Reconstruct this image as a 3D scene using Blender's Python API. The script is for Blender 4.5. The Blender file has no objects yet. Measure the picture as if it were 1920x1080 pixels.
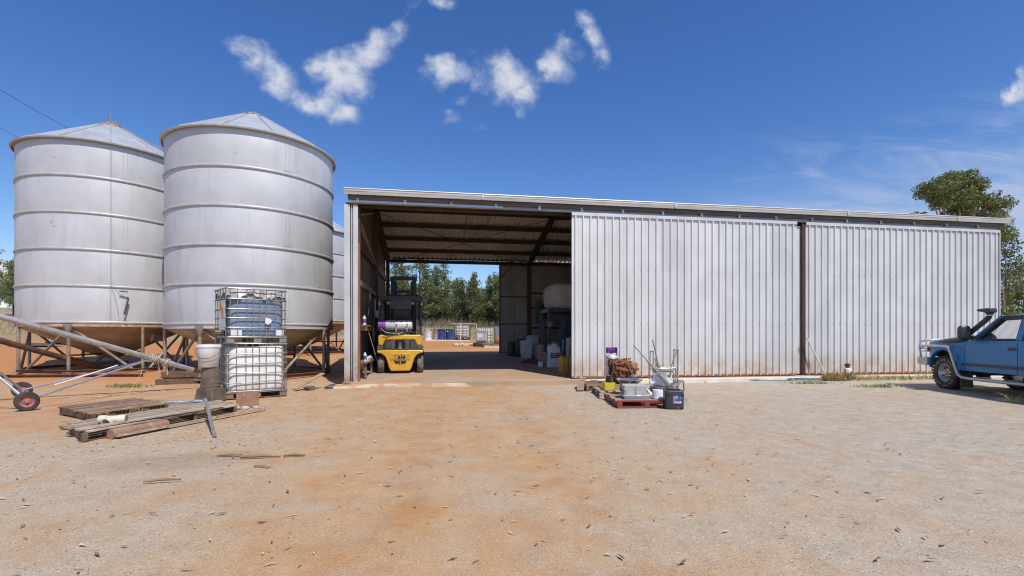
import bpy, math, random
import numpy as np
from mathutils import Vector, Matrix, Euler
random.seed(7)
RNG = np.random.default_rng(11)
R = math.radians
sc = bpy.context.scene
COL = sc.collection

# ------------------------------------------------------------------ camera
CAM_Z, YAW = 1.33, R(9.33)
cd = bpy.data.cameras.new('camera')
cam = bpy.data.objects.new('camera', cd)
COL.objects.link(cam)
cam.location = (0, 0, CAM_Z)
cam.rotation_euler = (R(90), 0, -YAW)
cd.sensor_width = 36.0
cd.lens = 925.0 / 1920.0 * 36.0
cd.shift_y = 89.0 / 1920.0
cd.clip_start, cd.clip_end = 0.1, 5000
sc.camera = cam

# ------------------------------------------------------------------ light and sky
SUN = Vector((0.28, -0.62, 1.0)).normalized()
sd = bpy.data.lights.new('sun', 'SUN')
sd.energy, sd.angle, sd.color = 3.9, R(0.53), (1.0, 0.955, 0.885)
so = bpy.data.objects.new('sun', sd)
COL.objects.link(so)
so.rotation_euler = SUN.to_track_quat('Z', 'Y').to_euler()
so.location = (10, -20, 40)
SKY_STRENGTH = 0.130
sc.view_settings.view_transform = 'Standard'
sc.view_settings.look = 'None'
sc.view_settings.exposure = 0.14
sc.view_settings.gamma = 1.0
sc.view_settings.use_curve_mapping = False
sc.cycles.max_bounces = 8
sc.cycles.transparent_max_bounces = 12
sc.cycles.use_denoising = True
sc.cycles.sample_clamp_indirect = 6.0
sc.cycles.filter_width = 1.1


def build_world():
    w = bpy.data.worlds.new('World')
    sc.world = w
    w.use_nodes = True
    nt = w.node_tree
    N, L = nt.nodes, nt.links
    bg = N['Background']
    sky = N.new('ShaderNodeTexSky')
    sky.sky_type = 'NISHITA'
    sky.sun_disc = False
    sky.sun_elevation = math.asin(SUN.z)
    sky.sun_rotation = math.atan2(SUN.x, SUN.y)
    sky.altitude = 200
    sky.air_density, sky.dust_density, sky.ozone_density = 1.0, 0.35, 3.0
    tc = N.new('ShaderNodeTexCoord')
    sep = N.new('ShaderNodeSeparateXYZ')
    L.new(tc.outputs['Generated'], sep.inputs[0])

    def math_(op, a, b=None, clamp=False):
        n = N.new('ShaderNodeMath')
        n.operation = op
        n.use_clamp = clamp
        for i, x in enumerate((a, b)):
            if x is None:
                continue
            if isinstance(x, (int, float)):
                n.inputs[i].default_value = x
            else:
                L.new(x, n.inputs[i])
        return n.outputs[0]

    def smooth(x, lo, hi):
        n = N.new('ShaderNodeMapRange')
        n.interpolation_type = 'SMOOTHSTEP'
        n.inputs['From Min'].default_value = lo
        n.inputs['From Max'].default_value = hi
        L.new(x, n.inputs['Value'])
        return n.outputs[0]

    # gnomonic coordinates of the half of the sky over the shed: u = x/y, v = z/y
    y = math_('MAXIMUM', sep.outputs[1], 0.02)
    comb = N.new('ShaderNodeCombineXYZ')
    L.new(math_('DIVIDE', sep.outputs[0], y), comb.inputs[0])
    L.new(math_('DIVIDE', sep.outputs[2], y), comb.inputs[1])
    nz = N.new('ShaderNodeTexNoise')
    nz.inputs['Scale'].default_value = 7.0
    nz.inputs['Detail'].default_value = 5.0
    L.new(comb.outputs[0], nz.inputs['Vector'])
    sub = N.new('ShaderNodeVectorMath')
    sub.operation = 'SUBTRACT'
    L.new(nz.outputs['Color'], sub.inputs[0])
    sub.inputs[1].default_value = (0.5, 0.5, 0.5)
    scl = N.new('ShaderNodeVectorMath')
    scl.operation = 'SCALE'
    L.new(sub.outputs[0], scl.inputs[0])
    scl.inputs['Scale'].default_value = 0.10
    warp = N.new('ShaderNodeVectorMath')
    warp.operation = 'ADD'
    L.new(comb.outputs[0], warp.inputs[0])
    L.new(scl.outputs[0], warp.inputs[1])
    # puffs of fair weather cloud: centre, radii, tilt, weight
    puffs = [(-.336, .528, .050, .026, -.4, 1.), (-.290, .508, .056, .030, -.5, 1.), (-.240, .468, .040, .022, -.6, .7),
             (-.160, .520, .062, .050, .6, 1.05), (-.115, .556, .055, .042, .7, .9), (-.066, .592, .028, .044, -.5, .75),
             (-.185, .480, .040, .030, .4, .75), (-.215, .452, .046, .024, -.1, .9), (-.165, .436, .036, .024, 0., .9),
             (-.085, .530, .016, .050, -.2, .45),
             (.040, .518, .048, .027, .1, .95), (.140, .530, .072, .048, .1, 1.1), (.188, .508, .044, .034, -.2, .9), (.100, .500, .036, .020, .2, .6),
             (.255, .566, .034, .034, .9, .95), (.284, .606, .036, .026, .6, .85), (.340, .650, .022, .040, .5, .9), (.352, .606, .024, .030, -.1, .75),
             (.061, .468, .020, .010, .5, .55), (.043, .443, .022, .012, .2, .6), (.097, .434, .016, .012, 0., .6), (.034, .672, .028, .014, .4, .7),
             (1.43, .617, .050, .040, .9, .95), (-.745, .118, .050, .020, 0., .9), (-.02, .64, .03, .02, .8, .3)]
    best = None
    for (cu, cv, ru, rv, rot, wt) in puffs:
        m = N.new('ShaderNodeMapping')
        m.vector_type = 'TEXTURE'
        m.inputs['Location'].default_value = (cu, cv, 0)
        m.inputs['Rotation'].default_value = (0, 0, rot)
        m.inputs['Scale'].default_value = (ru * 1.28, rv * 1.32, 1)
        L.new(warp.outputs[0], m.inputs['Vector'])
        ln = N.new('ShaderNodeVectorMath')
        ln.operation = 'LENGTH'
        L.new(m.outputs[0], ln.inputs[0])
        e = math_('SUBTRACT', 1.25, ln.outputs['Value'], True)
        e = math_('MULTIPLY', e, wt)
        best = e if best is None else math_('MAXIMUM', best, e)
    n2 = N.new('ShaderNodeTexNoise')
    n2.inputs['Scale'].default_value = 14.0
    n2.inputs['Detail'].default_value = 9.0
    n2.inputs['Roughness'].default_value = 0.60
    n2.inputs['Distortion'].default_value = 0.0
    L.new(comb.outputs[0], n2.inputs['Vector'])
    dens = math_('ADD', best, math_('MULTIPLY', math_('SUBTRACT', n2.outputs['Fac'], 0.53), 2.25))
    mask = math_('MULTIPLY', smooth(dens, 0.20, 1.15), 0.90)
    mask = math_('MULTIPLY', mask, smooth(best, 0.02, 0.30))
    front = math_('GREATER_THAN', sep.outputs[1], 0.03)
    mask = math_('MULTIPLY', mask, front)
    # thin streaks of high cloud low over the horizon
    mp = N.new('ShaderNodeMapping')
    mp.inputs['Rotation'].default_value = (0, 0, -0.35)
    mp.inputs['Scale'].default_value = (1.6, 7.5, 1.0)
    L.new(comb.outputs[0], mp.inputs['Vector'])
    n3 = N.new('ShaderNodeTexNoise')
    n3.inputs['Scale'].default_value = 1.6
    n3.inputs['Detail'].default_value = 8.0
    n3.inputs['Roughness'].default_value = 0.6
    n3.inputs['Distortion'].default_value = 1.2
    L.new(mp.outputs[0], n3.inputs['Vector'])
    st = smooth(n3.outputs['Fac'], 0.40, 0.72)
    band = math_('MULTIPLY', smooth(sep.outputs[2], 0.36, 0.22), smooth(math_('DIVIDE', sep.outputs[0], y), 0.40, 1.0))
    st = math_('MULTIPLY', math_('MULTIPLY', st, band), front)
    st = math_('MULTIPLY', st, 0.80)
    low = math_('MULTIPLY', smooth(sep.outputs[2], 0.20, -0.02), 0.16)
    veil = math_('MULTIPLY', math_('MULTIPLY', smooth(sep.outputs[2], 0.31, 0.17), smooth(math_('DIVIDE', sep.outputs[0], y), 0.35, 1.05)), math_('MULTIPLY', front, 0.85))
    low = math_('MAXIMUM', low, math_('MULTIPLY', veil, smooth(n3.outputs['Fac'], 0.22, 0.62)))
    mask = math_('MAXIMUM', math_('MAXIMUM', mask, st), low)
    shade = N.new('ShaderNodeMix')
    shade.data_type = 'RGBA'
    shade.inputs['A'].default_value = (3.5, 4.0, 5.2, 1)
    shade.inputs['B'].default_value = (5.3, 5.4, 5.7, 1)
    L.new(smooth(dens, 0.35, 1.25), shade.inputs['Factor'])
    mix = N.new('ShaderNodeMix')
    mix.data_type = 'RGBA'
    L.new(mask, mix.inputs['Factor'])
    hsv = N.new('ShaderNodeHueSaturation')
    hsv.inputs['Saturation'].default_value = 1.27
    hsv.inputs['Hue'].default_value = 0.512
    L.new(sky.outputs[0], hsv.inputs['Color'])
    L.new(hsv.outputs[0], mix.inputs['A'])
    L.new(shade.outputs['Result'], mix.inputs['B'])
    L.new(mix.outputs['Result'], bg.inputs['Color'])
    bg.inputs['Strength'].default_value = SKY_STRENGTH


build_world()


# ------------------------------------------------------------------ helpers
class MB:
    def __init__(s):
        s.v, s.f, s.m = [], [], []

    def add(s, vs, fs, mi=0):
        o = len(s.v)
        s.v.extend([tuple(v) for v in vs])
        s.f.extend([tuple(i + o for i in f) for f in fs])
        s.m.extend([mi] * len(fs))
        return s

    def box(s, c, d, rot=None, mi=0):
        x, y, z = d[0] / 2, d[1] / 2, d[2] / 2
        vs = [Vector(p) for p in ((-x, -y, -z), (x, -y, -z), (x, y, -z), (-x, y, -z), (-x, -y, z), (x, -y, z), (x, y, z), (-x, y, z))]
        if rot is not None:
            M = rot if isinstance(rot, Matrix) else Euler(rot).to_matrix()
            vs = [M @ v for v in vs]
        c = Vector(c)
        return s.add([v + c for v in vs], [(0, 3, 2, 1), (4, 5, 6, 7), (0, 1, 5, 4), (1, 2, 6, 5), (2, 3, 7, 6), (3, 0, 4, 7)], mi)

    def hexa(s, p, mi=0):          # 8 points: bottom 4 ccw, top 4 ccw
        return s.add(p, [(0, 3, 2, 1), (4, 5, 6, 7), (0, 1, 5, 4), (1, 2, 6, 5), (2, 3, 7, 6), (3, 0, 4, 7)], mi)

    def bar(s, p0, p1, w, h, up=(0, 0, 1), mi=0):
        p0, p1 = Vector(p0), Vector(p1)
        d = (p1 - p0).normalized()
        u = Vector(up)
        if abs(d.dot(u)) > 0.98:
            u = Vector((0, 1, 0))
        sx = d.cross(u).normalized()
        uz = sx.cross(d)
        a, b = sx * (w / 2), uz * (h / 2)
        return s.hexa([p0 - a - b, p0 + a - b, p1 + a - b, p1 - a - b, p0 - a + b, p0 + a + b, p1 + a + b, p1 - a + b], mi)

    def tube(s, pts, r, n=8, mi=0, caps=True, closed=False):
        pts = [Vector(p) for p in pts]
        k = len(pts)
        rs = r if isinstance(r, (list, tuple)) else [r] * k
        vs, fs = [], []
        nrm = None
        for i, p in enumerate(pts):
            if closed:
                t = pts[(i + 1) % k] - pts[i - 1]
            else:
                t = pts[min(i + 1, k - 1)] - pts[max(i - 1, 0)]
            t.normalize()
            if nrm is None:
                a = Vector((0, 0, 1)) if abs(t.z) < .9 else Vector((1, 0, 0))
                nrm = t.cross(a).normalized()
            else:
                nrm = (nrm - t * nrm.dot(t)).normalized()
            b = t.cross(nrm)
            for j in range(n):
                an = 2 * math.pi * j / n
                vs.append(p + (nrm * math.cos(an) + b * math.sin(an)) * rs[i])
        rng = k if closed else k - 1
        for i in range(rng):
            i2 = (i + 1) % k
            for j in range(n):
                fs.append((i * n + j, i * n + (j + 1) % n, i2 * n + (j + 1) % n, i2 * n + j))
        if caps and not closed:
            fs.append(tuple(reversed(range(n))))
            fs.append(tuple(range((k - 1) * n, k * n)))
        return s.add(vs, fs, mi)

    def lathe(s, prof, n=24, c=(0, 0, 0), M=None, mi=0, a0=0.0, a1=2 * math.pi):
        full = abs(a1 - a0 - 2 * math.pi) < 1e-6
        c = Vector(c)
        cnt = n if full else n + 1
        vs, fs = [], []
        for (r, z) in prof:
            for j in range(cnt):
                an = a0 + (a1 - a0) * j / n
                v = Vector((r * math.cos(an), r * math.sin(an), z))
                if M is not None:
                    v = M @ v
                vs.append(v + c)
        for i in range(len(prof) - 1):
            for j in range(n):
                j2 = (j + 1) % cnt
                fs.append((i * cnt + j, i * cnt + j2, (i + 1) * cnt + j2, (i + 1) * cnt + j))
        return s.add(vs, fs, mi)

    def prism(s, poly, t0, t1, axis='Y', mi=0):
        n = len(poly)

        def P(a, b, t):
            return (a, t, b) if axis == 'Y' else ((t, a, b) if axis == 'X' else (a, b, t))
        vs = [P(a, b, t0) for a, b in poly] + [P(a, b, t1) for a, b in poly]
        fs = [tuple(range(n)), tuple(reversed(range(n, 2 * n)))]
        fs += [(i, i + n, (i + 1) % n + n, (i + 1) % n) for i in range(n)]
        return s.add(vs, fs, mi)

    def grid(s, fn, nu, nv, mi=0):
        vs = [fn(i / nu, j / nv) for j in range(nv + 1) for i in range(nu + 1)]
        w = nu + 1
        fs = [(j * w + i, j * w + i + 1, (j + 1) * w + i + 1, (j + 1) * w + i) for j in range(nv) for i in range(nu)]
        return s.add(vs, fs, mi)

    def blob(s, c, r, n=10, m=7, jit=0.0, rot=None, mi=0, pw=1.0):
        vs, fs = [], []
        c = Vector(c)
        M = Euler(rot).to_matrix() if rot is not None else None

        def sg(x):
            return math.copysign(abs(x) ** pw, x)
        for j in range(m + 1):
            th = math.pi * j / m
            for i in range(n):
                ph = 2 * math.pi * i / n
                k = 1 + random.uniform(-jit, jit)
                v = Vector((sg(math.sin(th)) * sg(math.cos(ph)) * r[0] * k, sg(math.sin(th)) * sg(math.sin(ph)) * r[1] * k, -sg(math.cos(th)) * r[2] * k))
                vs.append(c + (M @ v if M else v))
        for j in range(m):
            for i in range(n):
                fs.append((j * n + i, j * n + (i + 1) % n, (j + 1) * n + (i + 1) % n, (j + 1) * n + i))
        return s.add(vs, fs, mi)

    def mesh(s, name, mats, smooth=35):
        me = bpy.data.meshes.new(name)
        me.from_pydata(s.v, [], s.f)
        if not isinstance(mats, (list, tuple)):
            mats = [mats]
        for m in mats:
            me.materials.append(m)
        if len(mats) > 1:
            me.polygons.foreach_set('material_index', s.m)
        if smooth:
            me.polygons.foreach_set('use_smooth', [True] * len(me.polygons))
            me.set_sharp_from_angle(angle=R(smooth))
        me.update()
        return me

    def build(s, name, mats, parent=None, smooth=35, bevel=0, loc=None, rot=None):
        o = bpy.data.objects.new(name, s.mesh(name, mats, smooth))
        COL.objects.link(o)
        if parent is not None:
            o.parent = parent
        if loc is not None:
            o.location = loc
        if rot is not None:
            o.rotation_euler = rot
        if bevel:
            b = o.modifiers.new('bevel', 'BEVEL')
            b.width, b.segments, b.limit_method, b.angle_limit = bevel, 2, 'ANGLE', R(40)
        return o


def tag(o, label=None, cat=None, group=None, kind=None):
    if label:
        o['label'] = label
    if cat:
        o['category'] = cat
    if group:
        o['group'] = group
    if kind:
        o['kind'] = kind
    return o


def thing(name, label, cat, loc=(0, 0, 0), rz=0.0, group=None):
    o = bpy.data.objects.new(name, None)
    o.empty_display_size = 0.2
    COL.objects.link(o)
    o.location = loc
    o.rotation_euler = (0, 0, rz)
    return tag(o, label, cat, group)


def inst(src, name=None, parent=None, loc=None, rot=None, scale=None):
    c = src.copy()
    if name:
        c.name = name
    COL.objects.link(c)
    if parent is not None:
        c.parent = parent
    if loc is not None:
        c.location = loc
    if rot is not None:
        c.rotation_euler = rot
    if scale is not None:
        c.scale = scale
    return c


def copy_tree(o, parent=None):
    c = o.copy()
    COL.objects.link(c)
    if parent is not None:
        c.parent = parent
    for ch in list(o.children):
        copy_tree(ch, c)
    return c


def yard(l, w):                    # metres along the open front of the yard (l) and away from the gate (w)
    c, s = math.cos(YAW), math.sin(YAW)
    return (l * c + w * s, -l * s + w * c)


def ground_z(x, y):
    z = 0.036 * max(0.0, min(y, 36.0) - 14.0) + 0.06 * max(0.0, y - 36.0)
    if y > 26:
        z += 0.022 * max(0.0, -x - 22) * min(1.0, (y - 26) / 20)
    if y > 120:
        z -= 0.055 * (y - 120)
    return z


# ------------------------------------------------------------------ materials
MATS = {}


def mat(name, c1, c2=None, rough=0.6, metal=0.0, scale=6.0, lo=0.35, hi=0.65, detail=5, bump=0.0, bscale=40.0,
        streak=None, spots=None, low=None, stretch=None, spec=0.5, coat=0.0, vary=0.0):
    """c1/c2 mixed by noise; streak=(colour, amount, xy scale): runs down the sheet; spots=(colour, scale, threshold);
    low=(colour, z0, z1, amount): splash dirt and rust that clings to the bottom edge."""
    if name in MATS:
        return MATS[name]
    m = bpy.data.materials.new(name)
    m.use_nodes = True
    nt = m.node_tree
    N, L = nt.nodes, nt.links
    p = N['Principled BSDF']
    p.inputs['Roughness'].default_value = rough
    p.inputs['Metallic'].default_value = metal
    p.inputs['Specular IOR Level'].default_value = spec
    if coat:
        p.inputs['Coat Weight'].default_value = coat
        p.inputs['Coat Roughness'].default_value = 0.08
    tc = N.new('ShaderNodeTexCoord')
    oi = N.new('ShaderNodeObjectInfo')
    sc_ = N.new('ShaderNodeMath')
    sc_.operation = 'MULTIPLY'
    sc_.inputs[1].default_value = 37.0
    L.new(oi.outputs['Random'], sc_.inputs[0])
    ad = N.new('ShaderNodeVectorMath')
    ad.operation = 'ADD'
    L.new(tc.outputs['Object'], ad.inputs[0])
    L.new(sc_.outputs[0], ad.inputs[1])
    vec = ad.outputs[0]
    if stretch:
        mp = N.new('ShaderNodeMapping')
        mp.inputs['Scale'].default_value = stretch
        L.new(vec, mp.inputs['Vector'])
        nvec = mp.outputs[0]
    else:
        nvec = vec

    def noise(scale, detail=4, v=None, rough=0.55):
        n = N.new('ShaderNodeTexNoise')
        n.inputs['Scale'].default_value = scale
        n.inputs['Detail'].default_value = detail
        n.inputs['Roughness'].default_value = rough
        L.new(v if v is not None else nvec, n.inputs['Vector'])
        return n.outputs['Fac']

    def ramp(x, lo, hi):
        n = N.new('ShaderNodeMapRange')
        n.interpolation_type = 'SMOOTHSTEP'
        n.inputs['From Min'].default_value = lo
        n.inputs['From Max'].default_value = hi
        L.new(x, n.inputs['Value'])
        return n.outputs[0]

    def mixc(fac, a, b):
        n = N.new('ShaderNodeMix')
        n.data_type = 'RGBA'
        for k, x in (('Factor', fac), ('A', a), ('B', b)):
            if isinstance(x, (tuple, list)):
                n.inputs[k].default_value = (*x, 1)
            elif isinstance(x, float):
                n.inputs[k].default_value = x
            else:
                L.new(x, n.inputs[k])
        return n.outputs['Result']

    def mul(a, b):
        n = N.new('ShaderNodeMath')
        n.operation = 'MULTIPLY'
        for i, x in enumerate((a, b)):
            if isinstance(x, (int, float)):
                n.inputs[i].default_value = x
            else:
                L.new(x, n.inputs[i])
        return n.outputs[0]
    if c2 is None:
        c2 = tuple(x * 0.82 for x in c1)
    col = mixc(ramp(noise(scale, detail), lo, hi), c1, c2)
    if streak:
        mp = N.new('ShaderNodeMapping')
        mp.inputs['Scale'].default_value = (streak[2], streak[2], 0.35)
        L.new(vec, mp.inputs['Vector'])
        f = mul(ramp(noise(1.0, 6, mp.outputs[0], 0.65), 0.5, 0.78), streak[1])
        col = mixc(f, col, streak[0])
    if spots:
        f = ramp(noise(spots[1], 6, vec, 0.6), spots[2], spots[2] + 0.07)
        col = mixc(f, col, spots[0])
    if low:
        sp = N.new('ShaderNodeSeparateXYZ')
        L.new(tc.outputs['Object'], sp.inputs[0])
        f = ramp(sp.outputs[2], low[2], low[1])
        f = mul(f, mul(ramp(noise(3.0, 5, vec), 0.25, 0.7), low[3]))
        col = mixc(f, col, low[0])
    if vary:
        vr = N.new('ShaderNodeMapRange')
        vr.inputs['To Min'].default_value, vr.inputs['To Max'].default_value = 1 - vary, 1 + vary
        L.new(oi.outputs['Random'], vr.inputs['Value'])
        hv = N.new('ShaderNodeHueSaturation')
        L.new(vr.outputs[0], hv.inputs['Value'])
        L.new(col, hv.inputs['Color'])
        col = hv.outputs[0]
    L.new(col, p.inputs['Base Color'])
    if bump:
        b = N.new('ShaderNodeBump')
        b.inputs['Strength'].default_value = bump
        b.inputs['Distance'].default_value = 0.01
        L.new(noise(bscale, 5), b.inputs['Height'])
        L.new(b.outputs[0], p.inputs['Normal'])
    MATS[name] = m
    return m


def glass_mat(name, tint, fac=0.16, rough=0.02):
    m = bpy.data.materials.new(name)
    m.use_nodes = True
    nt = m.node_tree
    N, L = nt.nodes, nt.links
    N.remove(N['Principled BSDF'])
    t = N.new('ShaderNodeBsdfTransparent')
    t.inputs[0].default_value = (*tint, 1)
    g = N.new('ShaderNodeBsdfGlossy')
    g.inputs['Roughness'].default_value = rough
    fr = N.new('ShaderNodeFresnel')
    fr.inputs[0].default_value = 1.5
    ad = N.new('ShaderNodeMath')
    ad.operation = 'ADD'
    ad.use_clamp = True
    ad.inputs[1].default_value = fac
    L.new(fr.outputs[0], ad.inputs[0])
    mx = N.new('ShaderNodeMixShader')
    L.new(ad.outputs[0], mx.inputs[0])
    L.new(t.outputs[0], mx.inputs[1])
    L.new(g.outputs[0], mx.inputs[2])
    L.new(mx.outputs[0], N['Material Output'].inputs[0])
    return m


def leaf_mat(name, c1, c2, trans=0.3, scale=1.3):
    m = bpy.data.materials.new(name)
    m.use_nodes = True
    nt = m.node_tree
    N, L = nt.nodes, nt.links
    N.remove(N['Principled BSDF'])
    tc = N.new('ShaderNodeTexCoord')
    n1 = N.new('ShaderNodeTexNoise')
    n1.inputs['Scale'].default_value = scale
    n1.inputs['Detail'].default_value = 6
    n1.inputs['Roughness'].default_value = 0.75
    L.new(tc.outputs['Object'], n1.inputs['Vector'])
    mr = N.new('ShaderNodeMapRange')
    mr.inputs['From Min'].default_value, mr.inputs['From Max'].default_value = 0.36, 0.64
    L.new(n1.outputs['Fac'], mr.inputs['Value'])
    mx = N.new('ShaderNodeMix')
    mx.data_type = 'RGBA'
    mx.inputs['A'].default_value = (*c1, 1)
    mx.inputs['B'].default_value = (*c2, 1)
    L.new(mr.outputs[0], mx.inputs['Factor'])
    oi = N.new('ShaderNodeObjectInfo')
    hs = N.new('ShaderNodeHueSaturation')
    mr2 = N.new('ShaderNodeMapRange')
    mr2.inputs['To Min'].default_value, mr2.inputs['To Max'].default_value = 0.75, 1.25
    L.new(oi.outputs['Random'], mr2.inputs['Value'])
    L.new(mr2.outputs[0], hs.inputs['Value'])
    L.new(mx.outputs['Result'], hs.inputs['Color'])
    d = N.new('ShaderNodeBsdfPrincipled')
    d.inputs['Roughness'].default_value = 0.5
    d.inputs['Specular IOR Level'].default_value = 0.35
    L.new(hs.outputs[0], d.inputs['Base Color'])
    t = N.new('ShaderNodeBsdfTranslucent')
    L.new(hs.outputs[0], t.inputs['Color'])
    ms = N.new('ShaderNodeMixShader')
    ms.inputs[0].default_value = trans
    L.new(d.outputs[0], ms.inputs[1])
    L.new(t.outputs[0], ms.inputs[2])
    L.new(ms.outputs[0], N['Material Output'].inputs[0])
    return m


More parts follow.
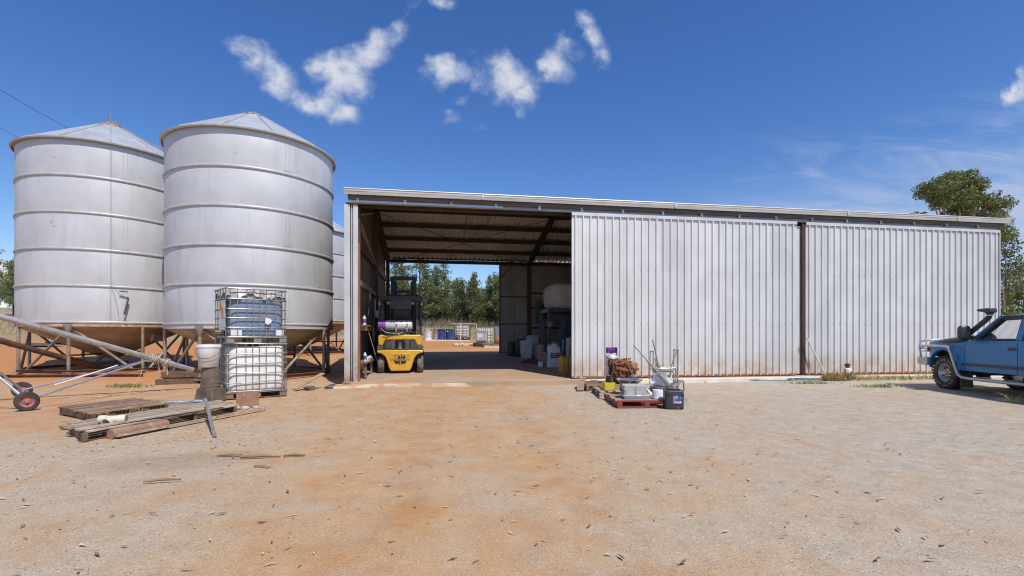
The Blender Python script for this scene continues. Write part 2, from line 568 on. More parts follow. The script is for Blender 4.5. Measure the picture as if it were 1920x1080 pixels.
DIRT = (0.36, 0.20, 0.105)
RUST = (0.23, 0.085, 0.03)
M = {
    'silo': mat('silo_zinc', (.595, .595, .60), (.53, .53, .53), .5, .16, 1.1, streak=((.36, .36, .36), .50, 3.0), spots=((.38, .38, .39), 2.1, .665), bump=.05, bscale=3),
    'hoop': mat('hoop_zinc', (.52, .51, .495), (.45, .435, .41), .5, .2, 5, spots=((.42, .34, .25), 7, .66)),
    'silo_roof': mat('silo_roof_zinc', (.56, .58, .60), (.47, .49, .50), .5, .35, 1.5, streak=((.42, .36, .30), .4, 2)),
    'hopper': mat('hopper_rust', (.34, .25, .17), (.46, .38, .29), .65, .15, 1.6, spots=((.27, .12, .05), 3, .60), bump=.1, bscale=9),
    'door_post': mat('dark_door_post', (.095, .035, .025), (.06, .028, .02), .6, .1, 5, spots=((.17, .08, .05), 8, .64)),
    'rim_rust': mat('rim_rust', (.40, .20, .085), (.50, .40, .30), .7, .1, 4, spots=((.25, .09, .03), 6, .58)),
    'pipe': mat('galvanised_pipe', (.50, .49, .46), (.38, .35, .31), .45, .5, 5, spots=((.30, .20, .12), 7, .66)),
    'leg_pipe': mat('weathered_leg', (.37, .32, .27), (.25, .19, .14), .55, .3, 4, spots=((.22, .12, .07), 6, .62)),
    'pipe_new': mat('bright_pipe', (.52, .56, .62), (.42, .45, .50), .38, .6, 6),
    'brown_steel': mat('brown_steel', (.085, .055, .042), (.13, .08, .055), .6, .3, 6, bump=.1, bscale=30),
    'red_steel': mat('red_oxide', (.17, .055, .035), (.11, .04, .03), .6, .1, 5, spots=((.25, .13, .08), 8, .64)),
    'door_zinc': mat('door_zinc', (.665, .655, .635), (.605, .595, .575), .55, .22, 1.3, streak=((.44, .44, .44), .32, 2.6), spots=((.42, .42, .42), 1.7, .74), low=((.50, .34, .19), .12, .85, .75), vary=.05),
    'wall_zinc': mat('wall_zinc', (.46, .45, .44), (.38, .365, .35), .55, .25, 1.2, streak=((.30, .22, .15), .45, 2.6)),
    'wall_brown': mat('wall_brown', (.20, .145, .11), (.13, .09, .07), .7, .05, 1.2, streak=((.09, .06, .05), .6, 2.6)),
    'roof_zinc': mat('roof_zinc', (.88, .82, .76), (.80, .74, .67), .6, .0, 1.2, streak=((.33, .25, .18), .4, 2.4)),
    'flash': mat('flashing_zinc', (.63, .62, .605), (.55, .54, .53), .5, .25, 2, low=((.26, .14, .08), 0.1, 1.2, .9)),
    'gutter': mat('gutter_zinc', (.60, .58, .545), (.50, .47, .43), .5, .25, 2.5, stretch=(.4, 1, 4), spots=((.42, .36, .29), 3, .68)),
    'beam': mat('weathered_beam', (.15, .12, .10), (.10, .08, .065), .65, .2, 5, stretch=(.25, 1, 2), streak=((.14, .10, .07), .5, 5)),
    'track': mat('track_zinc', (.22, .25, .32), (.17, .20, .26), .42, .45, 3),
    'dark_steel': mat('dark_frame', (.055, .045, .04), (.09, .06, .045), .6, .3, 6),
    'orange_edge': mat('orange_rust_edge', (.42, .15, .05), (.30, .11, .045), .7, 0, 6),
    'concrete': mat('pale_concrete', (.72, .65, .54), (.62, .54, .43), .85, 0, 3, bump=.25, bscale=50, spots=((.36, .24, .15), 2.2, .62)),
    'wood_grey': mat('grey_timber', (.30, .225, .155), (.43, .345, .26), .85, 0, 9, stretch=(.12, 1, 1), bump=.5, bscale=30, spots=((.14, .095, .065), 7, .62), vary=.32),
    'wood_brown': mat('brown_timber', (.19, .115, .07), (.29, .195, .125), .85, 0, 8, stretch=(.15, 1, 1), bump=.5, bscale=30, vary=.38),
    'wood_end': mat('dark_timber', (.12, .065, .04), (.18, .10, .06), .9, 0, 9, bump=.4),
    'red_paint': mat('red_pallet_paint', (.27, .045, .035), (.20, .04, .03), .6, 0, 5, spots=((.32, .22, .15), 9, .63)),
    'dusty_wood': mat('dusty_boards', (.42, .30, .20), (.33, .21, .14), .85, 0, 6, bump=.3),
    'rubber': mat('tyre_rubber', (.030, .029, .028), (.06, .052, .045), .8, 0, 8, bump=.3, bscale=60),
    'rubber_dust': mat('dusty_rubber', (.20, .165, .13), (.11, .095, .08), .9, 0, 8, bump=.2),
    'red_rim': mat('faded_red_rim', (.42, .13, .11), (.33, .15, .12), .6, .1, 8, spots=((.36, .24, .16), 9, .6)),
    'white_plastic': mat('white_plastic', (.78, .79, .80), (.70, .70, .69), .45, 0, 5, spots=((.47, .36, .25), 4, .66)),
    'white_dirty': mat('dirty_white_plastic', (.82, .81, .79), (.74, .71, .66), .5, 0, 4, streak=((.42, .30, .20), .65, 6), low=((.36, .22, .13), .05, .45, .7)),
    'blue_liquid': mat('tank_liquid', (.205, .262, .36), (.17, .22, .31), .3, 0, 2.5),
    'tank_white': mat('tank_clear_white', (.76, .77, .78), (.68, .70, .72), .35, 0, 3),
    'cage': mat('cage_zinc', (.36, .35, .33), (.27, .25, .22), .42, .5, 8, spots=((.30, .20, .13), 9, .66)),
    'wrap': mat('cloudy_wrap', (.50, .475, .455), (.33, .285, .25), .3, 0, 7, lo=.42, hi=.58, bump=.6, bscale=14),
    'label_white': mat('paper_white', (.74, .74, .75), (.62, .62, .64), .6, 0, 12),
    'label_orange': mat('paper_orange', (.86, .34, .02), (.78, .30, .03), .6, 0, 9),
    'label_blue': mat('label_blue', (.03, .07, .25), (.05, .09, .3), .5, 0, 9),
    'label_red': mat('label_red', (.55, .05, .05), (.45, .04, .04), .5, 0, 9),
    'label_maroon': mat('label_maroon', (.22, .03, .03), (.17, .03, .03), .6, 0, 9),
    'yellow': mat('machine_yellow', (.70, .39, .03), (.62, .33, .03), .42, 0, 5, spots=((.33, .25, .17), 6, .585), coat=.1),
    'yellow_plastic': mat('yellow_plastic', (.62, .34, .03), (.50, .25, .03), .5, 0, 4),
    'yellow_bright': mat('bright_yellow', (.72, .58, .03), (.60, .46, .03), .5, 0, 4),
    'olive': mat('olive_plastic', (.30, .28, .10), (.24, .22, .09), .6, 0, 4),
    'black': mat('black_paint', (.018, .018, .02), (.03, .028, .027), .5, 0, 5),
    'black_plastic': mat('black_plastic', (.028, .029, .033), (.045, .044, .045), .42, 0, 4, bump=.1, bscale=60),
    'charcoal': mat('charcoal_paint', (.075, .075, .078), (.11, .10, .09), .5, .1, 6),
    'steel': mat('plain_steel', (.42, .41, .39), (.32, .29, .26), .4, .6, 6, spots=((.25, .16, .10), 8, .68)),
    'chrome': mat('polished_alloy', (.70, .70, .70), (.60, .60, .60), .22, .9, 4),
    'alloy': mat('alloy_bumper', (.56, .55, .52), (.48, .46, .43), .4, .6, 4),
    'lpg': mat('gas_bottle_paint', (.66, .66, .67), (.58, .58, .58), .35, .25, 5, spots=((.40, .30, .22), 6, .70)),
    'purple': mat('purple_plastic', (.22, .045, .32), (.17, .04, .26), .45, 0, 5),
    'rust': mat('bright_rust', (.36, .13, .045), (.20, .075, .035), .8, .1, 14, spots=((.09, .05, .035), 16, .56), bump=.6, bscale=60),
    'rust_dark': mat('dark_rust', (.13, .06, .035), (.22, .10, .05), .8, .1, 12, bump=.5, bscale=60),
    'rust_plate': mat('rusty_plate', (.30, .155, .095), (.37, .21, .135), .75, .1, 7, spots=((.42, .30, .22), 9, .62)),
    'mud': mat('muddy_black', (.075, .055, .042), (.15, .105, .075), .9, 0, 6, bump=.4, bscale=40),
    'cloth_white': mat('woven_white', (.66, .66, .68), (.55, .55, .57), .8, 0, 5, bump=.4, bscale=12),
    'fibc': mat('woven_bag', (.68, .62, .62), (.60, .53, .53), .8, 0, 3, bump=.4, bscale=10),
    'blue_steel': mat('blue_stand_paint', (.07, .105, .19), (.05, .08, .15), .5, .1, 5),
    'green_sheet': mat('green_sheet', (.10, .16, .10), (.07, .11, .07), .7, 0, 3),
    'dark_green': mat('dark_green_sheet', (.02, .08, .035), (.02, .06, .03), .6, 0, 3),
    'grey_sack': mat('grey_sack', (.33, .31, .31), (.26, .25, .25), .85, 0, 5, bump=.4, bscale=10),
    'orange_plastic': mat('orange_plastic', (.62, .12, .03), (.52, .10, .03), .5, 0, 5),
    'broom_wood': mat('pale_broom_wood', (.74, .69, .60), (.64, .57, .47), .6, 0, 6),
    'drum_blue': mat('drum_blue', (.03, .055, .20), (.04, .065, .19), .45, .1, 4),
    'drum_white': mat('drum_rusty_white', (.68, .72, .74), (.60, .58, .54), .5, .1, 4, spots=((.45, .20, .06), 3.4, .56)),
    'drum_mixed': mat('drum_mixed', (.36, .45, .50), (.52, .32, .18), .6, .1, 3.5, spots=((.35, .10, .04), 4, .58)),
    'terracotta': mat('terracotta', (.46, .18, .09), (.36, .14, .07), .8, 0, 5),
    'bark': mat('pine_bark', (.075, .058, .045), (.12, .095, .075), .9, 0, 6, bump=.6, bscale=20),
    'gum_bark': mat('gum_bark', (.36, .31, .25), (.24, .19, .15), .8, 0, 3, bump=.3, bscale=15),
    'wire': mat('dark_wire', (.05, .055, .07), (.06, .06, .07), .6, 0, 5),
    'blue_hose': mat('blue_hose', (.03, .12, .22), (.04, .14, .23), .5, 0, 5),
    'rope': mat('pale_rope', (.55, .50, .42), (.45, .40, .32), .9, 0, 20),
    'yellow_rope': mat('yellow_rope', (.70, .50, .04), (.62, .42, .04), .8, 0, 20),
    'pvc': mat('cream_pvc', (.66, .60, .46), (.58, .50, .37), .45, 0, 5),
    'stick': mat('dry_stick', (.33, .22, .11), (.24, .15, .08), .9, 0, 14, stretch=(.2, 1, 1)),
    'rock': mat('pale_rock', (.55, .50, .44), (.44, .38, .31), .9, 0, 8, bump=.5, bscale=30),
}

# ------------------------------------------------------------------ ground
def ground_material():
    m = bpy.data.materials.new('yard_soil')
    m.use_nodes = True
    nt = m.node_tree
    N, L = nt.nodes, nt.links
    p = N['Principled BSDF']
    p.inputs['Roughness'].default_value = 0.95
    p.inputs['Specular IOR Level'].default_value = 0.15
    tc = N.new('ShaderNodeTexCoord')
    V = tc.outputs['Object']
    sp = N.new('ShaderNodeSeparateXYZ')
    L.new(V, sp.inputs[0])
    X, Y = sp.outputs[0], sp.outputs[1]

    def mt(op, a, b=None, clamp=False):
        n = N.new('ShaderNodeMath')
        n.operation = op
        n.use_clamp = clamp
        for i, x in enumerate((a, b)):
            if x is None:
                continue
            if isinstance(x, (int, float)):
                n.inputs[i].default_value = x
            else:
                L.new(x, n.inputs[i])
        return n.outputs[0]

    def sm(x, lo, hi):
        n = N.new('ShaderNodeMapRange')
        n.interpolation_type = 'SMOOTHSTEP'
        n.inputs['From Min'].default_value, n.inputs['From Max'].default_value = lo, hi
        L.new(x, n.inputs['Value'])
        return n.outputs[0]

    def noise(s, d=5, r=0.6, sx=1, sy=1, dist=0.0, rot=0.0):
        n = N.new('ShaderNodeTexNoise')
        n.inputs['Scale'].default_value, n.inputs['Detail'].default_value, n.inputs['Roughness'].default_value = s, d, r
        n.inputs['Distortion'].default_value = dist
        mp = N.new('ShaderNodeMapping')
        mp.inputs['Scale'].default_value = (sx, sy, 1)
        mp.inputs['Rotation'].default_value = (0, 0, rot)
        L.new(V, mp.inputs[0])
        L.new(mp.outputs[0], n.inputs['Vector'])
        return n.outputs['Fac']

    def mx(f, a, b, blend='MIX'):
        n = N.new('ShaderNodeMix')
        n.data_type = 'RGBA'
        n.blend_type = blend
        for k, x in (('Factor', f), ('A', a), ('B', b)):
            if isinstance(x, tuple):
                n.inputs[k].default_value = (*x, 1)
            elif isinstance(x, (int, float)):
                n.inputs[k].default_value = x
            else:
                L.new(x, n.inputs[k])
        return n.outputs['Result']
    big = noise(0.35, 5, 0.6)
    mid = noise(1.5, 7, 0.68, 1, 1, 0.6)
    wob = mt('MULTIPLY', mt('SUBTRACT', big, 0.5), 9.0)
    # crushed grey gravel spread over the right of the yard, thin on the left
    Xw = mt('ADD', mt('ADD', X, wob), mt('MULTIPLY', mt('SUBTRACT', Y, 8), -0.10))
    g_r = sm(Xw, -0.6, 4.6)
    g_l = mt('MULTIPLY', sm(mt('ADD', mt('MULTIPLY', X, -1.0), wob), 0.2, 3.0), mt('MULTIPLY', sm(mt('ADD', Y, mt('MULTIPLY', X, -0.15)), 9.6, 6.2), 0.8))
    g = mt('MAXIMUM', g_r, g_l)
    fan = sm(mt('ABSOLUTE', mt('SUBTRACT', mt('ADD', X, mt('MULTIPLY', wob, .25)), mt('ADD', mt('MULTIPLY', Y, .06), .25))), 2.9, .7)
    g = mt('ADD', mt('MULTIPLY', g, 0.74), 0.42, True)
    g = mt('SUBTRACT', g, mt('MULTIPLY', fan, .20), True)
    g = mt('ADD', g, mt('MULTIPLY', mt('SUBTRACT', mid, 0.5), 2.0), True)
    g = mt('MULTIPLY', g, sm(Y, 16.5, 14.0))
    soil = mx(sm(noise(2.2, 6, .65), .35, .65), (.49, .26, .112), (.56, .345, .165))
    red = mt('MULTIPLY', sm(mt('ADD', X, mt('MULTIPLY', wob, .4)), -4.2, -6.4), sm(mt('ADD', Y, mt('MULTIPLY', wob, .3)), 7.2, 9.0))
    red = mt('MAXIMUM', red, sm(Y, 28, 31))
    soil = mx(red, soil, mx(mid, (.47, .19, .065), (.58, .29, .115)))
    grav = mx(sm(noise(4.5, 6, .7), .3, .7), (.40, .34, .262), (.53, .46, .36))
    grav = mx(sm(Xw, 2.0, 8.0), mx(0.45, grav, (.52, .385, .24)), grav)
    col = mx(g, soil, grav)
    # loose orange dust dragged along by wheels
    tr = sm(noise(1.6, 6, .7, 1.0, 0.16, 0.3, 0.12), .53, .70)
    col = mx(mt('MULTIPLY', mt('MULTIPLY', tr, sm(Y, 15, 12)), .45), col, (.51, .27, .115))
    # two faint wheel paths leading into the open bay
    cen = mt('ADD', mt('ADD', mt('MULTIPLY', Y, .055), .30), mt('MULTIPLY', mt('SUBTRACT', big, .5), .9))
    dd = mt('ABSOLUTE', mt('SUBTRACT', mt('ABSOLUTE', mt('SUBTRACT', X, cen)), .72))
    wp = mt('MULTIPLY', sm(dd, .26, .08), sm(noise(3.0, 5, .7), .38, .62))
    col = mx(mt('MULTIPLY', mt('MULTIPLY', wp, sm(Y, 14, 12)), .38), col, (.41, .22, .105))
    # single stones
    vo = N.new('ShaderNodeTexVoronoi')
    vo.inputs['Scale'].default_value = 72
    L.new(V, vo.inputs['Vector'])
    sv = N.new('ShaderNodeSeparateColor')
    L.new(vo.outputs['Color'], sv.inputs[0])
    grey = mx(sv.outputs[0], (.13, .105, .085), (.72, .66, .57))
    stone = mt('MULTIPLY', sm(sv.outputs[1], .50, .62), mt('ADD', mt('MULTIPLY', g, .46), .12))
    stone = mt('MULTIPLY', stone, sm(vo.outputs['Distance'], .62, .40))
    col = mx(stone, col, grey)
    fine = noise(170, 3, .7)
    col = mx(mt('MULTIPLY', mt('ADD', mt('MULTIPLY', g, .45), .35), 1.0), col, mx(sm(fine, .32, .70), (.30, .27, .24), (1.0, 1.0, 1.0)), 'MULTIPLY') if False else mx(0.75, col, mx(sm(fine, .30, .68), (.46, .43, .41), (1.24, 1.24, 1.24)), 'MULTIPLY')
    sp2 = sm(noise(26, 5, .7), .66, .72)
    col = mx(mt('MULTIPLY', sp2, .5), col, (.20, .13, .08))
    # oil and manure stains
    st = sm(noise(0.9, 6, .6, 1, 1, .5), .665, .74)
    col = mx(mt('MULTIPLY', mt('MULTIPLY', st, sm(Y, 14, 11)), .35), col, (.19, .115, .065))
    # oily patch near the stick line
    ex = mt('ADD', mt('MULTIPLY', mt('ADD', X, 2.75), 1.05), mt('MULTIPLY', mt('SUBTRACT', mid, .5), 1.2))
    ey = mt('ADD', mt('MULTIPLY', mt('SUBTRACT', Y, 5.75), 1.9), mt('MULTIPLY', mt('SUBTRACT', big, .5), 1.2))
    rr = mt('ADD', mt('MULTIPLY', ex, ex), mt('MULTIPLY', ey, ey))
    col = mx(mt('MULTIPLY', sm(rr, 1.1, .05), mt('ADD', mt('MULTIPLY', fine, .4), .08)), col, (.19, .13, .085))
    # dry paddock beyond the yard
    far = sm(mt('ADD', Y, mt('MULTIPLY', wob, .5)), 38.5, 40.5)
    hay = mx(sm(noise(0.25, 6, .7), .35, .65), (.38, .29, .16), (.29, .215, .12))
    col = mx(far, col, hay)
    L.new(col, p.inputs['Base Color'])
    b1 = N.new('ShaderNodeBump')
    b1.inputs['Strength'].default_value = .55
    b1.inputs['Distance'].default_value = .012
    L.new(mt('ADD', mt('MULTIPLY', fine, .5), mt('ADD', mt('MULTIPLY', noise(40, 5, .7), .8), mt('MULTIPLY', noise(7, 5, .6), 1.5))), b1.inputs['Height'])
    L.new(b1.outputs[0], p.inputs['Normal'])
    return m


def vnoise(x, y, s, seed=0):
    """cheap smooth value noise on arrays"""
    xi, yi = np.floor(x / s).astype(int), np.floor(y / s).astype(int)
    fx, fy = x / s - xi, y / s - yi
    fx, fy = fx * fx * (3 - 2 * fx), fy * fy * (3 - 2 * fy)

    def h(a, b):
        v = np.sin(a * 127.1 + b * 311.7 + seed * 74.7) * 43758.5453
        return v - np.floor(v)
    return (h(xi, yi) * (1 - fx) + h(xi + 1, yi) * fx) * (1 - fy) + (h(xi, yi + 1) * (1 - fx) + h(xi + 1, yi + 1) * fx) * fy - 0.5


def np_mesh(name, V, F, mats, mi=None, smooth=False):
    me = bpy.data.meshes.new(name)
    V = np.asarray(V, dtype=np.float32)
    F = np.asarray(F, dtype=np.int32)
    k = F.shape[1]
    me.vertices.add(len(V))
    me.vertices.foreach_set('co', V.ravel())
    me.loops.add(F.size)
    me.loops.foreach_set('vertex_index', F.ravel())
    me.polygons.add(len(F))
    me.polygons.foreach_set('loop_start', np.arange(0, F.size, k, dtype=np.int32))
    for m in (mats if isinstance(mats, (list, tuple)) else [mats]):
        me.materials.append(m)
    if mi is not None:
        me.polygons.foreach_set('material_index', np.asarray(mi, dtype=np.int32))
    if smooth:
        me.polygons.foreach_set('use_smooth', np.ones(len(F), dtype=bool))
    me.update(calc_edges=True)
    return me


def np_obj(name, me, parent=None):
    o = bpy.data.objects.new(name, me)
    COL.objects.link(o)
    if parent is not None:
        o.parent = parent
    return o


def build_ground():
    xs = np.unique(np.concatenate([-np.geomspace(16, 900, 40), np.arange(-16, 18.01, .14), np.geomspace(18.2, 900, 40)]))
    ys = np.unique(np.concatenate([-np.geomspace(0.6, 400, 24), np.arange(0.0, 15.01, .14), np.linspace(15.2, 72, 110), np.geomspace(73, 900, 30)]))
    X, Y = np.meshgrid(xs, ys)
    gz = np.vectorize(ground_z)
    Z = gz(X, Y).astype(float)
    near = np.clip((14.2 - Y) / 1.5, 0, 1) * np.clip((Y + 1) / 2, 0, 1)
    Z += near * (0.030 * vnoise(X, Y, 1.7, 1) + 0.016 * vnoise(X, Y, .55, 2) + 0.010 * vnoise(X, Y, .28, 3) - 0.008)
    Z += np.clip((Y - 25) / 6, 0, 1) * (0.10 * vnoise(X, Y, 4.0, 4))
    Z = np.where((Y > 13.0) & (Y < 24.5) & (X > -3) & (X < 20), Z - 0.05, Z)
    n, k = X.shape
    idx = np.arange(n * k).reshape(n, k)
    F = np.stack([idx[:-1, :-1], idx[:-1, 1:], idx[1:, 1:], idx[1:, :-1]], -1).reshape(-1, 4)
    me = np_mesh('ground', np.stack([X, Y, Z], -1).reshape(-1, 3), F, ground_material(), smooth=True)
    tag(np_obj('ground', me), kind='structure')


build_ground()


# ------------------------------------------------------------------ the machinery shed
X0, X1, YF, YB = -2.10, 18.80, 13.80, 23.75
FR = [-1.98, 4.72, 11.52, 18.66]           # portal frames
FLOOR0, FSLOPE = 0.08, 0.0364


def floor_z(y):
    return FLOOR0 + FSLOPE * max(0.0, y - 13.6)


def ribbed(mb, width, length, n, depth=0.040, top=0.036, base=0.060, up=True):
    """a sheet in the X-Z plane facing -Y with n ribs, x from 0 to width, z from 0 to length"""
    pitch = width / n
    prof = [(0.0, 0.0)]
    for i in range(n):
        c = (i + 0.5) * pitch
        prof += [(c - base / 2, 0), (c - top / 2, -depth), (c + top / 2, -depth), (c + base / 2, 0)]
        if i < n - 1:
            m = (i + 1.0) * pitch
            prof += [(m - .022, 0), (m - .014, -.005), (m + .014, -.005), (m + .022, 0)]
    prof.append((width, 0.0))
    vs = [(x, y, 0) for x, y in prof] + [(x, y, length) for x, y in prof]
    k = len(prof)
    return mb.add(vs, [(i, i + 1, k + i + 1, k + i) for i in range(k - 1)])


def floor_material():
    return mat('shed_floor', (.47, .32, .195), (.33, .265, .205), .85, 0, .8, lo=.3, hi=.7, bump=.25, bscale=25, spots=((.43, .26, .145), 1.0, .50))


def build_shed():
    # slab: a tilted sheet of concrete, front edge standing a hand above the yard
    f = MB()
    y0, y1 = 13.42, 24.0
    a, b = 0.085, floor_z(y1)
    f.hexa([(X0 - .2, y0, -.3), (X1 + .45, y0, -.3), (X1 + .45, y1, b - .4), (X0 - .2, y1, b - .4), (X0 - .2, y0, a), (X1 + .45, y0, a), (X1 + .45, y1, b), (X0 - .2, y1, b)])
    tag(f.build('concrete_floor', floor_material(), bevel=.012), kind='structure')
    # pale footing in front of the doors and the worn ramp by the corner
    ap = MB()
    ap.hexa([(4.15, 13.22, -.2), (19.6, 13.22, -.2), (19.6, 13.416, -.2), (4.15, 13.416, -.2), (4.2, 13.25, .074), (19.6, 13.25, .074), (19.6, 13.416, .082), (4.15, 13.416, .082)])
    tag(ap.build('footing', M['concrete'], bevel=.01), kind='structure')
    ap = MB()
    ap.hexa([(-2.6, 13.0, -.1), (-1.3, 13.14, -.1), (1.2, 13.416, -.1), (-2.5, 13.416, -.1), (-2.5, 13.03, .018), (-1.4, 13.16, .016), (.9, 13.416, .05), (-2.4, 13.416, .066)])
    tag(ap.build('concrete_ramp', mat('worn_ramp', (.60, .50, .38), (.50, .35, .22), .85, 0, 2.2, bump=.3, bscale=30, spots=((.47, .27, .14), 1.6, .52)), bevel=.008), kind='structure')

    sh = thing('machinery_shed', 'long corrugated grey steel shed with one bay standing open', 'shed')
    # gutter and fascia
    g = MB()
    prof = [(0, 0), (-.03, -.02), (-.04, .05), (-.028, .06), (-.04, .075), (-.04, .125), (-.05, .14), (-.045, .16), (-.02, .16), (0, .14)]
    n = len(prof)
    L_ = 19.45 + 2.30
    vs = [(-2.265, 13.60 + p[0] * 1.6, 5.085 + p[1] * .92) for p in prof] + [(19.11, 13.60 + p[0] * 1.6, 5.085 + p[1] * .92) for p in prof]
    g.add(vs, [(i, i + 1, n + i + 1, n + i) for i in range(n - 1)] + [(n - 1, 0, n, 2 * n - 1), tuple(range(n)), tuple(reversed(range(n, 2 * n)))])
    for x in (1.4, 7.1, 12.9, 17.0):
        g.box((x, 13.555, 5.157), (.05, .075, .135))
    g.build('gutter', M['gutter'], sh, smooth=0)
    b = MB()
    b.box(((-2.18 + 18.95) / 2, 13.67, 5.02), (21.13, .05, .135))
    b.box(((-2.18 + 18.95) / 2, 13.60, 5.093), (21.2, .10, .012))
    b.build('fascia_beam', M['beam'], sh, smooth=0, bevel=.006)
    # sliding door track with hangers
    t = MB()
    t.box(((-2.16 + 2.0) / 2, 13.70, 4.918), (4.16, .02, .07))
    t.build('door_track', mat('track_bright', (.55, .66, .80), (.48, .60, .76), .4, .35, 3), sh, smooth=0)
    t = MB()
    t.box(((2.0 + 18.7) / 2, 13.70, 4.918), (16.7, .02, .07))
    t.build('door_track', M['track'], sh, smooth=0)
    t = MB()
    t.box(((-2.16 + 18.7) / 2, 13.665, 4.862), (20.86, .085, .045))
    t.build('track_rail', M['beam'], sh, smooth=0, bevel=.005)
    hang = None
    for i in range(17):
        x = -1.93 + i * 1.24
        if hang is None:
            h = MB()
            h.box((0, 0, 0), (.07, .06, .12)).box((0, -.035, -.03), (.03, .03, .05))
            hang = h.build('track_hanger', M['steel'], sh, loc=(x, 13.665, 4.935))
        else:
            inst(hang, loc=(x, 13.665, 4.935))
    # corner post on the open side
    for k, (xa, xb) in enumerate(((-2.28, -2.13), (-2.10, -2.075), (-2.05, -1.93))):
        q = MB()
        q.box(((xa + xb) / 2, 13.72 + .02 * (k == 1), (FLOOR0 + 4.83) / 2 - .02), (xb - xa, .10, 4.83 - FLOOR0 + .03))
        q.build('corner_flashing', M['flash'], sh, bevel=.006)
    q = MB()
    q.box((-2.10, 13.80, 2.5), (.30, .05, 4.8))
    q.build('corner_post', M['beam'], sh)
    q = MB()
    q.box((-1.905, 13.745, 1.95), (.03, .07, 3.7))
    q.build('rusty_edge', M['orange_edge'], sh)
    # sliding doors
    def door(x0, x1, z0, z1, y, nsheet, nrib):
        d = MB()
        d.box(((x0 + x1) / 2, y - .038, z1 - .045), (x1 - x0 + .02, .012, .09))
        top = d.build('sliding_door', M['flash'], sh, smooth=0)
        w = (x1 - x0) / nsheet
        first = None
        for i in range(nsheet):
            if first is None:
                m = ribbed(MB(), w, z1 - z0, nrib)
                first = m.build('cladding_sheet', M['door_zinc'], top, smooth=0, loc=(x0, y, z0))
            else:
                inst(first, loc=(x0 + i * w, y, z0))
        fr = MB()
        for zz in (z0 + .02, z0 + 1.55, z0 + 3.1, z1 - .05):
            fr.box(((x0 + x1) / 2, y + .03, zz), (x1 - x0, .045, .05))
        for xx in (x0 + .025, (x0 + x1) / 2, x1 - .025):
            fr.box((xx, y + .03, (z0 + z1) / 2), (.05, .05, z1 - z0))
        fr.build('door_frame', M['red_steel'], top, smooth=0)
        bt = MB()
        bt.box(((x0 + x1) / 2, y - .012, z0 + .012), (x1 - x0, .045, .05))
        bt.build('bottom_rail', mat('rusty_rail', (.30, .12, .06), (.20, .08, .045), .7, 0, 6, spots=((.45, .34, .26), 5, .6)), top, smooth=0)
        sc2 = MB()
        for zz in (z0 + 1.55, z0 + 3.1):
            for i in range(nsheet * nrib):
                xx = x0 + (i + .5) * (x1 - x0) / (nsheet * nrib) - .05
                sc2.box((xx, y - .004, zz), (.014, .012, .014))
        tag(sc2.build('screws', M['steel'], top, smooth=0), kind='stuff')
        return top
    door(3.965, 11.13, .125, 4.845, 13.62, 8, 4)
    door(11.50, 18.74, .125, 4.850, 13.66, 8, 4)
    # the part of the middle door that shows behind, and the red post
    s = MB()
    ribbed(s, .36, 4.62, 1)
    s.build('cladding_sheet', M['door_zinc'], sh, smooth=0, loc=(11.02, 13.74, .13))
    pz = MB()
    pz.box((11.44, 13.72, 2.48), (.115, .12, 4.78))
    pz.build('door_post', M['door_post'], sh, bevel=.006)
    pz = MB()
    pz.box((18.765, 13.70, 2.47), (.03, .16, 4.74))
    pz.build('corner_flashing', M['flash'], sh)
    # frames: posts, rafters
    YR, ZE0, ZR, ZE1 = 18.77, 5.02, 6.17, 4.95
    for i, x in enumerate(FR):
        for (yy, zt) in ((13.93, ZE0 - .02), (YB - .16, ZE1 - .03)):
            c = MB()
            fz = floor_z(yy)
            c.box((x, yy, (fz + zt) / 2), (.012, .17, zt - fz))
            c.box((x, yy - .09, (fz + zt) / 2), (.15, .012, zt - fz))
            c.box((x, yy + .09, (fz + zt) / 2), (.15, .012, zt - fz))
            c.build('column', M['brown_steel'], sh, smooth=0)
        for (pa, pb) in (((x, 13.9, ZE0 - .16), (x, YR, ZR - .20)), ((x, YR, ZR - .20), (x, YB - .1, ZE1 - .16))):
            c = MB()
            c.bar(pa, pb, .014, .24)
            for dz in (-.125, .125):
                qa, qb = Vector(pa) + Vector((0, 0, dz)), Vector(pb) + Vector((0, 0, dz))
                c.bar(qa, qb, .14, .012)
            c.build('rafter', M['dark_steel'], sh, smooth=0)
    # purlins
    for k in range(5):
        t_ = k / 4
        yy, zz = YR + .12 + (YB - .25 - YR) * t_, ZR - .13 + (ZE1 - ZR) * t_ * .985
        c = MB()
        c.box(((X0 + X1) / 2, yy, zz - .02), (X1 - X0 - .06, .016, .16)).box(((X0 + X1) / 2, yy + .03, zz - .095), (X1 - X0 - .06, .06, .014)).box(((X0 + X1) / 2, yy - .03, zz + .075), (X1 - X0 - .06, .06, .01))
        c.build('purlin', M['dark_steel'], sh, smooth=0)
    for k in range(5):
        t_ = k / 4
        yy, zz = 13.95 + (YR - .2 - 13.95) * t_, ZE0 - .10 + (ZR - ZE0) * t_ * .985
        c = MB()
        c.box(((X0 + X1) / 2, yy, zz), (X1 - X0 - .06, .016, .18)).box(((X0 + X1) / 2, yy + .03, zz - .09), (X1 - X0 - .06, .06, .014))
        c.build('purlin', M['dark_steel'], sh, smooth=0)
    # bracing rods under the rear slope
    def slope(x, t_):
        return (x, YR + .1 + (YB - .2 - YR) * t_, ZR - .30 + (ZE1 - ZR) * t_)
    for (a_, b_) in ((slope(-1.9, .0), slope(4.6, .98)), (slope(-1.9, .98), slope(4.6, .0)), (slope(1.35, .0), slope(1.35, .5))):
        c = MB()
        c.tube([a_, b_], .011, 5)
        c.build('brace_rod', M['dark_steel'], sh)
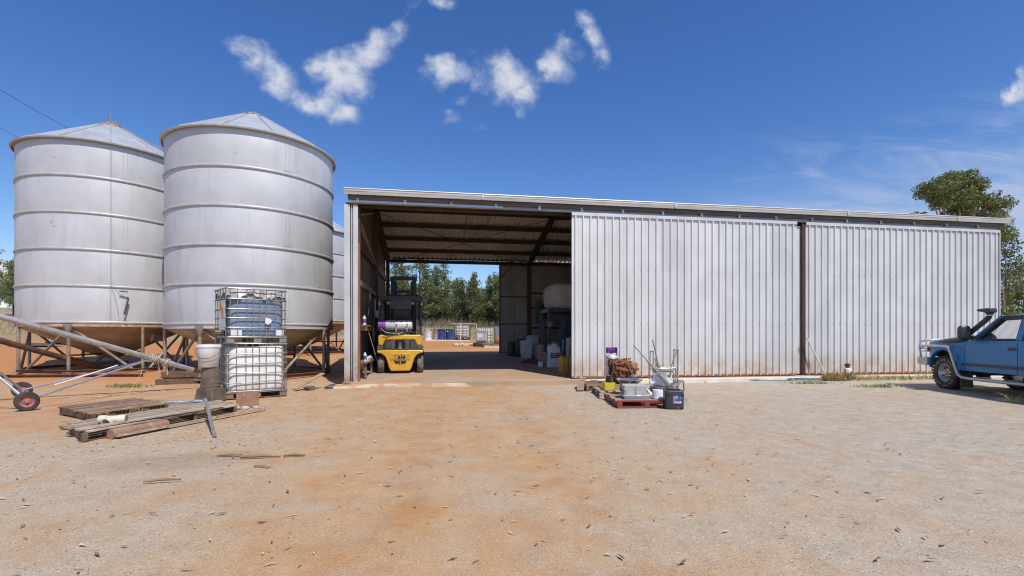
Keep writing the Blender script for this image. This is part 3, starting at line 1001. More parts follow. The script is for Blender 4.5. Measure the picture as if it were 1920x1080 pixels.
    # roof sheets
    def roof_run(ya, za, yb, zb, nm='roof_sheet'):
        ln = math.hypot(yb - ya, zb - za)
        nsh = 24
        w = (X1 + .15 - (X0 - .15)) / nsh
        ang = math.atan2(zb - za, yb - ya)
        first = None
        for i in range(nsh):
            o_loc, o_rot = (X0 - .15 + i * w, ya, za), (ang - math.pi / 2, 0, 0)
            if first is None:
                first = ribbed(MB(), w, ln, 4, .075, .075, .085).build(nm, M['roof_zinc'], sh, smooth=0, loc=o_loc, rot=o_rot)
            else:
                inst(first, loc=o_loc, rot=o_rot)
    roof_run(13.66, ZE0 + .04, YR + .02, ZR + .05)
    roof_run(YR - .02, ZR + .055, YB + .12, ZE1 + .015)
    rc = MB()
    rc.hexa([(X0 - .2, YR - .22, ZR + .03), (X1 + .2, YR - .22, ZR + .03), (X1 + .2, YR, ZR + .085), (X0 - .2, YR, ZR + .085), (X0 - .2, YR - .22, ZR + .036), (X1 + .2, YR - .22, ZR + .036), (X1 + .2, YR, ZR + .093), (X0 - .2, YR, ZR + .093)])
    rc.hexa([(X0 - .2, YR, ZR + .085), (X1 + .2, YR, ZR + .085), (X1 + .2, YR + .22, ZR + .03), (X0 - .2, YR + .22, ZR + .03), (X0 - .2, YR, ZR + .093), (X1 + .2, YR, ZR + .093), (X1 + .2, YR + .22, ZR + .036), (X0 - .2, YR + .22, ZR + .036)])
    rc.build('ridge_cap', M['gutter'], sh, smooth=0)
    # end walls
    for x, sgn in ((X0, -1), (X1, 1)):
        nsh = 11
        w = (YB - YF) / nsh
        for i in range(nsh):
            ya = YF + i * w
            ym = ya + w / 2
            zt = (ZE0 + (ZR - ZE0) * (ym - YF) / (YR - YF)) if ym < YR else (ZR + (ZE1 - ZR) * (ym - YR) / (YB - YR))
            zb = floor_z(ym) + .02
            wb = ribbed(MB(), w, zt - .02 - zb, 4)
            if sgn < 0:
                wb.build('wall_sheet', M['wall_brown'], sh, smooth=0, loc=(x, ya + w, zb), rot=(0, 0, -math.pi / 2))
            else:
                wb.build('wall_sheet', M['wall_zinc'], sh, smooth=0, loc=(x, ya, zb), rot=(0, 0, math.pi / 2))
        for zz, hh in ((3.92, .2), (2.85, .14), (1.55, .14)):
            c = MB()
            c.box((x - sgn * .075, (YF + YB) / 2, zz), (.07, YB - YF - .3, hh))
            c.build('girt', M['brown_steel'] if hh > .15 else M['dusty_wood'], sh, smooth=0)
        pc = MB()
        pc.box((x - sgn * .12, YR, 3.1), (.13, .15, 5.6))
        pc.build('mullion', M['brown_steel'], sh, smooth=0)
    br = MB()
    br.bar((-1.98, 14.1, 4.65), (-1.98, 17.6, 5.55), .05, .05)
    br.build('knee_brace', M['dusty_wood'], sh)
    br = MB()
    br.bar((-1.98, 14.1, 4.55), (-1.98, 18.6, 3.9), .06, .09)
    br.build('knee_brace', M['dusty_wood'], sh)
    # back wall from the second frame on, with an opening in the first bay
    nsh = 16
    w = (X1 - 4.72) / nsh
    fz = floor_z(YB)
    first = None
    for i in range(nsh):
        if first is None:
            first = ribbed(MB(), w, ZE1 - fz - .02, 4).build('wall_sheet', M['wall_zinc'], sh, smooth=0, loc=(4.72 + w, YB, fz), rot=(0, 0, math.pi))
        else:
            inst(first, loc=(4.72 + (i + 1) * w, YB, fz))
    for zz in (1.7, 2.7, 3.4):
        c = MB()
        c.box(((4.8 + X1) / 2, YB - .06, zz), (X1 - 4.9, .06, .07))
        c.build('girt', M['dark_steel'], sh, smooth=0)
    hd = MB()
    hd.box(((X0 + 4.7) / 2, YB + .06, 4.99), (4.7 - X0, .05, .10))
    hd.build('header_beam', M['dark_steel'], sh, smooth=0)
    hd = MB()
    hd.box(((X0 + 4.7) / 2, YB + .16, 4.835), (4.7 - X0, .06, .05))
    for i in range(6):
        hd.box((X0 + .5 + i * 1.2, YB + .12, 4.91), (.05, .05, .12))
    hd.build('track_rail', M['dark_steel'], sh, smooth=0)
    # rear leaf, half open
    d = MB()
    zl0, zl1 = floor_z(YB + .1) + .02, 4.80
    for xx in (3.32, 4.97):
        d.box((xx, YB + .14, (zl0 + zl1) / 2), (.06, .05, zl1 - zl0))
    for zz in (zl0 + .03, zl0 + 1.42, zl0 + 2.75, zl1 - .03):
        d.box((4.145, YB + .139, zz), (1.59, .045, .05))
    d.bar((3.34, YB + .12, 4.1), (3.95, YB + .12, 4.76), .03, .04)
    leaf = d.build('rear_door', M['brown_steel'], sh, smooth=0)
    s = ribbed(MB(), .825, zl1 - zl0, 4).build('cladding_sheet', M['wall_zinc'], leaf, smooth=0, loc=(4.145, YB + .19, zl0), rot=(0, 0, math.pi))
    inst(s, loc=(4.97, YB + .19, zl0))
    lamp = MB()
    lamp.tube([(6.1, 19.6, 5.72), (6.1, 19.6, 5.45)], .015, 5)
    lamp.lathe([(.05, .12), (.07, .08), (.20, .0), (.21, -.03), (.17, -.02), (.02, .02)], 14, (6.1, 19.6, 5.34))
    lamp.build('lamp_shade', M['charcoal'], sh)


build_shed()


# ------------------------------------------------------------------ silos
def build_silo(label, x, y, z0, pitch, n, zapex, R_=2.36, leg0=0.0, rust=False, roof_ribs=12, extra=None, near=0.0):
    gz = ground_z(x, y)
    s = thing('grain_silo', label, 'silo', (x, y, gz), 0, 'grain silos beside the shed')
    z0, zapex = z0 - gz, zapex - gz
    ze = z0 + pitch * n
    seg = 72
    for k in range(n):
        za, zb = z0 + k * pitch, z0 + (k + 1) * pitch
        c = MB()
        rr = R_ - .004 * (k % 2)
        c.lathe([(rr, za + .004), (rr + .006, za + .03), (rr + .001, (za + zb) / 2), (rr + .006, zb - .03), (rr, zb - .004)], seg)
        co = c.build('wall_course', M['silo'], s, smooth=60)
        sm = MB()
        for q in range(3):
            an = near + (.55 if k % 2 else .05) + q * 2.094
            for side in (-1, 1):
                for z in np.arange(za + .08, zb - .06, .085):
                    a2 = an + side * .022
                    sm.box(((rr + .006) * math.cos(a2), (rr + .006) * math.sin(a2), z), (.016, .016, .016), (0, 0, a2))
            for j in range(9):
                for dz in (.05, .10):
                    a2 = an + (j - 4) * .011
                    sm.box(((rr + .006) * math.cos(a2), (rr + .006) * math.sin(a2), za + dz), (.014, .014, .014), (0, 0, a2))
        tag(sm.build('seam_bolts', M['hoop'], co, smooth=0), kind='stuff')
    for k in range(n):
        z = z0 + k * pitch
        c = MB()
        c.lathe([(R_ - .005, z - .038), (R_ + .028, z - .034), (R_ + .040, z - .010), (R_ + .040, z + .012), (R_ + .028, z + .034), (R_ - .005, z + .038)], seg)
        c.build('hoop', M['hoop'], s, smooth=30)
    # roof: sheets between raised ribs, rolled eave
    rc, n_p = .30, roof_ribs
    first = None
    for i in range(n_p):
        a0, a1 = 2 * math.pi * i / n_p, 2 * math.pi * (i + 1) / n_p
        if first is None:
            c = MB()
            c.lathe([(R_ + .10, ze - .015), (R_ + .10, ze + .005), (R_ + .02, ze + .03), (rc, zapex - .07)], 6, a0=0, a1=2 * math.pi / n_p)
            e0 = Vector((R_ + .06, 0, ze + .03))
            c.bar(e0, (rc, 0, zapex - .05), .035, .04)
            first = c.build('roof_panel', M['silo_roof'], s, smooth=30)
        else:
            inst(first, rot=(0, 0, a0))
    c = MB()
    c.lathe([(R_ + .075, ze - .055), (R_ + .115, ze - .045), (R_ + .125, ze - .01), (R_ + .10, ze + .012), (R_ - .01, ze - .02)], seg)
    c.build('eave_ring', M['hoop'] if not rust else mat('eave_rust', (.36, .345, .32), (.41, .40, .385), .6, .2, 4), s, smooth=40)
    c = MB()
    c.lathe([(rc + .03, zapex - .085), (rc + .035, zapex - .03), (rc - .02, zapex - .005), (.0, zapex + .02)], 20)
    for j in range(10):
        an = j * .628
        c.box(((rc + .02) * math.cos(an), (rc + .02) * math.sin(an), zapex - .04), (.06, .05, .05), (0, 0, an))
    c.build('roof_cap', M['rim_rust'] if rust else M['steel'], s)
    # hopper, skirt and outlet
    c = MB()
    c.lathe([(R_ + .012, z0 + .01), (R_ + .015, z0 - .13)], seg)
    c.build('skirt', M['rim_rust'] if rust else M['silo'], s)
    c = MB()
    zo = max(.38, z0 - 1.30)
    c.lathe([(R_ - .01, z0 - .08), (R_ * .97, z0 - .16), (.22, zo), (.20, zo - .12), (0, zo - .12)], 48)
    c.build('hopper', M['hopper'], s, smooth=40)
    c = MB()
    c.box((0, 0, zo - .14), (.55, .5, .05)).box((.35, 0, zo - .13), (.35, .12, .04))
    c.build('outlet_slide', M['brown_steel'], s)
    # legs, braces and skid rails
    zt = z0 - .07
    for i in range(8):
        a = leg0 + i * math.pi / 4
        px, py = (R_ - .02) * math.cos(a), (R_ - .02) * math.sin(a)
        c = MB()
        c.tube([(px, py, .02), (px, py, zt)], .046, 10)
        if i == 0:
            c.lathe([(.047, -.28), (.13, -.02), (.13, 0)], 10, (px, py, zt))
        c.box((px, py, .02), (.22, .22, .03))
        c.build('leg', M['leg_pipe'], s)
    for i in range(8):
        a, a2 = leg0 + i * math.pi / 4, leg0 + (i + 1) * math.pi / 4
        if i % 2:
            a, a2 = a2, a
        p0 = ((R_ - .06) * math.cos(a), (R_ - .06) * math.sin(a), zt - .06)
        p1 = ((R_ - .12) * math.cos(a + (a2 - a) * .86), (R_ - .12) * math.sin(a + (a2 - a) * .86), .08)
        c = MB()
        c.tube([p0, p1], .04, 8)
        c.build('brace', M['leg_pipe'], s)
    c = MB()
    pts = [((R_ + .02) * math.cos(leg0 + i * math.pi / 4), (R_ + .02) * math.sin(leg0 + i * math.pi / 4), .09) for i in range(8)]
    for i in range(8):
        c.bar(pts[i], pts[(i + 1) % 8], .10, .015)
        pa, pb = Vector(pts[i]) + Vector((0, 0, -.05)), Vector(pts[(i + 1) % 8]) + Vector((0, 0, -.05))
        c.bar(pa, pb, .02, .10)
    c.build('base_frame', M['rust_dark'], s, smooth=0)
    c = MB()
    for k in (-1, 1):
        c.tube([Vector(pts[0 if k > 0 else 1]) + Vector((0, 0, .45)), Vector(pts[4 if k > 0 else 5]) + Vector((0, 0, .45))], .03, 6)
    c.build('tie_bar', M['brown_steel'], s)
    return s, ze, zapex


def near_dir(x, y):
    return math.atan2(-y, -x)


SA, SB, SC = (-10.98, 19.18), (-5.577, 16.90), (-6.33, 26.87)
nd = near_dir(*SA)
sa, ze_a, za_a = build_silo('galvanised silo at far left with a wire hanging down its front', *SA, 1.73, 1.112, 5, 8.62, leg0=nd + R(-25), rust=True, roof_ribs=12, near=nd + .1)
sb, ze_b, za_b = build_silo('large galvanised silo standing behind the stacked cage tanks', *SB, 1.65, 1.08, 5, 8.36, leg0=nd + R(-34) + (near_dir(*SB) - nd), roof_ribs=12, near=near_dir(*SB) + .32)
sc3, _, _ = build_silo('galvanised silo farthest back, half hidden behind the shed corner', *SC, 2.05, 1.10, 4, 8.0, leg0=.3, rust=True, near=-1.2)
gza = ground_z(*SA)
# hand wire with pull handle and mast on the left silo
c = MB()
ux, uy = math.cos(nd), math.sin(nd)
px, py = (2.36 + .105) * ux, (2.36 + .105) * uy
rx, ry = .32 * ux, .32 * uy
pw = [(rx, ry, za_a + .05), (px, py, ze_a + .06), (px * .985, py * .985, 2.6), (px * .98, py * .98, 1.64)]
c.tube(pw, .0045, 5)
tx, ty = -uy, ux
c.tube([(px * .985, py * .985, 2.8), (px + .18 * tx, py + .18 * ty, 2.62), (px + .34 * tx, py + .34 * ty, 2.52)], .005, 5)
c.tube([(px * .985, py * .985, 2.75), (px + .10 * tx, py + .10 * ty, 2.4), (px + .20 * tx, py + .20 * ty, 1.80)], .005, 5)
c.build('pull_wire', M['steel'], sa)
c = MB()
c.tube([(px + .20 * tx, py + .20 * ty, 2.53), (px + .42 * tx, py + .42 * ty, 2.52)], .024, 6)
c.tube([(px + .33 * tx, py + .33 * ty, 1.80), (px + .43 * tx, py + .43 * ty, 2.32)], .028, 6)
c.build('pull_handle', M['charcoal'], sa)
c = MB()
c.tube([(0, 0, za_a - .02), (0, 0, za_a + .48)], .016, 6)
c.box((0, 0, za_a + .06), (.20, .20, .12)).box((.1, -.1, za_a - .03), (.28, .05, .28), (.2, 0, .4))
c.build('mast', M['steel'], sa)
c = MB()
for k in (-1, 1):
    a_ = nd + .75 + .03 * k
    c.tube([(.32 * math.cos(a_), .32 * math.sin(a_), za_a), (2.45 * math.cos(nd + .75 + .055 * k), 2.45 * math.sin(nd + .75 + .055 * k), ze_a + .13)], .016, 5)
for i in range(9):
    t_ = i / 8
    r_ = .32 + 2.1 * t_
    zz = za_a + (ze_a + .13 - za_a) * t_
    c.tube([(r_ * math.cos(nd + .75 - .04), r_ * math.sin(nd + .75 - .04), zz), (r_ * math.cos(nd + .75 + .04), r_ * math.sin(nd + .75 + .04), zz)], .012, 5)
c.build('roof_ladder', M['steel'], sa)
c = MB()
c.box((2.36 * math.cos(nd + .62) * .90, 2.36 * math.sin(nd + .62) * .90, 1.08), (.42, .10, .26), (0.5, 0, nd + .62 + 1.57))
c.build('inspection_hatch', M['steel'], sa)
# timber sleepers and rail in front of the left silo
t = thing('sleeper_rail', 'rusty steel rail lying on the ground along the foot of the far left silo', 'rail', (-10.9, 16.55, .0))
c = MB()
c.bar((-2.7, .15, .17), (2.35, -.1, .17), .12, .02)
c.bar((-2.7, .15, .11), (2.35, -.1, .11), .02, .11)
c.bar((-2.7, .15, .05), (2.35, -.1, .05), .12, .02)
c.build('rail_beam', M['rust_dark'], t, smooth=0)
for k in range(3):
    c = MB()
    c.box((-2.0 + k * 2.0, 0.05, .02), (.3, .35, .06))
    c.build('sole_plate', M['rust_dark'], t)


# ------------------------------------------------------------------ left of the yard
def W3(l, w, z=0.0):
    x, y = yard(l, w)
    return Vector((x, y, z))


def wheel_parts(parent, c, ax, r, wd, rim_mat, tyre_mat=None, lugs=0, rim_r=.62):
    """tyre with a rim as its child; ax is the axle direction"""
    q = Vector(ax).normalized().to_track_quat('Z', 'Y').to_matrix()
    rr = rim_r * r
    mb = MB()
    h = wd / 2
    mb.lathe([(rr, -h * .7), (rr * 1.04, -h), (r * .90, -h), (r * .97, -h * .8), (r, -h * .45), (r, h * .45), (r * .97, h * .8), (r * .90, h), (rr * 1.04, h), (rr, h * .7)], 32, (0, 0, 0), q)
    for i in range(lugs):
        a = 2 * math.pi * i / lugs
        for k, s in enumerate((-1, 1)):
            an = a + k * math.pi / lugs
            p = q @ Vector((r * .995 * math.cos(an), r * .995 * math.sin(an), s * h * .55))
            rot = q @ Matrix.Rotation(an, 3, 'Z')
            mb.box(p, (.026, 2 * math.pi * r / lugs * .62, h * .80), rot)
    ty = mb.build('wheel', tyre_mat or M['rubber'], parent, loc=c)
    mb = MB()
    mb.lathe([(rr * 1.05, h * .86), (rr * .98, h * .90), (rr * .90, h * .55), (rr * .62, h * .15), (rr * .55, h * .35), (rr * .28, h * .45), (rr * .24, h * .75), (0, h * .75)], 24, (0, 0, 0), q)
    mb.lathe([(0, -h * .5), (rr * .3, -h * .5), (rr * .9, -h * .5), (rr * 1.05, -h * .86)], 24, (0, 0, 0), q)
    mb.build('rim', rim_mat, ty)
    return ty


def near_auger():
    t = thing('grain_auger', 'long galvanised grain auger tube on two small red wheels, running down to the silo', 'auger', W3(-9.56, 9.67))
    o = Vector(t.location)
    P1, d = W3(-9.56, 9.72, 1.56), W3(1.411, 2.15, -.923) - Vector((0, 0, 0))
    P = lambda k: P1 + d * k - o
    m = MB()
    m.tube([P(-1.25), P(-.2), P(1.0)], .061, 14)
    for k in range(26):
        a = P(-1.2 + k * .085)
        m.tube([a, a + d * .006], .0625, 14, caps=False)
    m.build('tube', M['pipe'], t)
    m = MB()
    m.tube([P(.93), P(1.17)], .054, 12)
    m.build('intake_tube', M['pipe_new'], t)
    m = MB()
    m.tube([P(1.16), P(1.40)], .020, 6)
    for k in range(9):
        a = P(1.17 + k * .026)
        m.tube([a, a + d * .006], .055, 10)
    m.build('flighting', M['brown_steel'], t)
    h1, h2 = W3(-8.584, 8.73, .165) - o, W3(-10.537, 10.61, .165) - o
    ax = (h2 - h1).normalized()
    m = MB()
    m.tube([h1 - ax * .06, h2 + ax * .06], .018, 6)
    m.build('axle', M['pipe_new'], t)
    J = P(.80)
    for h in (h1 + ax * .14, h2 - ax * .14):
        m = MB()
        m.tube([h, J + Vector((0, 0, -.06))], .021, 7)
        m.build('stay', M['pipe_new'], t)
        m = MB()
        m.tube([h, P(-.62) + Vector((0, 0, -.06))], .024, 7)
        m.build('strut', M['pipe_new'], t)
    m = MB()
    m.tube([h1 * .55 + h2 * .45 + (J - h1) * .22, J * .72 + (h1 * .5 + h2 * .5) * .28 + Vector((0, 0, .03))], .014, 6)
    m.build('stay', M['label_white'], t)
    for h, nm in ((h1, 0), (h2, 1)):
        wheel_parts(t, h, -ax, .172, .10, M['red_rim'], M['rubber'], rim_r=.60)
    # rope lashing at the joint
    m = MB()
    for k in range(6):
        c = P(.80 + k * .014)
        q = d.normalized().to_track_quat('Z', 'Y').to_matrix()
        pts = [c + q @ Vector(((.098 + .01 * (k % 2)) * math.cos(a), .098 * math.sin(a), .012 * math.sin(2 * a + k))) for a in np.linspace(0, 2 * math.pi, 14)[:-1]]
        m.tube(pts, .009, 5, closed=True)
    for k in range(4):
        c = P(.93 + k * .012)
        q = d.normalized().to_track_quat('Z', 'Y').to_matrix()
        pts = [c + q @ Vector(((.09 + .015 * (k % 2)) * math.cos(a), .09 * math.sin(a), .03 * math.sin(a + k))) for a in np.linspace(0, 2 * math.pi, 14)[:-1]]
        m.tube(pts, .009, 5, closed=True)
    e = P(.88)
    m.tube([e + Vector((0, 0, -.07)), e + Vector((.01, 0, -.22)), e + Vector((0, .01, -.40))], .010, 5)
    m.build('rope', M['rope'], t)
    m = MB()
    g = Vector((0, 0, -o.z + .012))
    a = P(.76)
    m.tube([a + Vector((0, 0, -.08)), a + Vector((-.02, -.03, -.4)), Vector((a.x - .12, a.y - .35, .03)), Vector((a.x - .5, a.y - .8, .02)), Vector((a.x - 1.1, a.y - .7, .015)), Vector((a.x - 1.8, a.y - .9, .015))], .006, 5)
    a = P(.95)
    m.tube([a + Vector((0, 0, -.05)), a + Vector((0, 0, -.3))], .012, 5)
    m.build('yellow_rope', M['yellow_rope'], t)


near_auger()
t = thing('grain_auger', 'dark rusty brown auger tube passing beneath the far left silo', 'auger', W3(-14.0, 14.0))
o_ = Vector(t.location)
m = MB()
m.tube([W3(-14.6, 13.0, 1.50) - o_, W3(-13.9, 15.2, .66) - o_], .085, 12)
m.build('tube', M['brown_steel'], t)
m = MB()
m.tube([W3(-13.9, 15.2, .66) - o_, W3(-13.55, 16.4, .22) - o_], .10, 12)
m.build('intake_tube', M['rust_dark'], t)


def pallet(label, o, u, v, Lu, Lv, n, h, mt, mt2, gap=.02, missing=(), nb=3, jitter=.03, group=None, cat='pallet', endcap=False, name='pallet'):
    """boards along u, bearers along v; o, u and v are (l, w) pairs in the yard"""
    O = W3(*o)
    U, V_ = (W3(*u) - W3(0, 0)).normalized(), (W3(*v) - W3(0, 0)).normalized()
    t = thing(name, label, cat, O, 0, group)
    bw = Lv / n - gap
    th = .026
    up = Vector((0, 0, 1))
    for i in range(n):
        if i in missing:
            continue
        c = V_ * (Lv * (i + .5) / n)
        a = c + U * random.uniform(-jitter, jitter) + up * (h - th / 2 + random.uniform(-.006, .010))
        b = c + U * (Lu + random.uniform(-jitter, jitter)) + V_ * random.uniform(-.012, .012) + up * (h - th / 2 + random.uniform(-.004, .006))
        m = MB()
        m.bar(a, b, bw * random.uniform(.92, 1.03), th)
        m.build('board', mt, t, smooth=0, bevel=.004)
    for k in range(nb):
        s = (.04 + (Lu - .08) * k / (nb - 1))
        m = MB()
        z = (h - th) / 2 + .005
        m.bar(U * s + V_ * .0 + up * z, U * s + V_ * Lv + up * z, .055 if not endcap else .07, h - th - .012)
        m.build('bearer', mt2, t, smooth=0, bevel=.004)
    for k in range(2):
        m = MB()
        c = V_ * (Lv * (.06 + .88 * k))
        m.bar(c + up * .008, c + U * Lu + up * .008, .09, .016)
        m.build('bottom_board', mt2, t, smooth=0)
    return t


pallet('low dark brown slatted pallet lying between the red wheels and the long weathered pallet', (-6.51, 7.62), (.36, 1.0), (-1.0, .62), 1.22, 1.34, 10, .135, M['wood_brown'], M['wood_end'], gap=.055, nb=3)
lp = pallet('long grey weathered timber pallet with loose planks, a cream pipe tee lying on it', (-5.30, 6.08), (.25, 1.0), (-.82, .70), 2.45, .98, 6, .14, M['wood_grey'], M['wood_end'], gap=.045, jitter=.08, nb=4)
# a loose plank and split laths on top
t = tag(MB().bar(W3(-5.42, 6.15, .155), W3(-4.75, 8.15, .185), .11, .02).build('plank', M['wood_grey'], smooth=0), 'loose split grey plank lying along the near edge of the long pallet', 'plank')
t = tag(MB().bar(W3(-5.05, 6.3, .045), W3(-4.35, 8.7, .06), .06, .025).build('plank', M['wood_grey'], smooth=0), 'thin grey lath on the ground under the near side of the long pallet', 'plank')
t = thing('pipe_tee', 'cream plastic pipe tee lying on the long grey pallet', 'pipe fitting', W3(-5.36, 6.62, .142))
m = MB()
a, b = W3(-.15, -.03, .062) - W3(0, 0), W3(.15, .05, .062) - W3(0, 0)
for (q0, q1, r) in ((0, 1, .050), (0, .28, .059), (.72, 1, .059)):
    m.tube([a.lerp(b, q0), a.lerp(b, q1)], r, 14)
m.build('run_pipe', M['pvc'], t)
m = MB()
c = a.lerp(b, .5)
q = (W3(.0, -1, -.25) - W3(0, 0)).to_track_quat('Z', 'Y').to_matrix()
m.lathe([(.047, .0), (.05, .085), (.060, .086), (.060, .125), (.052, .125), (.045, .03), (0, .03)], 16, c, q)
m.build('branch_pipe', M['pvc'], t)
m = MB()
m.tube([W3(-5.13, 6.30, .068) - W3(-5.0, 6.6), W3(-4.92, 7.02, .068) - W3(-5.0, 6.6)], .066, 14)
t = m.build('pipe_offcut', M['rust_plate'], None, loc=W3(-5.0, 6.6))
tag(t, 'thick rusty brown pipe offcut lying in front of the long grey pallet', 'pipe')
m = MB()
m.tube([W3(-6.42, 7.02, .055) - W3(-6.3, 7.0), W3(-5.95, 7.12, .055) - W3(-6.3, 7.0)], .052, 12)
tag(m.build('post_offcut', M['wood_brown'], None, loc=W3(-6.3, 7.0)), 'short round timber post end poking out left of the long grey pallet', 'post')
m = MB()
p0, p1 = W3(-3.88, 6.44, .01), W3(-4.88, 7.85, .33)
m.bar(p0, p1, .045, .006)
m.bar(p0 + Vector((.02, 0, -.018)), p1 + Vector((.02, 0, -.018)), .006, .04)
tag(m.build('angle_iron', M['steel'], smooth=0), 'long bright steel angle leaning on the right end of the long pallet', 'steel bar')
m = MB()
p0, p1 = W3(-6.35, 8.9, .03), W3(-6.2, 10.3, .05)
m.bar(p0, p1, .06, .03)
tag(m.build('angle_iron', M['pipe_new'], smooth=0), 'short bright steel channel on the ground beside the black pots', 'steel bar')
m = MB()
m.tube([W3(-7.35, 9.35, .03), W3(-6.1, 9.75, .035)], .028, 8)
tag(m.build('pipe_offcut', M['pipe_new']), 'thin bright pipe lying in the grass behind the dark slatted pallet', 'pipe')
m = MB()
m.bar(W3(-5.06, 9.05, .15), W3(-4.74, 9.25, .15), .012, .30, up=(0, 0, 1))
t = m.build('steel_plate', M['rust_plate'], smooth=0)
tag(t, 'small rusty steel plate standing on edge before the lower cage tank', 'steel plate')
for k, (l, w, r) in enumerate(((-4.98, 8.86, .075), (-4.82, 8.9, .06), (-4.70, 9.05, .045))):
    m = MB()
    m.blob((0, 0, r * .35), (r * 1.3, r, r * .6), 9, 6, .12)
    tag(m.build('rock', M['rock'], loc=W3(l, w)), ['largest pale stone at the foot of the rusty steel plate', 'middle pale stone at the foot of the rusty steel plate', 'smallest pale stone right of the rusty steel plate'][k], 'stone', 'pale stones by the steel plate')


# timber and junk at the foot of the big silo
for k, (a, b, z, lab) in enumerate((((-9.5, 13.2), (-8.55, 13.5), .08, 'dark sleeper lying at the bottom of the sleeper stack by the big silo'), ((-9.45, 13.35), (-8.5, 13.6), .27, 'dark sleeper on top of the sleeper stack by the big silo'))):
    m = MB()
    m.bar(W3(*a, z), W3(*b, z), .26, .16)
    tag(m.build('sleeper', M['wood_end'], smooth=0, bevel=.01), lab, 'timber')
m = MB()
m.bar(W3(-5.25, 11.9, .03), W3(-4.95, 12.9, .34), .12, .03)
tag(m.build('plank', M['dusty_wood'], smooth=0), 'pale plank propped up just right of the stacked cage tanks', 'plank')
random.seed(31)
for k, (l, w, r) in enumerate(((-4.95, 12.1, .10), (-4.6, 12.4, .08), (-4.35, 12.9, .11), (-4.7, 12.9, .07))):
    m = MB()
    m.blob((0, 0, r * .3), (r * 1.5, r, r * .6), 8, 5, .2)
    tag(m.build('clod', M['mud'], loc=W3(l, w)), 'dark clod of earth lying between the cage tanks and the shed corner', 'clod', 'clods right of the cage tanks')

# black pots and bucket
t = thing('pot_stack', 'two muddy black pots stacked upside down under the white bucket', 'pot stack', W3(-6.11, 10.0), -YAW)
m = MB()
m.lathe([(.30, 0), (.29, .02), (.245, .275), (0, .275)], 4, (0, 0, 0), Matrix.Rotation(R(38), 3, 'Z'))
m.build('lower_pot', M['mud'], t, bevel=.02)
m = MB()
m.lathe([(.175, .276), (.18, .33), (.175, .335), (.172, .36), (.178, .365), (.155, .69), (0, .69)], 22)
m.build('upper_pot', mat('mud_pot', (.12, .085, .062), (.18, .13, .095), .9, 0, 6, bump=.3), t)
t = thing('bucket', 'dirty white bucket with wire handle standing on the stacked black pots', 'bucket', W3(-6.13, 9.97, .691), -YAW + .3)
m = MB()
m.lathe([(0, 0), (.165, .0), (.175, .012), (.212, .40), (.225, .402), (.226, .425), (.218, .45), (.222, .462), (.212, .464), (.168, .03), (0, .03)], 28)
m.build('bucket_body', M['white_dirty'], t)
m = MB()
pts = [(.222 * math.cos(a), -.05 - .18 * math.sin(a), .36 - .18 * math.sin(a)) for a in np.linspace(0, math.pi, 13)]
m.tube(pts, .006, 5)
m.build('handle', M['charcoal'], t)


# ------------------------------------------------------------------ cage tanks
def rbox(mb, cx, cy, z0, z1, hx, hy, rows=10, n=28, pw=.32, bulge=.0, mi=0, ridges=0):
    """rounded upright tank body"""
    prof = []
    for j in range(rows + 1):
        t_ = j / rows
        k = 1.0
        if t_ < .10:
            k = .90 + .10 * math.sqrt(max(0, 1 - ((.10 - t_) / .10) ** 2))
        if t_ > .90:
            k = .90 + .10 * math.sqrt(max(0, 1 - ((t_ - .90) / .10) ** 2))
        if ridges:
            k -= .014 * (0.5 + 0.5 * math.cos(2 * math.pi * ridges * t_)) if .06 < t_ < .94 else 0
        prof.append((k, z0 + (z1 - z0) * t_))

    def sg(x):
        return math.copysign(abs(x) ** pw, x)
    vs, fs = [], []
    for (k, z) in prof:
        for i in range(n):
            a = 2 * math.pi * (i + .5) / n
            vs.append((cx + hx * k * sg(math.cos(a)), cy + hy * k * sg(math.sin(a)), z))
    for j in range(rows):
        for i in range(n):
            fs.append((j * n + i, j * n + (i + 1) % n, (j + 1) * n + (i + 1) % n, (j + 1) * n + i))
    fs.append(tuple(reversed(range(n))))
    fs.append(tuple(range(rows * n, (rows + 1) * n)))
    mb.add(vs, fs, mi)
    return mb


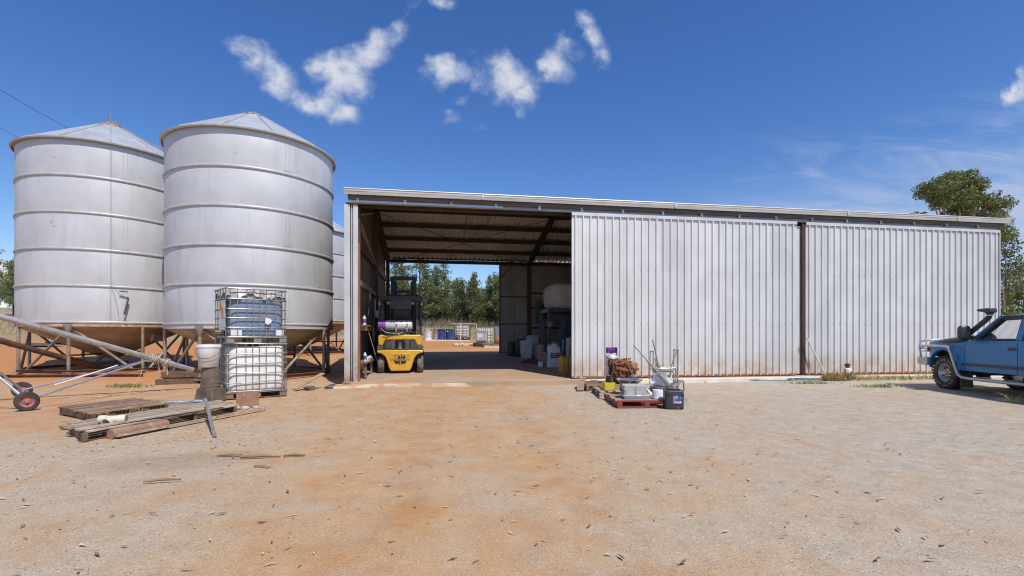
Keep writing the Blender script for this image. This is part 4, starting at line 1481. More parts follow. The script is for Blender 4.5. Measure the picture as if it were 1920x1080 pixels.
def cage_tank(label, loc, rz, body, levels=(.15, .34, .54, .73, .94, 1.155), liquid=None, detail=True, cagemat='cage', group=None, bent=.0, lowrate=False, sc_=1.0):
    t = thing('cage_tank', label, 'cage tank', loc, rz, group)
    hx, hy = .59, .49
    # pallet
    m = MB()
    for x in (-.52, 0, .52):
        for y in (-.42, 0, .42):
            m.box((x, y, .065), (.15, .13, .11))
    for y in (-.42, 0, .42):
        m.box((0, y, .006), (1.18, .10, .012))
    m.build('pallet_feet', M[cagemat] if not lowrate else M['wood_brown'], t, smooth=0, bevel=.008)
    m = MB()
    m.box((0, 0, .128), (1.2, 1.0, .02))
    m.build('pallet_deck', M[cagemat], t, smooth=0)
    m = MB()
    if liquid:
        rbox(m, 0, 0, .145, 1.08, hx - .045, hy - .045, 48, 56, .26, ridges=5)
        b = m.build('tank', [M[liquid], M[body]], t, smooth=60)
        me = b.data
        me.polygons.foreach_set('material_index', [1 if p.center.z > .96 else 0 for p in me.polygons])
    else:
        rbox(m, 0, 0, .145, 1.10, hx - .03, hy - .03, 40, 56, .26, ridges=4)
        b = m.build('tank', M[body], t, smooth=60)
    m = MB()
    m.lathe([(.11, 1.08), (.11, 1.135), (.0, 1.14)], 18, (0, 0, 0))
    m.build('lid', M['black_plastic'], t)
    # cage: loops and uprights
    for k, z in enumerate(levels):
        m = MB()
        bz = bent * math.sin(k * 2.1) * .5
        pts = []
        for (sx, sy) in ((-1, -1), (1, -1), (1, 1), (-1, 1)):
            a0 = math.atan2(sy, sx)
            for da in (-.4, 0, .4):
                pts.append((sx * (hx - .05) + .05 * math.cos(a0 + da) * 1.2, sy * (hy - .05) + .05 * math.sin(a0 + da) * 1.2, z + bz * sx + random.uniform(-1, 1) * bent * .3))
        m.tube(pts, .0125 if k < len(levels) - 1 else .016, 7, closed=True)
        m.build('cage_hoop', M[cagemat], t)
    xs = (-.53, -.39, -.215, -.085, .045, .175, .36, .50)
    ys = (-.40, -.20, .02, .22, .40)
    proto = MB().tube([(0, 0, levels[0] - .02), (0, 0, levels[-1])], .0105, 6)
    me = proto.mesh('cage_bar', M[cagemat])
    for (lst, f) in ((xs, lambda v: ((v, -hy, 0), (v, hy, 0))), (ys, lambda v: ((-hx, v, 0), (hx, v, 0)))):
        for v in lst:
            for p in f(v):
                ob = bpy.data.objects.new('cage_bar', me)
                COL.objects.link(ob)
                ob.parent = t
                ob.location = p
    if detail:
        m = MB()
        m.lathe([(.05, -.12), (.05, 0), (.0, 0)], 12, (-hx + .01, -.10, .21), Matrix.Rotation(R(-90), 3, 'Y'))
        m.tube([(-hx + .03, -.10, .21), (-hx - .10, -.10, .20), (-hx - .12, -.10, .14)], .03, 8)
        v = m.build('valve', M['black_plastic'], t)
        m = MB()
        m.box((-hx - .05, -.10, .262), (.15, .04, .02))
        m.build('valve_lever', M['yellow_bright'], v)
    return t


cA = W3(-5.738, 10.95)
low = cage_tank('lower cage tank of the stack, dirty white with brown stains and a rusty cage', cA, R(26.7), 'white_dirty', bent=.02, lowrate=True, sc_=1)
top = cage_tank('upper cage tank of the stack, filled with blue grey liquid under cloudy wrap', (cA.x - .05, cA.y - .02, 1.158), R(34.5), 'wrap', liquid='blue_liquid')
# crumpled wrap over the top tank
m = MB()


def wrapf(u, v):
    x, y = (u - .5) * 1.19, (v - .5) * .99
    e = max(abs(u - .5), abs(v - .5)) * 2
    z = 1.12 + .03 * math.sin(9 * u + 4 * v) * math.sin(7 * v - 3 * u) + random.uniform(-.022, .022)
    if e > .86:
        z -= (e - .86) / .14 * (.12 + .06 * math.sin(13 * (u + v)) + random.uniform(-.03, .04))
    return (x * .985, y * .985, z)


m.grid(wrapf, 26, 22)
m.build('plastic_wrap', M['wrap'], top, smooth=25)
m = MB()
m.box((-.605, -.18, .60), (.004, .44, .62))
m.build('paper_sheet', M['label_white'], top, smooth=0)
for y, z in ((-.10, .80), (-.24, .67)):
    m = MB()
    m.box((-.611, y, z), (.006, .17, .19))
    m.box((-.615, y, z + .03), (.003, .10, .012), mi=1).box((-.615, y, z - .01), (.003, .07, .012), mi=1).box((-.615, y + .02, z - .05), (.003, .06, .03), mi=1)
    m.build('orange_label', [M['label_orange'], M['rim_rust']], top, smooth=0)
m = MB()
m.add([(.135, -.515, .44), (.20, -.52, .40), (.275, -.518, .47), (.26, -.514, .53), (.15, -.514, .565)], [(0, 1, 2, 3, 4)])
m.add([(.135, -.510, .44), (.20, -.514, .40), (.275, -.512, .47), (.26, -.508, .53), (.15, -.508, .565)], [(4, 3, 2, 1, 0)])
m.build('torn_label', M['label_white'], top, smooth=0)
for (x0, x1) in ((-.53, -.30), (.37, .54)):
    m = MB()
    m.box(((x0 + x1) / 2, -.462, .235), (x1 - x0, .03, .15))
    m.build('white_corner', M['label_white'], top, bevel=.02)

# sticks and bark lying in the open yard
for k, (a, b, r, lab) in enumerate((((-3.24, 5.42), (-2.98, 5.44), .017, 'short split stick at the left end of the stick line on the bare yard'),
                                    ((-2.94, 5.34), (-2.52, 5.37), .018, 'middle split stick of the line lying on the bare yard'),
                                    ((-2.50, 5.40), (-2.27, 5.42), .016, 'right hand stick of the line on the bare yard, with a dark tip'),
                                    ((-3.32, 4.44), (-3.02, 4.50), .012, 'thin brown stick lying alone nearer the camera than the stick line'),
                                    ((-2.60, 4.98), (-2.42, 4.92), .010, 'thin brown twig just below the line of sticks'))):
    m = MB()
    A, B = W3(*a, .015), W3(*b, .018)
    mid = A.lerp(B, .5) + Vector((0, .01, .006))
    m.tube([A, mid, B], [r * .8, r, r * .6], 6)
    tag(m.build('stick', M['stick']), lab, 'stick', 'sticks lying on the yard')


# ------------------------------------------------------------------ scrap on pallets before the middle door
rp = pallet('red painted pallet nearest the camera, loaded with scrap sheet metal', (1.93, 9.05), (1, .02), (-.01, 1), 1.17, 1.17, 7, .14, M['dusty_wood'], M['red_paint'], gap=.05, nb=2, endcap=True)
U, V_ = (W3(1, .02) - W3(0, 0)).normalized(), (W3(-.01, 1) - W3(0, 0)).normalized()
up = Vector((0, 0, 1))
for v in (-.02, .585, 1.17):
    m = MB()
    m.bar(V_ * v + up * .128, V_ * v + U * 1.17 + up * .128, .05, .03)
    m.bar(V_ * v + up * .016, V_ * v + U * 1.17 + up * .016, .05, .03)
    for s in (.04, .55, 1.12):
        m.bar(V_ * v + U * s + up * .03, V_ * v + U * s + up * .115, .05, .09, up=tuple(U))
    m.build('side_rail', M['red_paint'], rp, smooth=0, bevel=.004)
pallet('grey timber pallet in the middle of the scrap row, with yellow bracket on it', (1.84, 10.36), (0.02, 1), (1, 0), 1.17, 1.17, 7, .14, M['wood_grey'], M['wood_grey'], gap=.045)
pallet('dark brown pallet at the back of the scrap row below the engine', (1.76, 11.72), (1, 0), (0, 1), 1.22, 1.17, 7, .15, M['wood_brown'], M['wood_brown'], gap=.04)
m = MB()
m.bar(W3(1.62, 11.72, .03), W3(1.83, 12.75, .27), .16, .025)
m.bar(W3(1.83, 12.75, .27), W3(2.9, 12.85, .24), .18, .025)
tag(m.build('plank', M['wood_brown'], smooth=0), 'dark bent planks tilted along the left side of the back scrap pallet', 'plank')

# gas bottle
t = thing('gas_bottle', 'upright white gas bottle with purple collar standing behind the rusty engine', 'gas bottle', W3(2.66, 13.18), -YAW)
m = MB()
m.lathe([(0, .02), (.12, .02), (.13, .0), (.15, .02), (.165, .06), (.165, .70), (.15, .78), (.10, .83), (.04, .845), (0, .845)], 26)
m.build('bottle', M['lpg'], t)
m = MB()
m.lathe([(.148, .86), (.152, .87), (.152, 1.0), (.146, 1.01), (.142, 1.0), (.142, .87), (.148, .86)], 24, a0=R(-30), a1=R(210))
for a in (10, 90, 170):
    m.box((.147 * math.cos(R(a)), .147 * math.sin(R(a)), .83), (.012, .05, .09), (0, 0, R(a)))
m.build('collar', M['purple'], t)
m = MB()
m.tube([(0, 0, .84), (0, 0, .93)], .026, 10)
m.lathe([(.04, .93), (.045, .95), (.03, .97), (0, .97)], 10)
m.tube([(0, 0, .90), (-.04, -.08, .90)], .016, 8)
m.blob((.05, -.06, .92), (.03, .03, .04))
m.build('valve', M['charcoal'], t)

# rusty engine
t = thing('engine', 'bright rusty orange engine block sitting on the back scrap pallet', 'engine', W3(2.62, 12.05, .152), -YAW + .1)
m = MB()
m.hexa([(-.20, -.19, .22), (.25, -.19, .22), (.25, .19, .22), (-.20, .19, .22), (-.22, -.21, .46), (.27, -.21, .46), (.27, .21, .46), (-.22, .21, .46)])
m.box((.02, 0, .48), (.52, .40, .05))
m.build('block', M['rust'], t, bevel=.018)
m = MB()
m.box((.02, -.03, .535), (.46, .30, .07))
for i in range(4):
    m.tube([(-.15 + i * .11, -.21, .51), (-.15 + i * .11, -.25, .47)], .032, 8)
    m.tube([(-.15 + i * .11, .02, .57), (-.15 + i * .11, .02, .60)], .022, 8)
m.build('cylinder_head', M['rust'], t, bevel=.012)
m = MB()
m.hexa([(-.14, -.12, .05), (.20, -.12, .05), (.20, .12, .05), (-.14, .12, .05), (-.19, -.17, .225), (.24, -.17, .225), (.24, .17, .225), (-.19, .17, .225)])
m.build('sump', M['rust_dark'], t, bevel=.02)
m = MB()
q = Matrix.Rotation(R(-90), 3, 'Y')
m.lathe([(0, .0), (.10, .0), (.11, .01), (.09, .02), (.11, .03), (.11, .045), (.03, .05), (.03, .07), (0, .07)], 18, (-.23, -.06, .50), q)
m.lathe([(0, .0), (.085, .0), (.09, .03), (.03, .04), (0, .04)], 16, (-.22, 0, .30), q)
m.build('pulley', M['rust_dark'], t)
m = MB()
m.lathe([(.0, 0), (.085, 0), (.095, .02), (.095, .12), (.06, .15), (0, .15)], 16, (.30, -.10, .46), Matrix.Rotation(R(90), 3, 'X'))
m.build('flywheel_cover', mat('pale_rust', (.42, .22, .13), (.36, .17, .09), .8, 0, 9), t)
m = MB()
m.box((.34, -.02, .36), (.30, .08, .06), (0, .08, .2)).box((.0, -.23, .37), (.34, .05, .07), (0, .2, 0)).box((.40, .02, .30), (.06, .10, .16))
m.build('mount_bracket', M['rust'], t, bevel=.008)
m = MB()
random.seed(3)
for i in range(60):
    m.box((random.uniform(-.21, .27), -.20 + random.uniform(-.03, .02), random.uniform(.12, .58)), (random.uniform(.02, .07), random.uniform(.02, .05), random.uniform(.015, .06)), (random.uniform(-.5, .5), random.uniform(-.6, .6), 0))
for i in range(26):
    m.blob((random.uniform(-.2, .25), random.uniform(-.18, .1), .585 + random.uniform(-.01, .035)), (.022, .022, .025), 6, 4)
tag(m.build('fittings', M['rust'], t, smooth=0), kind='stuff')
for k, pts in enumerate(([(-.22, -.20, .50), (-.05, -.27, .60), (.12, -.28, .52), (.20, -.29, .30), (.33, -.27, .05)], [(-.18, -.22, .45), (-.26, -.24, .25), (-.24, -.22, .06)], [(-.33, .05, .66), (-.2, -.05, .60), (-.1, -.1, .56)])):
    m = MB()
    m.tube(pts, .014, 6)
    m.build('hose', M['stick'] if k == 0 else M['charcoal'], t)
for x in (-.05, .16):
    m = MB()
    m.bar((x, -.235, .02), (x, -.235, .36), .035, .02)
    m.build('strap', M['charcoal'], t, smooth=0)
m = MB()
m.box((0, .0, .03), (.56, .10, .05)).box((-.24, 0, .10), (.08, .36, .16)).box((.24, 0, .09), (.08, .36, .14))
m.build('cradle', M['rust_dark'], t, smooth=0, bevel=.006)

# yellow bracket
t = thing('yellow_bracket', 'folded bright yellow steel bracket on the grey pallet', 'bracket', W3(2.12, 10.75, .145), -YAW + .15)
m = MB()
m.prism([(-.13, 0), (.07, 0), (.10, .17), (-.13, .16)], -.10, -.09)
m.prism([(-.13, 0), (.02, 0), (.02, .15), (-.13, .16)], .09, .10)
m.box((-.13, 0, .08), (.012, .20, .16)).box((-.03, 0, .008), (.2, .2, .012))
m.build('bracket_body', M['yellow_bright'], t, smooth=0)
m = MB()
m.box((.18, .02, .06), (.16, .12, .12), (0, .1, .1))
m.build('bracket_lug', M['olive'], t, smooth=0)

# scrap on the red pallet
t = thing('sheet_metal_box', 'grey dusty sheet metal box lying on its side at the front of the red pallet', 'scrap box', W3(2.33, 9.45, .20), -YAW - .05)
m = MB()
for (c, d, r_) in (((0, -.20, .09), (.42, .006, .19), (.06, 0, 0)), ((0, 0, .01), (.42, .40, .006), None), ((-.20, -.04, .10), (.006, .34, .21), (0, -.35, 0)), ((0, -.02, .185), (.42, .20, .006), (.12, 0, 0)), ((.20, 0, .09), (.006, .36, .17), None)):
    m.box(c, d, r_)
m.build('box_shell', M['white_dirty'] if False else mat('dusty_sheet', (.50, .48, .44), (.40, .38, .34), .65, .2, 6, spots=((.30, .27, .23), 7, .60)), t, smooth=0, bevel=.004)
m = MB()
m.box((-.0, -.207, .10), (.008, .008, .19))
m.build('seam', M['steel'], t, smooth=0)
t = thing('clear_tray', 'shallow clear plastic tray under the dusty sheet metal box', 'tray', W3(2.33, 9.36, .145), -YAW)
m = MB()
m.hexa([(-.23, -.17, 0), (.23, -.17, 0), (.23, .17, 0), (-.23, .17, 0), (-.26, -.2, .07), (.26, -.2, .07), (.26, .2, .07), (-.26, .2, .07)])
m.build('tray_body', mat('tray_plastic', (.52, .54, .62), (.42, .43, .52), .15, .2, 6, spots=((.75, .75, .8), 6, .6)), t, bevel=.012)
t = thing('wash_basin', 'round galvanised basin lying behind the dusty sheet metal box', 'basin', W3(2.38, 9.98, .20), 0)
m = MB()
m.lathe([(0, .16), (.17, .16), (.21, .19), (.255, .235), (.265, .24), (.265, .25), (.25, .25), (.20, .215), (.16, .185), (0, .185)], 26)
m.build('basin_bowl', M['chrome'], t)
m = MB()
m.box((0, 0, .075), (.30, .30, .15))
m.build('basin_stand', M['charcoal'], t)
t = thing('white_bucket', 'small white tub tipped at the front right of the red pallet', 'tub', W3(2.76, 9.30, .145), -YAW)
m = MB()
m.lathe([(0, .0), (.125, .0), (.12, .05), (.105, .16), (.0, .17)], 24)
m.lathe([(.128, .0), (.135, .005), (.135, .02), (.125, .02)], 24)
m.build('tub_body', M['white_plastic'], t)
m = MB()
m.box((.135, 0, .09), (.012, .05, .17))
m.build('tub_handle', M['white_plastic'], t)
t = thing('plastic_flap', 'bent white plastic sheet propped between the tub and the dusty box', 'plastic sheet', W3(2.60, 9.62, .145), -YAW)
m = MB()
m.grid(lambda u, v: (-.12 + .24 * u + .08 * v, .02 * math.sin(6 * u) + .14 * v, .30 * (1 - u) * (1 - v * .2) + .02), 6, 4)
m.grid(lambda u, v: (-.12 + .24 * u + .08 * v, .02 * math.sin(6 * u) + .14 * v - .012, .30 * (1 - u) * (1 - v * .2) + .012), 6, 4)
m.build('sheet', M['white_plastic'], t)

# farther scrap right of the grey pallet
t = thing('scrap_tub', 'broken white plastic tub piled on a grey metal case behind the red pallet', 'tub', W3(3.10, 10.50, .29), -YAW + .2)
m = MB()
rt = Euler((.9, .35, .2)).to_matrix()
def tubw(u, v):
    a_ = 2 * math.pi * u
    k_ = .8 + .2 * v
    sg_ = lambda q_: math.copysign(abs(q_) ** .55, q_)
    p_ = Vector((.21 * k_ * sg_(math.cos(a_)), .15 * k_ * sg_(math.sin(a_)), .22 * v + .035 * math.sin(5 * a_) * v))
    return tuple(rt @ p_)
m.grid(tubw, 28, 5)
m.add([tuple(rt @ Vector((.168 * math.cos(k_ * .449), .12 * math.sin(k_ * .449), .002))) for k_ in range(14)], [tuple(range(14))])
m.build('tub_shell', M['white_plastic'], t)
m = MB()
m.box((.22, -.06, .05), (.18, .2, .015), (.3, .6, 0)).box((.27, .05, .10), (.16, .12, .015), (-.4, -.5, .2)).box((-.14, -.08, .04), (.2, .12, .015), (.5, .3, .4))
m.build('broken_flap', M['white_plastic'], t, smooth=0)
t = thing('metal_case', 'scuffed grey metal case with open top under the broken white tub', 'metal case', W3(3.18, 10.30, .0), -YAW + .12)
m = MB()
m.hexa([(-.22, -.15, .03), (.2, -.15, .0), (.2, .2, .0), (-.22, .2, .03), (-.24, -.16, .27), (.23, -.16, .22), (.23, .2, .22), (-.24, .2, .27)])
m.build('case_body', mat('grey_case', (.33, .32, .34), (.24, .23, .24), .5, .4, 6, spots=((.5, .5, .5), 7, .64)), t, bevel=.012)
m = MB()
m.box((0, -.16, .235), (.48, .025, .02), (0, .1, 0))
m.build('rim_strip', M['steel'], t)
random.seed(21)
for k, (l, w, z, s, rz, nm, lab) in enumerate((
        (2.95, 10.75, .13, (.38, .10, .04), .4, 'steel_offcut', 'bent strip of grey steel lying left of the metal case'),
        (2.86, 10.30, .12, (.16, .30, .03), .9, 'steel_offcut', 'flat square of grey sheet steel right behind the round basin'),
        (3.05, 11.10, .06, (.5, .08, .06), -.25, 'steel_offcut', 'long grey channel offcut lying on the ground behind the metal case'),
        (3.30, 9.75, .06, (.28, .16, .10), .2, 'steel_offcut', 'shiny folded sheet offcut on the ground right of the white tub'))):
    m = MB()
    m.box((0, 0, 0), s, (random.uniform(-.2, .2), random.uniform(-.2, .2), 0))
    m.box((s[0] * .3, s[1] * .2, s[2] * .6), (s[0] * .4, s[1] * .6, .02), (.3, .2, .3))
    tag(m.build(nm, M['steel'] if k < 3 else M['chrome'], smooth=0, loc=W3(l, w, z), rot=(0, 0, rz - YAW)), lab, 'steel scrap')
# box frame
t = thing('scrap_rack', 'small square grey steel rack tipped on edge behind the black jerrycan', 'rack', W3(3.28, 9.75, .17), -YAW + .4)
m = MB()
for (a, b) in (((-.2, 0, 0), (.2, 0, .08)), ((-.2, .22, .0), (.2, .22, .08)), ((-.2, 0, 0), (-.2, .22, 0)), ((.2, 0, .08), (.2, .22, .08)), ((-.16, 0, .2), (.18, 0, .32)), ((-.16, .22, .2), (.18, .22, .32)), ((-.16, 0, .2), (-.16, .22, .2)), ((.18, 0, .32), (.18, .22, .32)), ((-.2, 0, 0), (-.16, 0, .2)), ((.2, 0, .08), (.18, 0, .32)), ((-.2, .22, 0), (-.16, .22, .2)), ((.2, .22, .08), (.18, .22, .32))):
    m.bar(a, b, .03, .03)
m.box((.02, .11, .05), (.38, .2, .008), (0, -.18, 0)).box((0, .22, .14), (.36, .008, .2), (0, -.2, 0))
m.box((0, .1, -.10), (.4, .2, .20))
m.v = [(x * .78, y * .78, z * .78) for x, y, z in m.v]
m.build('rack_bars', M['steel'], t, smooth=0)
# long lever arm
m = MB()
A, B = W3(2.76, 11.2, 1.11), W3(3.36, 10.05, .14)
d = (B - A)
m.tube([A, A + d * .36], .012, 7)
m.tube([A + d * .34, A + d * .40], .026, 8)
m.tube([A + d * .38, A + d * .62], .022, 8)
m.bar(A + d * .50, B, .07, .05)
m.bar(A + d * .46 + Vector((-.03, 0, -.04)), A + d * .9 + Vector((-.03, 0, -.04)), .012, .012)
m.tube([B, B + Vector((.10, .02, -.05))], .03, 8)
o = m.build('lever_arm', M['steel'])
tag(o, 'long grey steel lever arm slanting up to the left from the tipped steel rack', 'steel lever')
# trolley frame
t = thing('trolley_frame', 'tubular grey steel trolley frame standing upright before the middle door', 'trolley', W3(3.80, 13.20), -YAW)
# in its own axes: x to the right
bars = [((-.02, 0, .0), (-.02, 0, .92)), ((-.02, .35, .0), (-.0, .35, .92)), ((.03, 0, .92), (.15, 0, .30)), ((-.04, 0, 1.22), (.10, 0, .62)), ((.10, 0, .62), (.19, 0, .40)),
        ((.63, 0, .05), (.645, 0, .96)), ((.64, .35, .05), (.645, .35, .96)), ((.62, 0, .96), (.44, 0, .44)), ((.44, 0, .44), (.43, 0, .05)), ((.12, 0, .44), (.56, 0, .46)), ((.14, -.05, .37), (.52, -.05, .36)),
        ((.56, 0, .46), (.585, 0, .38)), ((.585, 0, .38), (.585, 0, .08)), ((.15, 0, .30), (.15, 0, .0)), ((-.02, 0, .9), (-.0, .35, .9)), ((.645, 0, .94), (.645, .35, .94)), ((.12, .35, .44), (.56, .35, .46)), ((.02, 0, .72), (.10, 0, .45))]
for a, b in bars:
    m = MB()
    m.tube([a, b], .0165, 7)
    m.build('frame_tube', M['steel'], t)
m = MB()
m.box((.32, -.02, .40), (.36, .12, .02), (.2, 0, 0))
m.build('seat_plate', M['steel'], t, smooth=0)
for x in (.45, .64):
    m = MB()
    m.blob((x, 0, .05), (.06, .03, .05), 10, 6)
    m.blob((x - .06, .02, .10), (.07, .05, .05), 8, 5, .1)
    m.build('castor', M['charcoal'], t)

# black jerrycan
t = thing('jerrycan', 'black plastic jerrycan with blue and red label beside the red pallet', 'jerrycan', W3(2.925, 8.95), -YAW - .12)
m = MB()
rbox(m, 0, 0, 0, .345, .165, .145, 26, 36, .30)
m.build('can_body', M['black_plastic'], t, smooth=50)
m = MB()
m.box((-.02, -.04, .362), (.22, .05, .04)).box((-.13, .0, .35), (.03, .13, .03)).box((.10, .0, .35), (.03, .13, .03))
m.build('can_handle', M['black_plastic'], t, bevel=.012)
m = MB()
m.lathe([(.035, .33), (.035, .385), (0, .39)], 14, (-.09, .06, 0))
m.build('can_cap', M['charcoal'], t)
m = MB()
m.box((.02, -.1475, .275), (.28, .012, .035)).box((.0, -.147, .05), (.28, .012, .02))
m.build('moulded_rib', M['black_plastic'], t, bevel=.004)
m = MB()
m.box((.055, -.1475, .212), (.135, .004, .10), mi=0)
m.box((.055, -.1475, .137), (.135, .004, .049), mi=1)
m.box((-.016, -.1476, .187), (.010, .005, .15), mi=2)
m.box((.03, -.1496, .25), (.05, .002, .009), mi=2).box((.03, -.1496, .225), (.06, .002, .006), mi=2).box((.10, -.1496, .213), (.016, .002, .012), mi=2).box((.025, -.1496, .20), (.05, .002, .006), mi=2)
m.box((.025, -.1496, .137), (.03, .002, .03), (0, .3, 0), mi=2).box((.065, -.1496, .133), (.018, .002, .032), mi=2).box((.095, -.1496, .138), (.03, .002, .03), (0, -.2, 0), mi=2)
m.build('label', [M['label_blue'], M['label_red'], M['label_white']], t, smooth=0)
m = MB()
m.lathe([(.0, 0), (.014, 0), (.014, .01), (0, .012)], 10, (.055, -.141, .045), Matrix.Rotation(R(90), 3, 'X'))
m.build('drain_plug', M['pvc'], t)

# ------------------------------------------------------------------ along the right hand doors
t = thing('broom', 'pale broom handle leaning against the red door post above the weeds', 'broom', (11.92, 13.42, 0))
m = MB()
m.tube([(.02, -.05, .10), (-.50, .10, 1.28)], .023, 8)
m.build('handle', M['broom_wood'], t)
m = MB()
m.box((.03, -.06, .06), (.30, .07, .05), (0, -.3, .2))
m.build('broom_head', M['rust'], t)
t = thing('sprayer', 'small white pump sprayer with black top by the right hand door', 'sprayer', (12.62, 13.28, 0.02), -YAW)
m = MB()
m.lathe([(0, 0), (.095, 0), (.115, .02), (.115, .22), (.10, .29), (.05, .32), (0, .32)], 22)
m.build('bottle', M['white_plastic'], t)
m = MB()
m.lathe([(.05, .30), (.06, .33), (.06, .36), (.03, .38), (0, .38)], 16)
m.tube([(-.09, 0, .40), (.09, 0, .40)], .022, 8)
m.blob((0, 0, .42), (.07, .05, .045), 10, 6)
m.tube([(-.05, -.03, .36), (-.13, -.08, .30), (-.12, -.10, .12), (-.06, -.12, .06)], .011, 6)
m.build('pump_head', M['black_plastic'], t)
m = MB()
m.box((.03, -.113, .13), (.05, .012, .16), (0, .15, 0))
m.build('level_strip', M['charcoal'], t)
t = thing('hose', 'loosely coiled blue hose on the ground beside the weeds', 'hose', (10.9, 12.95, .01))
m = MB()
pts = []
random.seed(5)
for i in range(80):
    a = i / 80 * 2 * math.pi * 2.0
    k = 1 + .22 * math.sin(a * .37 + 1)
    pts.append((.48 * k * math.cos(a) + .04 * math.sin(3 * a), .26 * k * math.sin(a), .022 + .012 * (i / 30) * abs(math.sin(a * .5))))
pts += [(-.9, -.12, .015), (-1.5, -.02, .015), (-1.7, .16, .015), (-1.4, .2, .015)]
m.tube(pts, .014, 6)
m.build('hose_coil', M['blue_hose'], t)


# ------------------------------------------------------------------ forklift in the open bay
def text_mesh(body, size, depth, shear=0.0, bold=0.0):
    cu = bpy.data.curves.new('text', 'FONT')
    cu.body, cu.size, cu.extrude, cu.shear, cu.offset = body, size, depth, shear, bold
    cu.resolution_u = 3
    ob = bpy.data.objects.new('text', cu)
    COL.objects.link(ob)
    dg = bpy.context.evaluated_depsgraph_get()
    me = bpy.data.meshes.new_from_object(ob.evaluated_get(dg))
    bpy.data.objects.remove(ob)
    return me


def build_forklift():
    x0, y0 = -.93, 15.50
    t = thing('forklift', 'yellow forklift seen from behind with a gas cylinder strapped across its back', 'forklift', (x0, y0, floor_z(16.0)), 0)
    # counterweight, lower half with wheel arches cut into its corners
    half = [(-.28, .07), (-.345, .18), (-.39, .36), (-.44, .49), (-.52, .575), (-.60, .61), (-.69, .63), (-.70, .69), (-.66, .715)]
    poly = half + [(-x, z) for x, z in reversed(half)]
    m = MB()
    m.prism(poly, -.02, .62)
    cw = m.build('counterweight', M['yellow'], t, bevel=.03)
    m = MB()
    m.box((0, -.012, .515), (.62, .05, .20))
    m.build('name_plate', mat('plate_yellow', (.62, .33, .03), (.50, .27, .04), .45, 0, 5), cw, bevel=.012)
    for ch, px, mt in (('Y', -.215, mat('faded_letter', (.36, .22, .06), (.2, .13, .05), .6, 0, 18)), ('ale', -.085, M['black'])):
        me = text_mesh(ch, .21, .003, .22, .006)
        me.materials.clear()
        me.materials.append(mt)
        o = bpy.data.objects.new('lettering', me)
        COL.objects.link(o)
        o.parent = cw
        o.location, o.rotation_euler = (px, -.0395, .445), (R(90), 0, 0)
    m = MB()
    m.prism([(-.20, .39), (.20, .39), (.14, .29), (-.14, .29)], -.026, -.016)
    m.build('tow_slot', M['black'], cw, smooth=0)
    m = MB()
    m.tube([(0, -.035, .28), (0, -.035, .40)], .016, 8)
    m.build('tow_pin', M['alloy'], cw)
    # upper shroud
    m = MB()
    m.prism([(-.66, .86), (-.66, 1.14), (-.61, 1.185), (.60, 1.185), (.65, 1.14), (.65, .86), (.50, .86), (.43, 1.035), (-.45, 1.035), (-.52, .86)], -.01, .60)
    m.build('shroud', M['yellow'], t, bevel=.03)
    m = MB()
    m.box((-.60, .27, .785), (.18, .56, .135)).box((.60, .27, .785), (.18, .56, .135)).box((0, .27, .735), (1.05, .54, .03))
    for x in (-.215, .215):
        m.hexa([(x - .05, .0, .72), (x + .05, .0, .72), (x + .05, .30, .72), (x - .05, .30, .72), (x - .07, .0, 1.05), (x + .06, .0, 1.05), (x + .06, .30, 1.05), (x - .07, .30, 1.05)])
    m.build('grille_band', M['charcoal'], t, bevel=.012)
    m = MB()
    m.box((0, .42, .9), (1.2, .02, .5))
    m.lathe([(.0, .76), (.10, .76), (.11, .95), (.08, .99), (0, 1.0)], 18, (-.02, .24, 0))
    m.build('radiator', M['steel'], t)
    m = MB()
    m.prism([(-.55, 1.13), (-.40, 1.09), (-.27, 1.15), (-.40, 1.12)], -.025, -.012)
    m.build('scratch_mark', M['brown_steel'], t, smooth=0)
    # wheels
    for x in (-.59, .60):
        wheel_parts(t, (x, .32, .27), (1, 0, 0), .27, .185, M['yellow'], M['rubber_dust'])
    for x in (-.56, .56):
        wheel_parts(t, (x, 1.72, .345), (1, 0, 0), .345, .26, M['yellow'], M['rubber'])
    m = MB()
    m.box((0, 1.05, .55), (1.0, 1.1, .55)).box((-.52, 1.0, .30), (.16, .5, .12)).box((.52, 1.0, .30), (.16, .5, .12)).box((0, 1.0, .95), (1.0, .8, .3))
    m.build('chassis', M['charcoal'], t, bevel=.02)
    # gas cylinder
    q = Matrix.Rotation(R(90), 3, 'Y')
    m = MB()
    m.lathe([(0, -.47), (.09, -.465), (.145, -.43), (.168, -.38), (.168, .33), (.15, .39), (.09, .42), (0, .42)], 28, (-.05, .18, 1.47), q)
    cyl = m.build('gas_cylinder', M['lpg'], t)
    m = MB()
    m.lathe([(.165, -.62), (.170, -.615), (.170, -.40), (.165, -.395)], 28, (-.05, .18, 1.47), q)
    m.lathe([(.0, -.617), (.165, -.617)], 28, (-.05, .18, 1.47), q)
    m.build('collar', M['purple'], cyl)
    m = MB()
    m.box((-.585, .005, 1.36), (.10, .02, .12))
    m.build('valve_port', M['black'], cyl)
    for x in (-.12, .20):
        m = MB()
        m.lathe([(.171, -.03), (.176, -.028), (.176, .028), (.171, .03)], 28, (x, .18, 1.47), q)
        m.box((x, .0, 1.40), (.07, .03, .13)).box((x, .03, 1.28), (.05, .04, .10))
        m.build('strap', M['steel'], cyl)
    m = MB()
    for k, x in enumerate((-.28, -.20, .0, .03, .06, .12)):
        m.box((x, .05, 1.575), (.05 if k < 2 else .018, .012, .05), (R(-38), 0, 0), mi=k % 2)
    m.build('sticker', [M['charcoal'], M['purple']], cyl, smooth=0)
    m = MB()
    m.tube([(-.57, -.01, 1.37), (-.50, -.05, 1.30), (-.40, -.06, 1.245), (-.2, -.05, 1.225), (.1, -.03, 1.24)], .016, 7)
    m.build('gas_hose', M['steel'], t)
